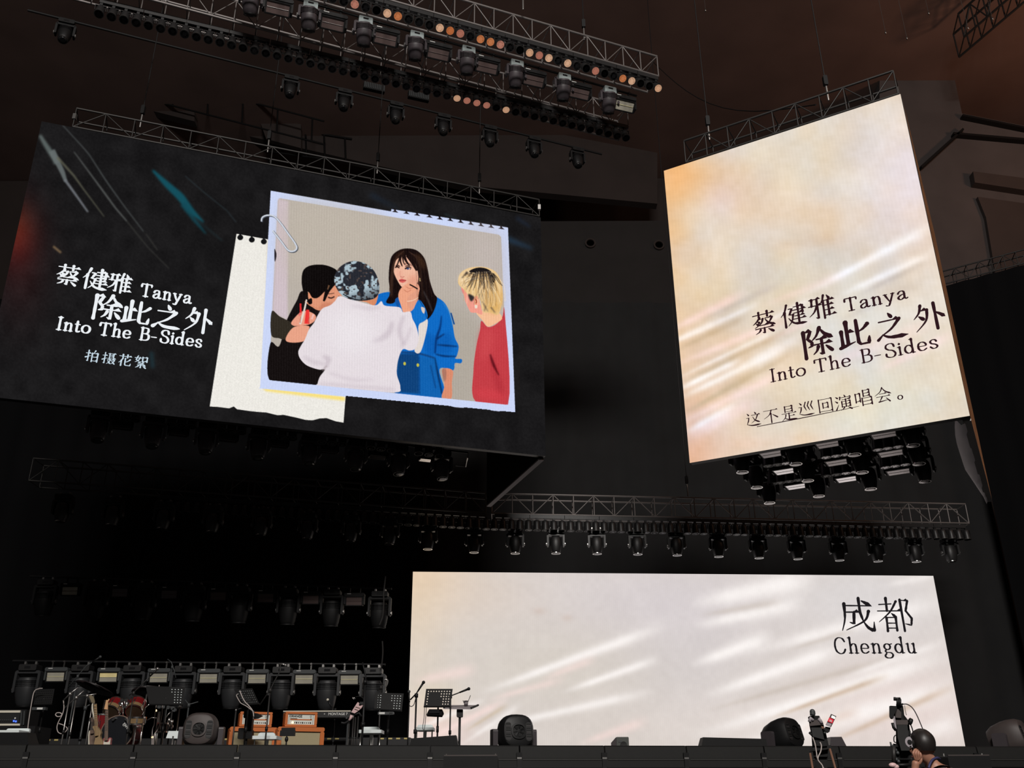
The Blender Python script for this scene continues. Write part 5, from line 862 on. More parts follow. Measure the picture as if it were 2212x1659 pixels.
def wedge(label, P, Y, d=.5, m='black', name='wedge_monitor', cat='monitor speaker', grille=True, taper=.5):
    """P: outline seen from the hall, clockwise from the top left"""
    g = G(name, label, cat, sum(x for x, y in P) / 4, P[2][1], Y); f = [g.p(*v) for v in P]; f[2].z = f[3].z = 0.0 if f[2].z < .45 else f[2].z; bk = [v + Vector((0, d * (taper if i < 2 else 1), -.0 if i < 2 else 0)) for i, v in enumerate(f)]; b = MB(); b.add(f + bk, [(3, 2, 1, 0), (4, 5, 6, 7)] + [(i, (i + 1) % 4, (i + 1) % 4 + 4, i + 4) for i in range(4)]); b.build('cabinet', m, g.o)
    if grille: a = (f[0] + f[3]) / 2; c = (f[1] + f[2]) / 2; b = MB(); b.box((a + c) / 2 + Vector((0, -.006, .04)), ((c - a).length * .25, .012, .03)); b.build('handle', 'dark', g.o); b = MB(); e0, e1 = bk[0], bk[1]; b.add([e0 + Vector((0, .004, -.01)), e1 + Vector((0, .004, -.01)), bk[2] + Vector((0, .004, .03)), bk[3] + Vector((0, .004, .03))], [(3, 2, 1, 0)]); b.build('grille', 'dark', g.o)
    return g
wedge('black wedge monitor in front of the amplifier rack at the far left', [(-35, 1582), (59, 1582), (77, 1622), (-50, 1622)], 14.0)
# music stand and microphones at the left
music_stand('unlit black music stand left of the drum kit', [(78, 1489), (118, 1488), (112, 1521), (72, 1522)], 16.0, 9, 6)
g = G('pale_cable', 'pale cable hanging in a long curve from the left music stand', 'cable', 60, 1580, 15.9); g.tube('cable', [(92, 1487), (84, 1488), (74, 1494), (68, 1520), (60, 1575), (59, 1640)], .008, 'cable', 6, True)
g = G('effects_bar', 'small grey effects unit clamped on the left music stand pole', 'effects unit', 86, 1531, 15.95, z=at(86, 1533, 15.9).z); b = MB(); a, c = g.p(72, 1528), g.p(100, 1534); b.box(((a.x + c.x) / 2, 0, (a.z + c.z) / 2), (c.x - a.x, .08, a.z - c.z)); b.build('housing', 'grey', g.o); b = MB(); b.box(((a.x + c.x) / 2 + .02, -.042, (a.z + c.z) / 2), (.09, .006, .03)); b.build('name_plate', 'printw', g.o)
mic_stand('boom microphone stand rising high left of the drum kit', (168, 1460), 17.4, [(148, 1483.5), (168, 1460), (187, 1438), (201, 1429)], 'grey', ball='grey')
mic_stand('leftmost of three zigzag chrome stands beside the drums', (151.5, 1498), 16.0, [(137, 1513), (151.5, 1498), (169, 1485)], 'steel', False, .013)
mic_stand('middle of three zigzag chrome stands beside the drums', (165, 1506), 16.35, [(139, 1530), (165, 1506), (181, 1492)], 'steel', False, .013)
mic_stand('rightmost of three zigzag chrome stands beside the drums', (188.5, 1502), 16.8, [(165, 1506), (188.5, 1502), (208, 1499)], 'steel', False, .013)
mic_stand('dark straight stand with a short side arm beside the drums', (184.5, 1528), 15.7, [(184.5, 1528), (194, 1522)], 'grey', False, .014)
g = G('looped_cable', 'pale cable looped over the zigzag stands by the drums', 'cable', 132, 1570, 16.1); g.tube('cable', [(137, 1513), (138, 1530), (134, 1545), (126, 1560), (123, 1572), (126, 1582), (135, 1585), (143, 1579), (145, 1573), (138, 1567), (127, 1563)], .008, 'cable', 6, True); g.tube('cable_loop', [(134, 1543), (130, 1540), (123, 1540), (120, 1544), (124, 1548), (131, 1547), (134, 1543)], .009, 'cable', 6, True)
# dark cymbals over the kit
def cymbal(label, px, py, Y, r, rx, ry): g = G('cymbal', label, 'cymbal', px, py, Y); c = g.p(px, py); g.down('pole', px, py, .013, 'steel'); g.tripod(c, 'steel'); b = MB(); b.lathe([(r, 0), (r * .3, .02), (r * .14, .03), (r * .08, .05), (.001, .052)], T(c) @ rotx(R(rx)) @ roty(R(ry)), 28); b.build('cymbal_plate', 'cymbal', g.o, True); b = MB(); b.tube([c, c + Vector((0, 0, .09))], .012, 6); b.build('wing_nut', 'steel', g.o)
cymbal('large dark cymbal tilted above the acoustic guitar', 205, 1487, 17.2, .34, -14, 14); cymbal('dark cymbal above the right tom', 318, 1492, 17.4, .26, -12, -8)
# drums
DYd = 16.6
def drum(name, label, c, axis, r, h, mats, lugs=6, z=None):
    """c: centre point, axis: matrix turning z to the drum axis"""
    o = thing(name, label, 'drum', c); mt = axis; b = MB(); b.mi = 0; b.lathe([(r, -h / 2), (r, -h * .1)], mt, 24, ring=False); b.build('shell_lower', mats[1], o, 'auto'); b = MB(); b.lathe([(r, -h * .1), (r, h / 2)], mt, 24); b.build('shell_upper', mats[0], o, 'auto')
    for s in (-1, 1): b = MB(); b.lathe([(r * 1.0, s * h * .5 - .012), (r * 1.06, s * h * .5 - .012), (r * 1.06, s * h * .5 + .012), (r * 1.0, s * h * .5 + .012)], mt, 24, ring=True); b.build('hoop', mats[2], o, 'auto'); b = MB(); b.lathe([(r, s * (h * .5 + .004)), (.001, s * (h * .5 + .005))], mt, 24); b.build('drumhead', mats[3], o)
    for k in range(lugs): t = 2 * math.pi * (k + .5) / lugs; b = MB(); q = mt @ Vector((r * 1.03 * math.cos(t), r * 1.03 * math.sin(t), 0)); b.box(q, (.022, .022, .06), mt.to_3x3() @ Matrix.Rotation(t, 3, 'Z')); b.build('lug', 'chrome', o); b = MB(); b.tube([mt @ Vector((r * 1.045 * math.cos(t), r * 1.045 * math.sin(t), -h / 2)), mt @ Vector((r * 1.045 * math.cos(t), r * 1.045 * math.sin(t), h / 2))], .005, 5); b.build('tension_rod', 'chrome', o)
    return o
cB = at(263, 1584, DYd); rB = .255
bd = drum('bass_drum', 'bass drum with a black front head and dark red shell', cB, rotx(R(90)), rB, .4, ('red', 'red', 'rosewood', 'basshead'), 8)
for x, y in ((246.5, 1553.5), (273.5, 1554.5), (291, 1571)): q = at(x, y, DYd - .23) - cB; b = MB(); b.box(q, (.03, .05, .055), Matrix.Rotation(R(-45 if x > 260 else 45), 3, 'Y')); b.build('claw_hook', 'chrome', bd)
for s in (-1, 1): b = MB(); b.tube([(s * rB * .9, -.1, -.1), (s * rB * 1.25, -.18, -(cB.z - DECK) + .01)], .014, 7); b.build('spur', 'chrome', bd, True)
def text(body, name, size, mtx, m, parent, ext=.002, bold=0):
    cu = bpy.data.curves.new(name, 'FONT'); cu.body = body; cu.size = size; cu.extrude = ext; cu.offset = bold; cu.align_x = 'CENTER'; cu.align_y = 'CENTER'; t = bpy.data.objects.new(name, cu); COL.objects.link(t); dg = bpy.context.evaluated_depsgraph_get(); me = bpy.data.meshes.new_from_object(t.evaluated_get(dg)); bpy.data.objects.remove(t)
    me.materials.clear(); me.materials.append(M[m]); o = bpy.data.objects.new(name, me); COL.objects.link(o); o.parent = parent; o.matrix_local = mtx; o['kind'] = 'stuff'; return o
q = at(268, 1565.6, DYd - .21) - cB; b = MB(); b.lathe([(.022, 0), (.016, 0), (.016, .004), (.022, .004)], T(q) @ rotx(R(90)), 16, ring=True); b.build('emblem_ring', 'printw', bd)
q = at(275.5, 1573, DYd - .215) - cB; text('YAMAHA', 'lettering', .052, T(q) @ roty(R(46)) @ rotx(R(90)), 'printw', bd, bold=.0012)
for px, py, lab, tl in ((246, 1525, 'left tom with a red to amber fade, under chrome holders', 1), (294, 1524, 'right tom with a red to amber fade, under chrome holders', -1)): c = at(px, py + 4, DYd + .05); drum('tom_drum', lab, c, rotx(R(-46)) @ roty(R(4 * tl)), .135, .22, ('red', 'fade', 'chrome', 'drumhead'), 6)
g = G('tom_holder', 'chrome double tom holder rising from the bass drum', 'drum hardware', 267, 1530, DYd, z=cB.z + rB); g.tube('post', [(265, 1553), (266.5, 1531), (268, 1526)], .016, 'chrome')
for a, c in (((263, 1538), (265, 1508)), ((273, 1538), (274.5, 1507))): g.tube('arm', [a, c], .012, 'chrome')
for x, y in ((264, 1513), (274, 1513), (270, 1527), (260, 1520), (279, 1521)): q = g.p(x, y); b = MB(); b.rbox(q, (.055, .05, .045), .012); b.build('clamp', 'chrome', g.o)
c = at(220.5, 1565, DYd + .15); ft = drum('floor_tom', 'dark red floor tom behind the guitars', c, Matrix.Identity(4), .16, .30, ('red', 'red', 'chrome', 'drumhead'), 6)
for k in range(3): t = R(120 * k + 40); b = MB(); b.tube([(.17 * math.cos(t), .17 * math.sin(t), .05), (.17 * math.cos(t), .17 * math.sin(t), -(c.z - DECK) + .01)], .009, 6); b.build('leg', 'chrome', ft)
c = at(295, 1557, DYd - .42); sn = drum('snare_drum', 'brass-toned snare drum right of the bass drum', c, rotx(R(4)), .13, .10, ('fade', 'fade', 'chrome', 'ivory'), 8); b = MB(); b.tube([(0, 0, -.06), (0, 0, -(c.z - DECK) + .02)], .014, 7); b.build('stand_post', 'chrome', sn)
g = G('hi_hat_stand', 'chrome tripod stand right of the bass drum with an orange cup clip', 'cymbal stand', 313, 1530, 16.3); g.down('pole', 313.5, 1529, .013, 'chrome'); g.tube('arm', [(313.5, 1529), (325, 1519)], .010, 'chrome'); q = g.p(313.5, 1553); b = MB(); b.lathe([(.022, -.03), (.026, .03)], T(q), 10); b.build('cup', 'orange', g.o); c = g.p(313.5, 1529)
for k in range(3): a = R(200 + 120 * k); b = MB(); b.tube([(c.x, c.y, .42), (c.x + .22 * math.cos(a), c.y + .2 * math.sin(a), .22), (c.x + .34 * math.cos(a), c.y + .3 * math.sin(a), .012)], .011, 6); b.build('leg', 'chrome', g.o, True)
# percussion rack
g = G('percussion_rack', 'chrome percussion rack with clamps between the drums and a music stand', 'percussion', 362, 1560, 16.6); g.tube('cross_bar', [(342, 1527), (352, 1526.5), (378, 1529)], .022, 'aludark')
for x, y in ((345, 1527), (354, 1527), (364, 1528.5), (374, 1530), (377, 1534)): q = g.p(x, y); b = MB(); b.rbox(q, (.06, .06, .055), .02); b.build('clamp', 'grey', g.o)
g.down('post', 343, 1537, .013, 'chrome'); g.down('post', 346, 1537, .012, 'chrome'); g.down('post', 372, 1535, .013, 'aludark'); g.down('post', 358, 1545, .011, 'steel'); g.tube('arm', [(358, 1552), (362, 1545), (368, 1538)], .009, 'steel'); g.tube('arm', [(318, 1556), (328, 1550), (338, 1551)], .009, 'steel')
for x, y in ((346, 1570), (349, 1575), (360, 1572), (365, 1556), (371, 1560), (365, 1570), (371, 1571), (343, 1580)): q = g.p(x, y); b = MB(); b.lathe([(.02, -.04), (.024, 0), (.02, .04)], T(q) @ roty(R(70 if x < 350 else 8)), 8); b.build('chrome_clamp', 'chrome', g.o, True)
c = at(351, 1572, 16.5); pn = drum('small_drum', 'small dark drum with chrome hoops on the percussion rack', c, Matrix.Identity(4), .085, .13, ('black', 'black', 'chrome', 'drumhead'), 6)
for x, y, m_ in ((337.5, 1536.5, 'warmled'), (329.5, 1594, 'warmled')): g = G('pilot_light', f'tiny glowing lamp {"high on" if y < 1560 else "at the foot of"} the percussion rack', 'lamp', x, y, 16.3, z=at(x, y, 16.3).z - .03); q = g.p(x, y); b = MB(); b.lathe([(.02, -.03), (.02, .0)], T(q), 8); b.build('holder', 'black', g.o); b = MB(); b.sphere(q + Vector((0, -.015, .01)), .017, n=8, m=6); b.build('bulb', m_, g.o, True)
g = G('stage_cable', 'left of two pale cables hanging by the percussion rack', 'cable', 330, 1585, 16.2); g.tube('cable', [(344, 1480), (341, 1505), (335, 1540), (333, 1565), (329, 1580), (328, 1640)], .007, 'cable', 6, True)
g = G('stage_cable', 'right of two pale cables hanging by the percussion rack', 'cable', 345, 1585, 16.2); g.tube('cable', [(366, 1488), (360, 1496), (352, 1520), (349, 1550), (341, 1575), (332, 1592), (331, 1640)], .007, 'cable', 6, True)
mic_stand('boom microphone stand reaching up over the right tom', (288.6, 1496), 16.0, [(279, 1502), (288.6, 1496), (308, 1477), (326, 1459)], 'aludark', ball='steel')
mic_stand('tall microphone boom high behind the percussion rack', (372, 1440), 18.5, [(380, 1465), (376, 1448), (370, 1430), (362, 1424)], 'grey', False, .011, tri=False)
music_stand('perforated music stand with a black sheet, right of the drums', [(315, 1482), (400, 1484), (395, 1523), (322, 1522)], 15.6, 11, 6, lambda i, j: i < 7 or (i < 8 and j > 1), .12, (.58, .05, .98, .9))
mic_stand('short stand with a side arm right of the drums', (408, 1522), 15.7, [(400, 1512), (408, 1522), (428, 1516)], 'grey', False, .012)
g = G('sheet_stand', 'low stand holding a pale sheet of paper before the percussion rack', 'paper stand', 374, 1588, 15.2); P_ = [g.p(364, 1579, .1), g.p(390.5, 1579, .1), g.p(387.5, 1595.5), g.p(358.5, 1594.5)]; n_ = Vector((0, -.008, .003)); b = MB(); b.add(P_ + [v - n_ for v in P_], [(0, 1, 2, 3), (7, 6, 5, 4)] + [(i, i + 4, (i + 1) % 4 + 4, (i + 1) % 4) for i in range(4)]); b.build('paper_sheet', 'white', g.o); g.down('pole', 374, 1590, .012, 'steel'); g.tripod(g.p(374, 1590), 'steel', .22)
mic_stand('thin chrome stand above the pale sheet', (388.5, 1524), 16.2, [(388.5, 1524), (392, 1518)], 'steel', False, .012)
# guitars on stands
def guitar(name, label, Y, outline, bm, neck, head, nm, hm, guard=None, extra=None):
    g = G(name, label, 'guitar', outline[0][0], outline[0][1], Y); P = [g.p(*v) for v in spline(outline, True, 4)]; n = len(P); b = MB(); b.add(P + [v + Vector((0, .06, 0)) for v in P], [tuple(range(n - 1, -1, -1)), tuple(range(n, 2 * n))] + [(i, (i + 1) % n, (i + 1) % n + n, i + n) for i in range(n)]); bo = b.build('body', bm, g.o)
    a, c = g.p(*neck[0]), g.p(*neck[1]); b = MB(); d = c - a; b.tube([a + Vector((0, -.012, 0)), c + Vector((0, -.012, 0))], [.03, .024], 6); ne = b.build('neck', nm, g.o)
    for k in range(12): t = 1 - .5 ** (k / 7.); b = MB(); b.box(c + (a - c) * t + Vector((0, -.038, 0)), (.046, .004, .004)); b.build('fret', 'steel', ne)
    P = [g.p(*v) for v in head]; n = len(P); b = MB(); b.add([v + Vector((0, -.02, 0)) for v in P] + [v + Vector((0, .0, 0)) for v in P], [tuple(range(n - 1, -1, -1)), tuple(range(n, 2 * n))] + [(i, (i + 1) % n, (i + 1) % n + n, i + n) for i in range(n)]); hd_ = b.build('headstock', hm, g.o)
    for k in range(6): t = (k + .5) / 6; q = P[0].lerp(P[1], t); b = MB(); b.box(q + Vector((-.016, -.01, 0)), (.026, .014, .012)); b.build('tuning_peg', 'chrome', hd_)
    if guard: P = [g.p(*v) + Vector((0, -.008, 0)) for v in spline(guard, True, 4)]; n = len(P); b = MB(); b.add(P + [v + Vector((0, .009, 0)) for v in P], [tuple(range(n - 1, -1, -1)), tuple(range(n, 2 * n))] + [(i, (i + 1) % n, (i + 1) % n + n, i + n) for i in range(n)]); b.build('pickguard', 'ivory', bo)
    return g
gt = guitar('electric_guitar', 'electric guitar with maple neck, rose body and ivory guard before the bass drum', 15.2, [(224, 1594), (229, 1598), (233, 1597), (237, 1593), (239, 1597), (238, 1606), (240, 1616), (238, 1628), (230, 1632), (221, 1628), (220, 1616), (223, 1604)], 'rose', ((230, 1600), (231.5, 1534)), [(226, 1532), (230.5, 1512), (233, 1513), (236.5, 1509.5), (237, 1512), (234, 1517), (233.5, 1533)], 'rosewood', 'maple', [(225, 1600), (230, 1603), (235, 1602), (238.5, 1595), (238, 1606), (236, 1614), (229, 1616), (224, 1610)])
ag = guitar('acoustic_guitar', 'tan guitar with a strap, leaning left of the maple-necked one', 15.3, [(200, 1570), (207, 1568), (213, 1574), (218, 1582), (216, 1592), (222, 1602), (222, 1620), (214, 1632), (204, 1628), (203, 1608), (206, 1592), (204, 1580)], 'tan', ((209.5, 1590), (206.5, 1521)), [(193, 1504), (199, 1518), (205, 1520), (205.5, 1515), (203, 1506), (198, 1501)], 'tan', 'olive'); ag.tube('strap', [(202, 1518), (199.5, 1524), (201, 1540), (206, 1560), (211, 1575)], .012, 'ivory', 6, True)
guitar('acoustic_guitar', 'dark-brown guitar with pale binding, nearest the zigzag stands', 15.6, [(194, 1578), (199, 1572), (204, 1576), (206, 1592), (207, 1614), (200, 1630), (192, 1628), (190, 1608), (192, 1592)], 'rosewood', ((200, 1585), (201, 1560)), [(198, 1560), (198, 1550), (203, 1550), (203, 1560)], 'rosewood', 'rosewood', [(191, 1590), (193, 1579), (194.5, 1580), (193, 1592), (193.5, 1612), (191.5, 1612)])
for x, yy_, lb_ in ((231, 15.32, 'maple-necked electric guitar'), (212, 15.45, 'tan strapped guitar'), (199, 15.75, 'dark-brown guitar')):
    P0 = at(x, 1600, yy_); g = thing('guitar_stand', f'low black stand holding the {lb_}', 'guitar stand', (P0.x, P0.y, DECK))
    for s in (-1, 1): b = MB(); b.tube([(s * .06, .02, .42), (s * .12, .0, .2), (s * .16, -.1, .012)], .010, 6); b.build('leg', 'black', g, True)
    b = MB(); b.tube([(0, .04, .52), (0, .1, .25), (0, .2, .012)], .010, 6); b.build('back_leg', 'black', g, True)
# big lamp heads standing along the front of the stage
def floor_head(label, px, pyc, Y, r, yaw, tilt=0, m='brownish'):
    c = at(px, pyc, Y); H = c.z - DECK; o = thing('floor_moving_light', label, 'stage light', (c.x, c.y, DECK), yaw, 'large moving heads along the stage front'); k = r / .25; b = MB(); b.rbox((0, .05, .09), (.56 * k, .42 * k, .18), .04, axis='z'); b.build('base', 'black', o)
    for s in (-1, 1):
        b = MB(); b.rbox((s * .285 * k, .08, (H + .06 + .18) / 2), (.07 * k, .2 * k, H + .06 - .18), .03 * k, axis='x'); b.build('yoke_arm', 'shell', o)
    mt = T((0, 0, H)) @ rotx(R(90) + tilt); b = MB(); b.lathe([(.10 * k, -.30 * k), (.17 * k, -.28 * k), (.215 * k, -.2 * k), (.245 * k, -.05 * k), (.248 * k, .06 * k), (.238 * k, .15 * k), (.205 * k, .21 * k), (.18 * k, .222 * k)], mt, 28, pw=.72); hd_ = b.build('head', m, o, 'auto')
    f = lambda x, y, z: mt @ Vector((x * k, y * k, z * k)); r3 = mt.to_3x3()
    b = MB(); b.lathe([(.088 * k, .218 * k), (.108 * k, .222 * k), (.108 * k, .242 * k), (.084 * k, .244 * k)], mt, 24, ring=True, pw=.85); b.build('fan_ring', m, hd_, 'auto'); b = MB(); b.lathe([(.088 * k, .2235 * k), (.001, .2235 * k)], mt, 20); b.build('fan_well', 'print_', hd_)
    for i in range(7): t = 2 * math.pi * i / 7; b = MB(); v = [f(math.cos(t + a_) * q, math.sin(t + a_) * q, z) for q, a_, z in ((.02, 0, .228), (.075, .25, .226), (.08, .62, .232), (.024, .8, .234))]; b.add(v + [p_ + r3 @ Vector((0, 0, .003)) for p_ in v], [(0, 1, 2, 3), (7, 6, 5, 4), (0, 4, 5, 1), (2, 6, 7, 3)]); b.build('fan_blade', 'dark', hd_)
    b = MB(); b.lathe([(.026 * k, .222 * k), (.026 * k, .238 * k), (.001, .24 * k)], mt, 12); b.build('fan_hub', 'dark', hd_, 'auto')
    for s in (-1, 1):
        b = MB(); b.rbox(f(s * .148, -.005, .2165), (.085 * k, .25 * k, .016 * k), .035 * k, r3, axis='z'); w_ = b.build('vent_panel', 'print_', hd_)
        for i in range(8): b = MB(); b.box(f(s * .148, -.10 + i * .028, .224), (.066 * k, .008 * k, .01 * k), r3); b.build('vent_slat', 'dark' if i % 3 else 'shell', hd_)
    return o
floor_head('brown-black moving head with a fan, between the paper sheet and amplifiers', 434.5, 1579, 14.5, .245, R(8), R(-4)); floor_head('black moving head on the stage edge left of the small box', 1112, 1585, 14.3, .25, R(14), R(-6), 'black'); floor_head('black moving head turned aside, behind the low flat wedge', 1692, 1590, 15.1, .245, R(40), R(-14), 'black'); floor_head('dark moving head cut by the right picture edge', 2184, 1594, 15.6, .26, R(48), R(-12), 'brownish')
# amplifiers
def amp_cab(label, px, Y, yaw):
    top = at(px, 1572, Y); H = top.z - DECK; o = thing('guitar_cabinet', label, 'guitar amplifier', (top.x, top.y, DECK), yaw, 'orange guitar cabinets'); W, D = .79, .36; fr = -D / 2
    b = MB(); b.rbox((0, .03, H / 2), (W, D - .06, H), .04); b.build('shell', 'orange', o)
    for c, d in (((0, fr + .02, H - .035), (W, .05, .07)), ((0, fr + .02, .035), (W, .05, .07)), ((-W / 2 + .035, fr + .02, H / 2), (.07, .05, H - .14)), ((W / 2 - .035, fr + .02, H / 2), (.07, .05, H - .14))): b = MB(); b.rbox(c, d, .025); b.build('front_frame', 'orange', o)
    b = MB(); b.box((0, fr + .04, H / 2), (W - .13, .02, H - .13)); gr = b.build('grille_cloth', 'wovencloth', o); b = MB(); b.lathe([(.036, 0), (.036, .006), (.001, .007)], T((0, fr + .028, H * .30)) @ rotx(R(90)), 16); em = b.build('badge', 'print_', gr); b = MB(); b.lathe([(.030, .006), (.022, .006), (.022, .009), (.030, .009)], T((0, fr + .028, H * .30)) @ rotx(R(90)), 16, ring=True); b.build('badge_ring', 'printw', gr)
    return o
def amp_head(label, px, Y, yaw, logo=True):
    z0 = at(px, 1571, Y).z; z1 = at(px, 1539, Y).z; c = at(px, 1555, Y); H = z1 - z0; o = thing('guitar_amplifier', label, 'guitar amplifier', (c.x, c.y, z0), yaw, 'orange amplifier heads'); W, D = .545, .27; fr = -D / 2
    b = MB(); b.rbox((0, .02, H / 2), (W, D - .04, H), .03); b.build('shell', 'orange', o)
    for cc, d in (((0, fr + .02, H - .018), (W, .045, .036)), ((0, fr + .02, .018), (W, .045, .036)), ((-W / 2 + .022, fr + .02, H / 2), (.044, .045, H - .07)), ((W / 2 - .022, fr + .02, H / 2), (.044, .045, H - .07))): b = MB(); b.rbox(cc, d, .016); b.build('front_frame', 'orange', o)
    b = MB(); b.box((0, fr + .03, H / 2), (W - .085, .02, H - .07)); fp = b.build('front_panel', 'cream', o); y = fr + .018
    b = MB(); b.box((0, y, H * .48), (W * .68, .006, .016)); b.build('orange_stripe', 'orange', fp); b = MB(); b.box((-W * .23, y, H * .54), (W * .22, .006, .008)); b.build('black_stripe', 'print_', fp); b = MB(); b.box((W * .31, y, H * .54), (W * .05, .006, .008)); b.build('black_stripe', 'print_', fp)
    for s in (-1, 1): b = MB(); b.box((s * W * .375, y, H * .5), (.004, .006, H * .66)); b.build('panel_line', 'print_', fp)
    for i in range(9): r_ = .0125 if i in (1, 4, 8) else .008; x = -W * .20 + i * W * .062; b = MB(); b.lathe([(r_, 0), (r_ * .85, .018), (.001, .019)], T((x, y + .003, H * .28)) @ rotx(R(90)), 10); b.build('knob', 'print_', fp, 'auto')
    b = MB(); b.sphere(Vector((-W * .255, y, H * .28)), .017, n=10, m=6); b.build('pilot_light', 'warmled' if logo else 'cream', fp, True); b = MB(); b.lathe([(.016, 0), (.012, 0), (.012, .004), (.016, .004)], T((W * .30, y, H * .70)) @ rotx(R(90)), 14, ring=True); b.build('emblem', 'print_', fp)
    text('ORANGE', 'lettering', .052, T((-W * .17, y - .001, H * .70)) @ rotx(R(90)), 'print_', fp, bold=.0016); return o
AY = 17.3
amp_cab('left orange guitar cabinet, half hidden by a dark equipment stand', 546, AY + .05, R(21)); amp_cab('right orange guitar cabinet with a clear cream grille', 648, AY, R(21)); amp_head('left orange amplifier head behind the dark equipment stand', 551, AY, R(21)); amp_head('right orange amplifier head with a glowing pilot lamp', 648, AY - .02, R(21))
# keyboard behind the right amplifier
g = G('keyboard', 'long black stage keyboard with a pale top edge behind the right amplifier', 'keyboard', 690, 1543, 18.2, z=at(690, 1550, 18.2).z); a, c = g.p(612, 1537.5), g.p(757, 1549.5); b = MB(); b.box(((a.x + c.x) / 2, .2, (a.z + c.z) / 2), (c.x - a.x, .4, a.z - c.z)); b.build('case', 'plastic', g.o); b = MB(); b.box(((a.x + c.x) / 2, -.0, a.z + .008), (c.x - a.x, .02, .018)); b.build('top_edge', 'ivory', g.o); q = g.p(730, 1542.5); text('MONTAGE 7', 'lettering', .062, T((q.x, -.004, q.z)) @ rotx(R(90)), 'printw', g.o, bold=.001); q = g.p(701, 1542.5); b = MB(); b.sphere(Vector((q.x, -.004, q.z)), .012, n=8, m=6); b.build('badge', 'printw', g.o)
kz = g.l.z; kx = g.l.x; st_ = thing('keyboard_stand', 'dark keyboard stand with two posts behind the right amplifier', 'keyboard stand', (kx, 18.4, DECK))
for x in (-.55, .5): b = MB(); b.tube([(x, 0, kz - DECK - .02), (x, 0, .03)], .022, 8); b.build('post', 'grey', st_); b = MB(); b.tube([(x, -.2, kz - DECK - .01), (x, .2, kz - DECK - .01)], .016, 6); b.build('arm', 'grey', st_); b = MB(); b.tube([(x, -.25, .02), (x, .25, .02)], .016, 6); b.build('foot', 'grey', st_)
b = MB(); b.box((0, .02, .35), (1.1, .05, .08)); b.build('cross_bar', 'dark', st_)
mic_stand('microphone on a boom above the keyboard', (724, 1532), 18.8, [(726, 1545), (719, 1534), (715, 1526)], 'black', True, .010, ball='ivory')
# pink-bodied guitar lying on a tall stand
g = G('horned_guitar', 'pale pink horned guitar tilted on a stand right of the keyboard', 'guitar', 772, 1528, 16.2, z=at(772, 1548, 16.2).z); P = [g.p(*v) for v in [(773, 1516.5), (775.5, 1518.5), (774.5, 1523), (777, 1525), (780.5, 1523.5), (784, 1520), (785, 1522.5), (780, 1530), (773, 1536), (766, 1541), (761, 1539), (759, 1538), (764, 1530), (769, 1522)]]; n = len(P); b = MB(); b.add(P + [v + Vector((0, .05, 0)) for v in P], [tuple(range(n - 1, -1, -1)), tuple(range(n, 2 * n))] + [(i, (i + 1) % n, (i + 1) % n + n, i + n) for i in range(n)]); bo = b.build('body', 'pink', g.o)
for a, c in (((768, 1527), (778, 1530)), ((766, 1531.5), (774, 1534.5))): b = MB(); b.tube([g.p(*a) + Vector((0, -.006, 0)), g.p(*c) + Vector((0, -.006, 0))], .006, 5); b.build('pickup', 'rosewood', bo)
g.tube('tail', [(760, 1545), (757, 1552), (754, 1556)], [.03, .022, .018], 'pink', 7); g.tube('strap', [(754, 1556), (745, 1562), (737, 1561)], .02, 'black', 6, True); q = g.p(781, 1519); b = MB(); b.box(q, (.05, .05, .04)); b.build('bridge', 'black', g.o)
g = G('guitar_floor_stand', 'tall multi-post stand under the pale pink guitar', 'guitar stand', 766, 1560, 16.25)
for x, y in ((754.5, 1563), (763.5, 1550), (768, 1549), (774, 1547)): g.down('post', x, y, .011, 'aludark')
g.tube('yoke_bar', [(757, 1541), (766, 1544), (776, 1540), (780, 1548)], .018, 'black'); g.tube('cross_bar', [(752, 1594), (776, 1594)], .012, 'black')
g = G('tuner_clip', 'small chrome clip held above the pale pink guitar', 'clip', 764, 1508, 16.2, z=at(764, 1511, 16.2).z); g.tube('clip', [(761, 1506), (764, 1511)], .008, 'chrome'); g.tube('clip', [(764, 1506), (767, 1510)], .007, 'chrome'); g.tube('gooseneck', [(767, 1506), (776, 1504), (784, 1508), (785.5, 1515)], .005, 'black', 5, True)
# stands between the amplifiers and the LED wall
mic_stand('tall boom microphone stand between the two amplifiers', (583.6, 1490), 14.9, [(561, 1523), (583.6, 1490), (597, 1464), (605, 1450), (606, 1436)], 'aludark', False, .012); g = G('overhead_microphone', 'small pale microphone across the top of the tall boom between amplifiers', 'microphone', 610, 1434, 14.9, z=at(610, 1436, 14.9).z); g.tube('body', [(602, 1434), (612, 1435), (617, 1437)], .014, 'steel'); b = MB(); b.sphere(g.p(617, 1437), .022, n=8, m=6); b.build('grille', 'steel', g.o, True)
music_stand('tilted perforated music stand with cables before the left amplifier', [(505, 1489), (545, 1487), (560, 1520), (526, 1523)], 15.8, 8, 6, lambda i, j: (i * 7 + j * 5) % 11 == 0, .16, (.05, .1, .95, .9))
g = G('stand_cables', 'grey cables drooping from the tilted music stand', 'cable', 536, 1535, 15.65); g.tube('cable', [(514, 1499), (511, 1503), (518, 1516), (522, 1520), (533, 1526), (546, 1536)], .007, 'cable', 6, True); g.tube('cable', [(518, 1492), (524, 1507), (530, 1517), (537, 1524), (546, 1536), (548, 1548)], .009, 'cable', 6, True)
g = G('equipment_stand', 'dark stand hung with boxes and cables before the left amplifier', 'equipment stand', 537, 1570, 16.5); g.down('pole', 539, 1530, .02, 'black'); g.tripod(g.p(539, 1530), 'black', .3)
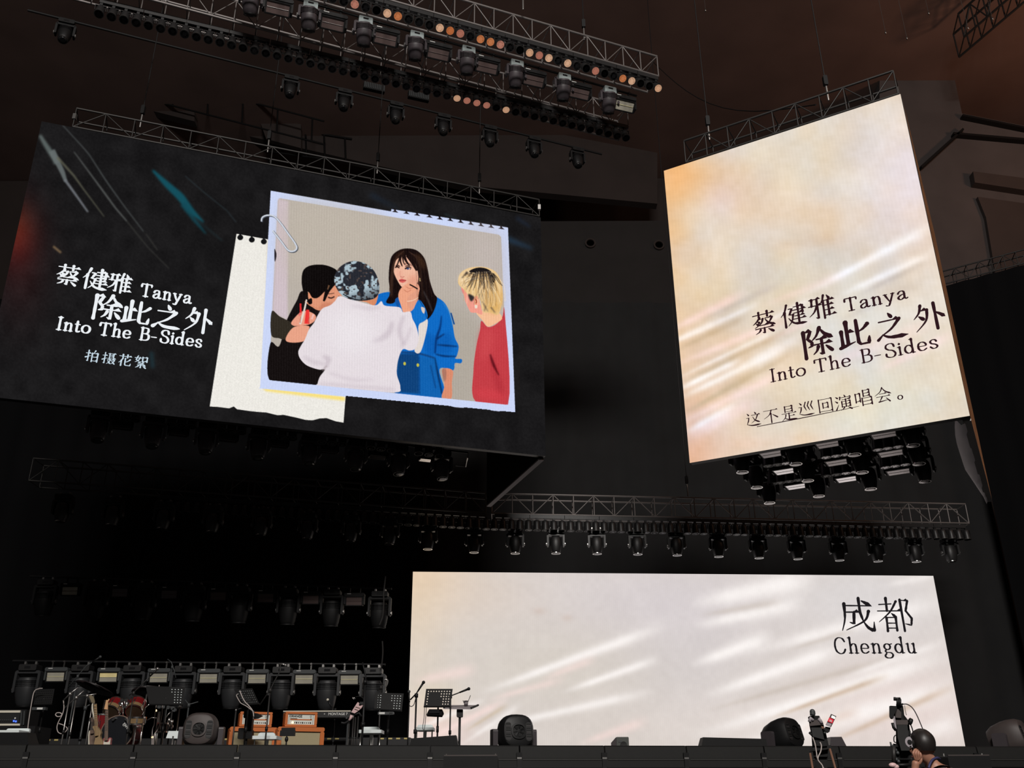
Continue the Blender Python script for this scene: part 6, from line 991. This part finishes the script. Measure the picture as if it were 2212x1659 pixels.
for x0, y0, x1, y1, nm in ((530, 1534, 547, 1552, 'power_box'), (532, 1552, 545, 1580, 'cable_bag'), (534, 1577, 546, 1596, 'receiver_box'), (518, 1573, 528, 1597, 'side_box')): a, c = g.p(x0, y0), g.p(x1, y1); b = MB(); b.rbox(((a.x + c.x) / 2, -.02, (a.z + c.z) / 2), (c.x - a.x, .12, a.z - c.z), .02); b.build(nm, 'black', g.o)
P_ = [g.p(*v) for v in ((548, 1540), (556, 1541), (567, 1546), (556, 1552), (548, 1553))]; b = MB(); n = 5; b.add(P_ + [v + Vector((0, .06, 0)) for v in P_], [tuple(range(n - 1, -1, -1)), tuple(range(n, 2 * n))] + [(i, (i + 1) % n, (i + 1) % n + n, i + n) for i in range(n)]); b.build('wedge_box', 'dark', g.o); g.tube('cable', [(547, 1536), (546, 1556), (535, 1580), (531, 1609)], .008, 'cable', 6, True); g.tube('cable', [(541, 1552), (537, 1570), (543, 1575)], .008, 'cable', 6, True)
g = G('slim_microphone_pole', 'thin pole rising from a stage edge clip before the left amplifier', 'microphone stand', 512, 1580, 13.6); g.down('pole', 509.8, 1535, .011, 'aludark'); g.tube('arm', [(510, 1534), (521, 1530)], .008, 'black'); q = g.p(509.8, 1534); b = MB(); b.sphere(q, .016, n=8, m=6); b.build('joint', 'steel', g.o, True); b = MB(); b.lathe([(.08, 0), (.075, .02), (.015, .03)], T((q.x, q.y, 0)), 16); b.build('base', 'black', g.o)
g = G('clamp_box', 'black two-plate box on a thin pole before the right cabinet', 'equipment', 622, 1582, 16.6); 
for x0, y0, x1, y1 in ((609, 1572, 637, 1578), (606, 1578, 637, 1590)): a, c = g.p(x0, y0), g.p(x1, y1); b = MB(); b.box(((a.x + c.x) / 2, 0, (a.z + c.z) / 2), (c.x - a.x, .06, a.z - c.z)); b.build('plate', 'black', g.o)
q = g.p(619, 1597); b = MB(); b.sphere(q, .03, 1, 1, 1.5, 10, 8); b.build('knob', 'black', g.o, True); g.tube('lever', [(623, 1576), (622, 1584), (619, 1591)], .010, 'steel'); g.down('pole', 619, 1598, .012, 'black')
stool('white stool before the orange cabinets', (552, 589, 1581, 603, 1598), 15.4, 'white'); stool('white stool between the pink guitar and a music stand', (779, 817, 1568.5, 827, 1585), 15.9, 'white'); stool('pale grey stool against the glowing LED wall', (899, 934, 1564, 938, 1579), 16.3, 'white')
mic_stand('tall black microphone stand beside the white stool right of the keyboard', (789, 1472), 14.9, [(789, 1475), (790, 1462), (787, 1447), (783, 1431)], 'black', False, .016)
mic_stand('curved microphone on a stand behind the right of two facing music stands', (823, 1484), 16.6, [(815, 1492), (823, 1484), (829, 1478)], 'aludark', False, .012); g = G('hooked_microphone', 'pale hooked microphone above the music stand left of the LED wall', 'microphone', 834, 1474, 16.6, z=at(834, 1484, 16.6).z); g.tube('body', [(830, 1469), (834, 1468), (836.5, 1471), (835.5, 1480), (831, 1488)], [.02, .022, .018, .012, .006], 'steel', 8, True)
music_stand('perforated music stand with a dark sheet left of the LED wall', [(811, 1496), (872, 1498), (868, 1536), (808, 1532)], 15.6, 9, 6, lambda i, j: 2 <= i < 5 or (i == 5 and j > 2), .12, (.1, .06, .97, .95))
g = G('effects_unit', 'grey effects unit clamped under the music stand left of the LED wall', 'effects unit', 834, 1541, 15.62, z=at(834, 1544, 15.6).z); a, c = g.p(817, 1538), g.p(851, 1544); b = MB(); b.rbox(((a.x + c.x) / 2, 0, (a.z + c.z) / 2), (c.x - a.x, .08, a.z - c.z), .012); b.build('housing', 'grey', g.o); b = MB(); b.box(((a.x + c.x) / 2 - .06, -.042, (a.z + c.z) / 2), (.09, .006, .03)); b.build('name_plate', 'printw', g.o); b = MB(); b.box(((a.x + c.x) / 2 + .08, -.042, (a.z + c.z) / 2), (.05, .006, .02)); b.build('display', 'print_', g.o)
g = G('cloth_bag', 'small dark soft bag on the deck left of the central wedge', 'bag', 832, 1602, 15.0); q = g.p(832, 1606); b = MB(); b.sphere(Vector((q.x, 0, .16)), .16, 1, .8, 1.05, 14, 9); b.build('bag_body', 'rosewood' if False else 'brownish', g.o, True); b = MB(); b.tube([(q.x - .03, -.1, .3), (q.x, -.05, .36), (q.x + .03, -.1, .3)], .01, 6); b.build('strap', 'black', g.o, True)
mic_stand('slim microphone stand against the left edge of the LED wall', (899.5, 1501), 15.4, [(886, 1512), (899.5, 1498), (904, 1491)], 'black', True, .014, ball='black', cable=[(886, 1514), (884, 1522), (888, 1526), (894, 1522), (898, 1508)])
g = G('upright_microphone', 'dark ball microphone at the left edge of the LED wall', 'microphone', 883, 1500, 16.1); b = MB(); b.sphere(g.p(883.5, 1494), .026, n=10, m=8); b.build('grille', 'grey', g.o, True); g.tube('body', [(883.5, 1497), (884, 1518)], [.016, .012], 'black'); g.down('pole', 884, 1517, .011, 'black'); g.tripod(g.p(884, 1517), 'black', .2)
music_stand('perforated music stand with a black sheet against the glowing LED wall', [(920.6, 1488), (978, 1488), (972.7, 1526.6), (915.3, 1526.6)], 15.1, 9, 6, lambda i, j: (0 < i < 5 and j > 0) or (i == 5 and j > 2) or (i == 5 and j == 3), .12)
g = G('control_box', 'black control box clamped below the music stand against the LED wall', 'equipment', 939, 1540, 15.12, z=at(939, 1546, 15.12).z); P_ = [g.p(927, 1532, .1), g.p(955, 1532, .1), g.p(958, 1538), g.p(954, 1545), g.p(921, 1543.5)]; n = 5; b = MB(); b.add(P_ + [v + Vector((0, .12, -.02)) for v in P_], [tuple(range(n - 1, -1, -1)), tuple(range(n, 2 * n))] + [(i, (i + 1) % n, (i + 1) % n + n, i + n) for i in range(n)]); b.build('housing', 'dark', g.o); b = MB(); a = g.p(938, 1537, -.0); b.box(a, (.16, .012, .05)); b.build('screen', 'glass', g.o)
for lb_, pts in (('left', ((917, 1527), (916, 1550), (913, 1572), (915.5, 1582))), ('right', ((921, 1527), (920, 1545), (918, 1565), (916.5, 1580)))): g = G('thin_cable', f'{lb_} of two thin cables hanging over the pale grey stool', 'cable', pts[-1][0], 1580, 15.3); g.tube('cable', list(pts) + [(pts[-1][0], 1625)], .005, 'cablek', 5, True)
mic_stand('black stand with a boom microphone behind the LED wall music stand', (973.5, 1503), 15.9, [(970, 1505), (977, 1502), (990, 1497), (995, 1495)], 'black', True, .012, ball='black')
g = G('tray_table', 'flat tray table on a black pole against the LED wall', 'table', 993.5, 1530, 16.1); P_ = [g.p(971, 1525.6, .22), g.p(1033, 1525.6, .22), g.p(1017, 1532.6, -.12), g.p(959, 1531.6, -.12)]; zt = sum(v.z for v in P_) / 4; b = MB(); up = Vector((0, 0, .018)); b.add(P_ + [v + up for v in P_], [(3, 2, 1, 0), (4, 5, 6, 7)] + [(i, (i + 1) % 4, (i + 1) % 4 + 4, i + 4) for i in range(4)]); b.build('tray', 'fabric', g.o)
for i, j in ((0, 3), (1, 2)): b = MB(); b.tube([P_[i] + up, P_[j] + up], .016, 6); b.build('tray_rim', 'black', g.o)
g.down('pole', 993.5, 1530, .019, 'black'); b = MB(); q = g.p(993.5, 1532); b.rbox((q.x, q.y, q.z - .06), (.1, .09, .13), .02); b.build('bracket', 'black', g.o); g.tripod(g.p(993.5, 1530), 'black', .3)
gz_ = at(1006.5, 1525.5, 16.2); o = thing('drinking_glass', 'glass of water with straws on the tray table', 'glass', gz_); b = MB(); b.lathe([(.030, 0), (.036, .085), (.033, .085), (.028, .006)], None, 16, ring=True); b.build('tumbler', 'fabric', o, True); b = MB(); b.lathe([(.027, .006), (.030, .05), (.001, .05)], None, 14); b.build('water', 'grey', o, True)
for p_, q_ in (((1004, 1520), (1000, 1513)), ((1009, 1521), (1013.5, 1511), (1016.5, 1502))) if False else (((1004, 1522), (1000, 1513)), ((1008.5, 1522), (1016.5, 1502))): b = MB(); b.tube([at(*p_, 16.2) - gz_, at(*q_, 16.2) - gz_], .005, 6); b.build('straw', 'black', o)
wedge('black wedge monitor lying before the LED wall music stand', [(888, 1595), (985, 1588), (1001, 1625), (876, 1625)], 14.4, m='dark'); wedge('low flat black wedge monitor in front of the LED wall', [(1519, 1592.5), (1655, 1596), (1662, 1630), (1502, 1630)], 14.9, m='dark'); wedge('black wedge monitor with a grey end behind the first camera', [(1794, 1592), (1818, 1591.5), (1852, 1630), (1786, 1630)], 15.0, m='shell')
g = G('small_box', 'small grey box speaker standing alone before the LED wall', 'speaker', 1341, 1600, 14.6); a = g.p(1331.5, 1592); c = g.p(1358, 1592.6); zt = a.z; b = MB(); W_ = c.x - a.x; b.rbox(((a.x + c.x) / 2, .14, zt / 2), (W_, .28, zt), .012); b.build('cabinet', 'green', g.o); g2 = MB(); s0 = g.p(1320, 1604, .28); g2.add([Vector((a.x - .002, 0, 0)), Vector((a.x - .002, 0, zt)), Vector((s0.x, .3, zt * .86)), Vector((s0.x, .3, 0))], [(0, 1, 2, 3)]); g2.add([Vector((a.x + .002, .01, 0)), Vector((a.x + .002, .01, zt)), Vector((s0.x + .01, .31, zt * .86)), Vector((s0.x + .01, .31, 0))], [(3, 2, 1, 0)]); g2.build('side_panel', 'casegrey', g.o); b = MB(); b.lathe([(.05, 0), (.05, .01), (.001, .004)], T(((a.x + c.x) / 2 + .01, -.002, zt - .11)) @ rotx(R(90)), 16); b.build('speaker_cone', 'print_', g.o, 'auto'); b = MB(); b.box((a.x + .05, -.003, zt - .06), (.05, .008, .025)); b.build('name_plate', 'grey', g.o)
# ---------------------------------------------------------------- in front of the stage
def front_box(label, x0, x1, yt, Y, trim):
    a, c = at(x0, yt, Y), at(x1, yt, Y); o = thing('subwoofer_box', label, 'speaker', ((a.x + c.x) / 2, Y + .35, 0)); H = (a.z + c.z) / 2; W_ = c.x - a.x; b = MB(); b.rbox((0, 0, H / 2), (W_, .7, H), .015); b.build('cabinet', 'dark', o); b = MB(); b.box((0, -.352, H * .48), (W_ - .06, .012, H * .85)); b.build('grille', 'black', o); b = MB(); b.box((0, -.335, H + .006), (W_ * .98, .03, .012)); b.build('top_edge', trim, o); b = MB(); b.lathe([(.014, 0), (.014, .012), (.001, .014)], T((-W_ * .3, -.356, H - .19)) @ rotx(R(90)), 10); b.build('lock', 'steel', o, 'auto')
    for s in (-1, 1): b = MB(); b.tube([(s * W_ * .46, -.2, H), (s * W_ * .46, -.2, H + .03)], .012, 6); b.build('stacking_pin', 'steel', o)
front_box('black speaker box standing in front of the stage edge at centre', 958, 1075, 1633, 11.6, 'brownish'); front_box('black speaker box in front of the stage behind the camera operator', 2047, 2138, 1632.5, 11.8, 'brownish')
# ---- broadcast cameras on tall pedestals
def campart(g, name, pts, d, m, parent=None, dy=0): P = [g.p(*v, dy) for v in pts]; n = len(P); b = MB(); dv = Vector((g.l.x, g.l.y, 0)).normalized() * d; b.add(P + [v + dv for v in P], [tuple(range(n - 1, -1, -1)), tuple(range(n, 2 * n))] + [(i, (i + 1) % n, (i + 1) % n + n, i + n) for i in range(n)]); return b.build(name, m, parent or g.o)
c1 = lambda x, y: (1730 + x / 9.817, 1490 + y / 9.817)
g = G('broadcast_camera', 'broadcast camera seen from behind with a small red and white screen', 'camera', *c1(350, 1300), 9.0, z=0); Lp = lambda *v: [c1(v[i], v[i + 1]) for i in range(0, len(v), 2)]
campart(g, 'body', Lp(150, 580, 200, 550, 390, 550, 430, 640, 470, 700, 530, 900, 560, 1040, 590, 1180, 560, 1420, 270, 1420, 240, 1200, 225, 960, 190, 800), .42, 'dark', None, .05); campart(g, 'rear_panel', Lp(165, 640, 420, 640, 480, 740, 180, 770), .05, 'brownish', None, .0); campart(g, 'battery_plate', Lp(215, 800, 440, 800, 500, 1060, 250, 990), .08, 'print_', None, -.03); campart(g, 'lower_deck', Lp(260, 1060, 520, 1090, 560, 1190, 450, 1200, 270, 1180), .06, 'black', None, -.02)
b = MB(); b.tube([g.p(*c1(250, 545)), g.p(*c1(245, 470))], .024, 8); b.sphere(g.p(*c1(246, 470)), .026, n=8, m=6); hn = b.build('top_mount', 'grey', g.o, True); g.tube('lever', [c1(250, 500), c1(305, 500)], .008, 'grey'); g.tube('handle', [c1(180, 680), c1(210, 600), c1(260, 650)], .016, 'casegrey'); g.tube('handle', [c1(370, 610), c1(410, 650), c1(440, 710)], .016, 'casegrey'); campart(g, 'grip', Lp(430, 770, 490, 780, 495, 820, 440, 825), .06, 'copper', None, -.03)
vf = campart(g, 'viewfinder_frame', Lp(640, 512, 752, 560, 640, 790, 525, 745), .03, 'shell', None, -.04)
for nm, pts, m_ in (('display_top', (658, 540, 735, 575, 718, 622, 640, 588), 'lenswhite'), ('display_middle', (604, 588, 700, 636, 668, 712, 566, 670), 'screenred'), ('display_bottom', (560, 690, 655, 722, 625, 785, 530, 742), 'casegrey')): 
    if m_ == 'screenred' and m_ not in M: M[m_] = mat('screen_red', (.4, .02, .03), .3, emit=lin((170, 34, 48)), strength=.9)
    campart(g, nm, Lp(*pts), .006, m_, vf, -.05)
campart(g, 'display_lines', Lp(612, 628, 665, 652, 655, 690, 600, 664), .005, 'pink', vf, -.054); campart(g, 'viewfinder_arm', Lp(520, 780, 630, 800, 610, 880, 560, 910, 490, 850), .08, 'black', None, -.02); g.tube('tally_lamp', [c1(500, 890), c1(520, 930)], .012, 'green')
g.tube('cable', [c1(250, 1010), c1(300, 1150), c1(330, 1330), c1(360, 1480), c1(480, 1659), c1(520, 1800)], .0055, 'cable', 6, True, None, -.1); g.tube('cable', [c1(405, 1110), c1(435, 1190), c1(420, 1310), c1(370, 1420), c1(370, 1500), c1(460, 1620), c1(470, 1800)], .0055, 'cable', 6, True, None, -.12); g.tube('pan_bar', [c1(180, 900), c1(280, 1000), c1(385, 1050)], .012, 'black'); campart(g, 'pan_head', Lp(160, 1240, 240, 1230, 640, 1170, 650, 1240, 520, 1270, 180, 1310), .14, 'black', None, .0)
for x0, y0, x1, y1 in ((195, 1340, 250, 1660), (612, 1245, 730, 1660)):
    a, c = g.p(*c1(x0, y0)), g.p(*c1(x1, y1)); d = (c - a) / (a.z - c.z); b = MB(); b.tube([a, a + d * (a.z - .02)], .010, 8); b.build('leg', 'copper', g.o, True)
a = g.p(*c1(420, 1420), .3); b = MB(); b.tube([a, (a.x + .05, a.y + .5, .02)], .010, 8); b.build('leg', 'copper', g.o, True); campart(g, 'centre_column', Lp(300, 1420, 570, 1400, 560, 1700, 300, 1700), .12, 'dark', None, .08)
c2 = lambda x, y: (1900 + x / 9.819, 1490 + y / 9.819); Lq = lambda *v: [c2(v[i], v[i + 1]) for i in range(0, len(v), 2)]
g = G('broadcast_camera', 'tall broadcast camera with a side viewfinder box before the operator', 'camera', *c2(480, 1300), 8.8, z=0)
campart(g, 'body', Lq(330, 345, 500, 345, 525, 540, 620, 660, 640, 820, 690, 1030, 690, 1320, 650, 1480, 330, 1480, 350, 1200, 345, 900, 320, 700, 290, 540), .46, 'dark', None, .05); campart(g, 'viewfinder_hood', Lq(205, 350, 230, 338, 360, 345, 370, 400, 300, 540, 270, 600, 225, 590, 205, 560), .16, 'black', None, -.05); campart(g, 'rear_panel', Lq(345, 640, 590, 640, 620, 740, 360, 740), .05, 'brownish', None, .0); campart(g, 'battery_plate', Lq(370, 745, 590, 745, 620, 1020, 650, 1290, 460, 1290, 380, 1000), .08, 'print_', None, -.03); campart(g, 'side_plate', Lq(285, 540, 325, 560, 345, 700, 370, 860, 335, 860, 300, 700), .05, 'casegrey', None, -.01); campart(g, 'upper_block', Lq(320, 410, 400, 410, 460, 480, 460, 600, 340, 590), .04, 'brownish', None, .01)
for pts in (((385, 330), (385, 200)), ((432, 330), (432, 200)), ((325, 160), (325, 230)), ((325, 195), (440, 190))): g.tube('accessory_mount', [c2(*v) for v in pts], .012, 'black')
campart(g, 'mount_plate', Lq(350, 300, 500, 285, 480, 340, 350, 345), .1, 'black', None, .03); g.tube('cable', [c2(500, 305), c2(590, 310), c2(700, 390), c2(800, 560), c2(940, 890), c2(1010, 1050)], .0045, 'shell', 6, True, None, .05); g.tube('cable', [c2(530, 330), c2(550, 460), c2(570, 540)], .004, 'cable', 6, True); g.tube('cable', [c2(650, 720), c2(700, 850), c2(720, 1020)], .005, 'black', 6, True); g.tube('cable', [c2(340, 960), c2(305, 1010), c2(310, 1100), c2(345, 1120)], .005, 'black', 6, True); g.tube('focus_knob', [c2(620, 660), c2(680, 690)], .03, 'black'); g.tube('pan_bar', [c2(275, 700), c2(300, 800), c2(350, 860)], .014, 'black')
campart(g, 'pan_head', Lq(280, 1140, 660, 1170, 720, 1260, 290, 1200), .14, 'black', None, .02); campart(g, 'bar_grip', Lq(210, 1105, 250, 1110, 260, 1160, 290, 1170, 285, 1195, 225, 1190), .05, 'grey'); q = g.p(*c2(640, 1110), -.02); b = MB(); b.lathe([(.045, 0), (.045, .012), (.001, .014)], T(q) @ rotx(R(90)), 14); b.build('dial', 'casegrey', g.o, 'auto'); q = g.p(*c2(635, 1108), -.034); b = MB(); b.lathe([(.02, 0), (.02, .006), (.001, .007)], T(q) @ rotx(R(90)), 10); b.build('dial_hub', 'dark', g.o, 'auto'); campart(g, 'status_light', Lq(640, 860, 660, 870, 665, 900, 645, 895), .01, 'green', None, .0)
for x, y in ((340, 1280), (385, 1340), (355, 1480), (400, 1520)): q = g.p(*c2(x, y), .03); b = MB(); b.sphere(q, .016, n=8, m=6); b.build('connector', 'grey', g.o, True)
campart(g, 'centre_column', Lq(330, 1480, 620, 1480, 600, 1900, 330, 1900), .2, 'dark', None, .15); q = g.p(*c2(480, 1700), .25)
for k in range(3): a = R(30 + 120 * k); b = MB(); b.tube([(q.x, q.y, q.z), (q.x + .5 * math.cos(a), q.y + .5 * math.sin(a), .02)], .03, 8); b.build('leg', 'black', g.o, True)
g.tube('side_rail', [c2(300, 1200), c2(305, 1560)], .018, 'aludark'); gl = thing('work_glove', 'crumpled rosy cloth hung on the camera bar beside the operator', 'cloth', g.p(*c2(280, 1600), -.1) + g.l); b = MB(); b.sphere(Vector((0, 0, 0)), .03, 1.2, .8, .7, 10, 7); b.sphere(Vector((.025, 0, -.012)), .024, 1.2, .8, .8, 8, 6); b.build('cloth_lump', 'pink', gl, True); bar = g.tube('monitor_bar', [c2(330, 1600), c2(690, 1590)], .014, 'black')
# ---------------------------------------------------------------- the camera operator
def skin_mesh(name, chains, m, parent, sub=2, root=0):
    """continuous surface grown round joints: chains of (point, radius), later chains start from an existing joint index"""
    V, Ed, Rr = [], [], []
    for st, pts in chains:
        prev = st
        for p, r in pts:
            V.append(tuple(p)); Rr.append(r)
            if prev is not None: Ed.append((prev, len(V) - 1))
            prev = len(V) - 1
    me = bpy.data.meshes.new(name); me.from_pydata(V, Ed, []); o = bpy.data.objects.new(name, me); COL.objects.link(o); o.modifiers.new('skin', 'SKIN'); sv = me.skin_vertices[0].data
    for i, r in enumerate(Rr): sv[i].radius = (r if isinstance(r, tuple) else (r, r)); sv[i].use_root = i == root
    s = o.modifiers.new('sub', 'SUBSURF'); s.levels = sub; s.render_levels = sub; dg = bpy.context.evaluated_depsgraph_get(); dg.update(); m2 = bpy.data.meshes.new_from_object(o.evaluated_get(dg)); bpy.data.objects.remove(o); m2.materials.clear(); m2.materials.append(M[m]); m2.shade_smooth(); k = bpy.data.objects.new(name, m2); COL.objects.link(k); k.parent = parent; return k
PYo = 8.15
hc = at(1993, 1612, PYo); V3 = Vector
pp = V3((hc.x + .03, PYo + .02, 0)); person = thing('person', 'camera operator in a dark shirt seen from behind, hand raised to the ear', 'person', pp); L_ = lambda x, y, Y=PYo: at(x, y, Y) - pp
H0 = hc - pp                                     # head centre, facing away and turned to the left
nk = L_(2010, 1647); sh = H0.z - .25
f_ = V3((-.62, .78, 0)).normalized()              # the way the face looks
ne = nk + V3((.01, .0, 0)); chest = V3((ne.x + .05, .02, ne.z - .26)); waist = V3((ne.x + .06, .0, ne.z - .55)); pel = V3((ne.x + .05, 0, ne.z - .70))
sl_, sr_ = L_(1996, 1676, PYo + .03), L_(2056, 1674, PYo - .03)
wr = L_(1976, 1664, PYo - .05); el = V3((wr.x - .04, wr.y - .06, wr.z - .25)); pm = L_(1979, 1642, PYo - .06); 
er = V3((sr_.x + .06, -.02, sr_.z - .30)); wrr = V3((er.x - .04, .16, er.z - .22))
ch = [(None, [(pel, .14), (waist, .125), (chest, .145), (L_(2028, 1668), .085), (L_(2016, 1655), .055), (ne + V3((-.01, 0, .02)), .052), (H0 + V3((.015, -.005, -.085)), .06), (H0 + V3((0, .0, -.02)), .082), (H0 + V3((0, 0, .045)), .074)]),
      (2, [(sl_, .062), (el, .042), (wr, .028), (pm, .034)]), (2, [(sr_, .066), (er, .044), (wrr, .03), (wrr + V3((-.05, .06, -.05)), .032)]),
      (0, [(pel + V3((-.1, 0, -.1)), .095), (pel + V3((-.11, .01, -.45)), .065), (V3((pel.x - .12, -.02, .09)), .042), (V3((pel.x - .12, .12, .04)), .038)]), (0, [(pel + V3((.1, 0, -.1)), .095), (pel + V3((.11, .01, -.45)), .065), (V3((pel.x + .12, -.02, .09)), .042), (V3((pel.x + .12, .12, .04)), .038)])]
body = skin_mesh('body', ch, 'skin', person)
def lump(name, c, r, sc_, m, par=person, n=16): b = MB(); b.sphere(c, r, *sc_, n, 10); return b.build(name, m, par, True)
# fingers and thumb of the raised hand, tips at the ear
side = V3((.5, .62, .1)).normalized()
tips = [(L_(1983, 1618.5, PYo - .03), 1.0), (L_(1984.5, 1621, PYo - .045), 1.02), (L_(1986, 1624, PYo - .06), .98), (L_(1987.5, 1628, PYo - .07), .85)]
for i, (tp, ln) in enumerate(tips):
    b0 = pm + V3((-.012 + .012 * i, -.004 - .006 * i, .022 - .004 * i)); k1 = b0 + V3((-.012 + .006 * i, -.014, .028 * ln)); k2 = (k1 + tp) / 2 + V3((-.006, -.012, .012)); skin_mesh('finger', [(None, [(pm, .012), (b0, .0115), (k1, .0105), (k2, .0095), (tp, .008)])], 'skin', body)
tb = pm + V3((.018, -.012, -.025)); skin_mesh('thumb', [(None, [(pm + V3((.004, 0, -.03)), .014), (tb, .013), (tb + V3((.014, -.012, .024)), .0115), (L_(1988.5, 1626, PYo - .075), .009)])], 'skin', body)
# hair: close crop over the back of the head
b = MB(); n, m_ = 26, 14; vs = []
for i in range(m_ + 1):
    ph = math.pi * .68 * i / m_
    for k in range(n):
        t = 2 * math.pi * k / n; d = V3((math.sin(ph) * math.cos(t), math.sin(ph) * math.sin(t), math.cos(ph))); front = max(0, d.dot(f_)); low = 1 if ph < 1.5 else 1; r = V3((.098, .112, .112)); q = V3((d.x * r.x, d.y * r.y, d.z * r.z)); 
        if front > .35 and d.z < .35: q *= .80
        vs.append(H0 + V3((.002, -.004, .022)) + q * (1 + .012 * math.sin(9 * t + 5 * ph)))
b.add(vs, [(i * n + k, i * n + (k + 1) % n, (i + 1) * n + (k + 1) % n, (i + 1) * n + k) for i in range(m_) for k in range(n)]); b.build('hair', 'hair', person, True)
ear = L_(1985.5, 1622, PYo - .04); lump('ear', V3((ear.x, ear.y, ear.z)), .03, (.42, .5, 1.05), 'skin', body, 12); lump('ear', H0 + V3((.088, .02, -.02)), .03, (.4, .6, 1.05), 'skin', body, 12)
fc = H0 + f_ * .092 + V3((0, 0, -.03)); lump('nose', fc + f_ * .012, .016, (.9, .9, 1.3), 'skin', body, 10); lump('mouth', fc + f_ * .0 + V3((0, 0, -.045)), .016, (1.2, .8, .5), 'rose', body, 10); sd = V3((f_.y, -f_.x, 0))
for s in (-1, 1): lump('eye', fc + sd * (s * .03) - f_ * .004 + V3((0, 0, .03)), .009, (1, 1, .7), 'print_', body, 8)
# shirt, trousers, lanyard, shoes
g_ = 1.10; sh_ = [(None, [(pel + V3((0, 0, .02)), .165), (waist, .150), (chest, .170), (L_(2032, 1668), .10), (L_(2024, 1657), .072)]), (2, [(sl_, .066), (sl_.lerp(el, .55), .068)]), (2, [(sr_, .074), (sr_.lerp(er, .6), .068)])]
skin_mesh('shirt', sh_, 'shirt', person)
skin_mesh('trousers', [(None, [(pel + V3((0, 0, .06)), .158), (pel, .155), (pel + V3((-.1, 0, -.12)), .108), (pel + V3((-.11, .01, -.45)), .08), (V3((pel.x - .12, -.02, .1)), .062)]), (1, [(pel + V3((.1, 0, -.12)), .108), (pel + V3((.11, .01, -.45)), .08), (V3((pel.x + .12, -.02, .1)), .062)])], 'trousers', person)
for s in (-1, 1): b = MB(); b.rbox((pel.x + s * .12, .06, .035), (.095, .27, .07), .03, axis='z'); b.build('shoe', 'black', person, 'auto')
P_ = [L_(*v, y) for *v, y in ((2006, 1659, PYo - .10), (2010, 1648, PYo - .085), (2016, 1640, PYo - .06), (2025, 1637, PYo - .02), (2030, 1640, PYo + .05))]; b = MB(); b.tube([Vector(v) for v in spline([list(v) for v in P_], False)], .010, 6); b.build('lanyard', 'lanyard', person, True)
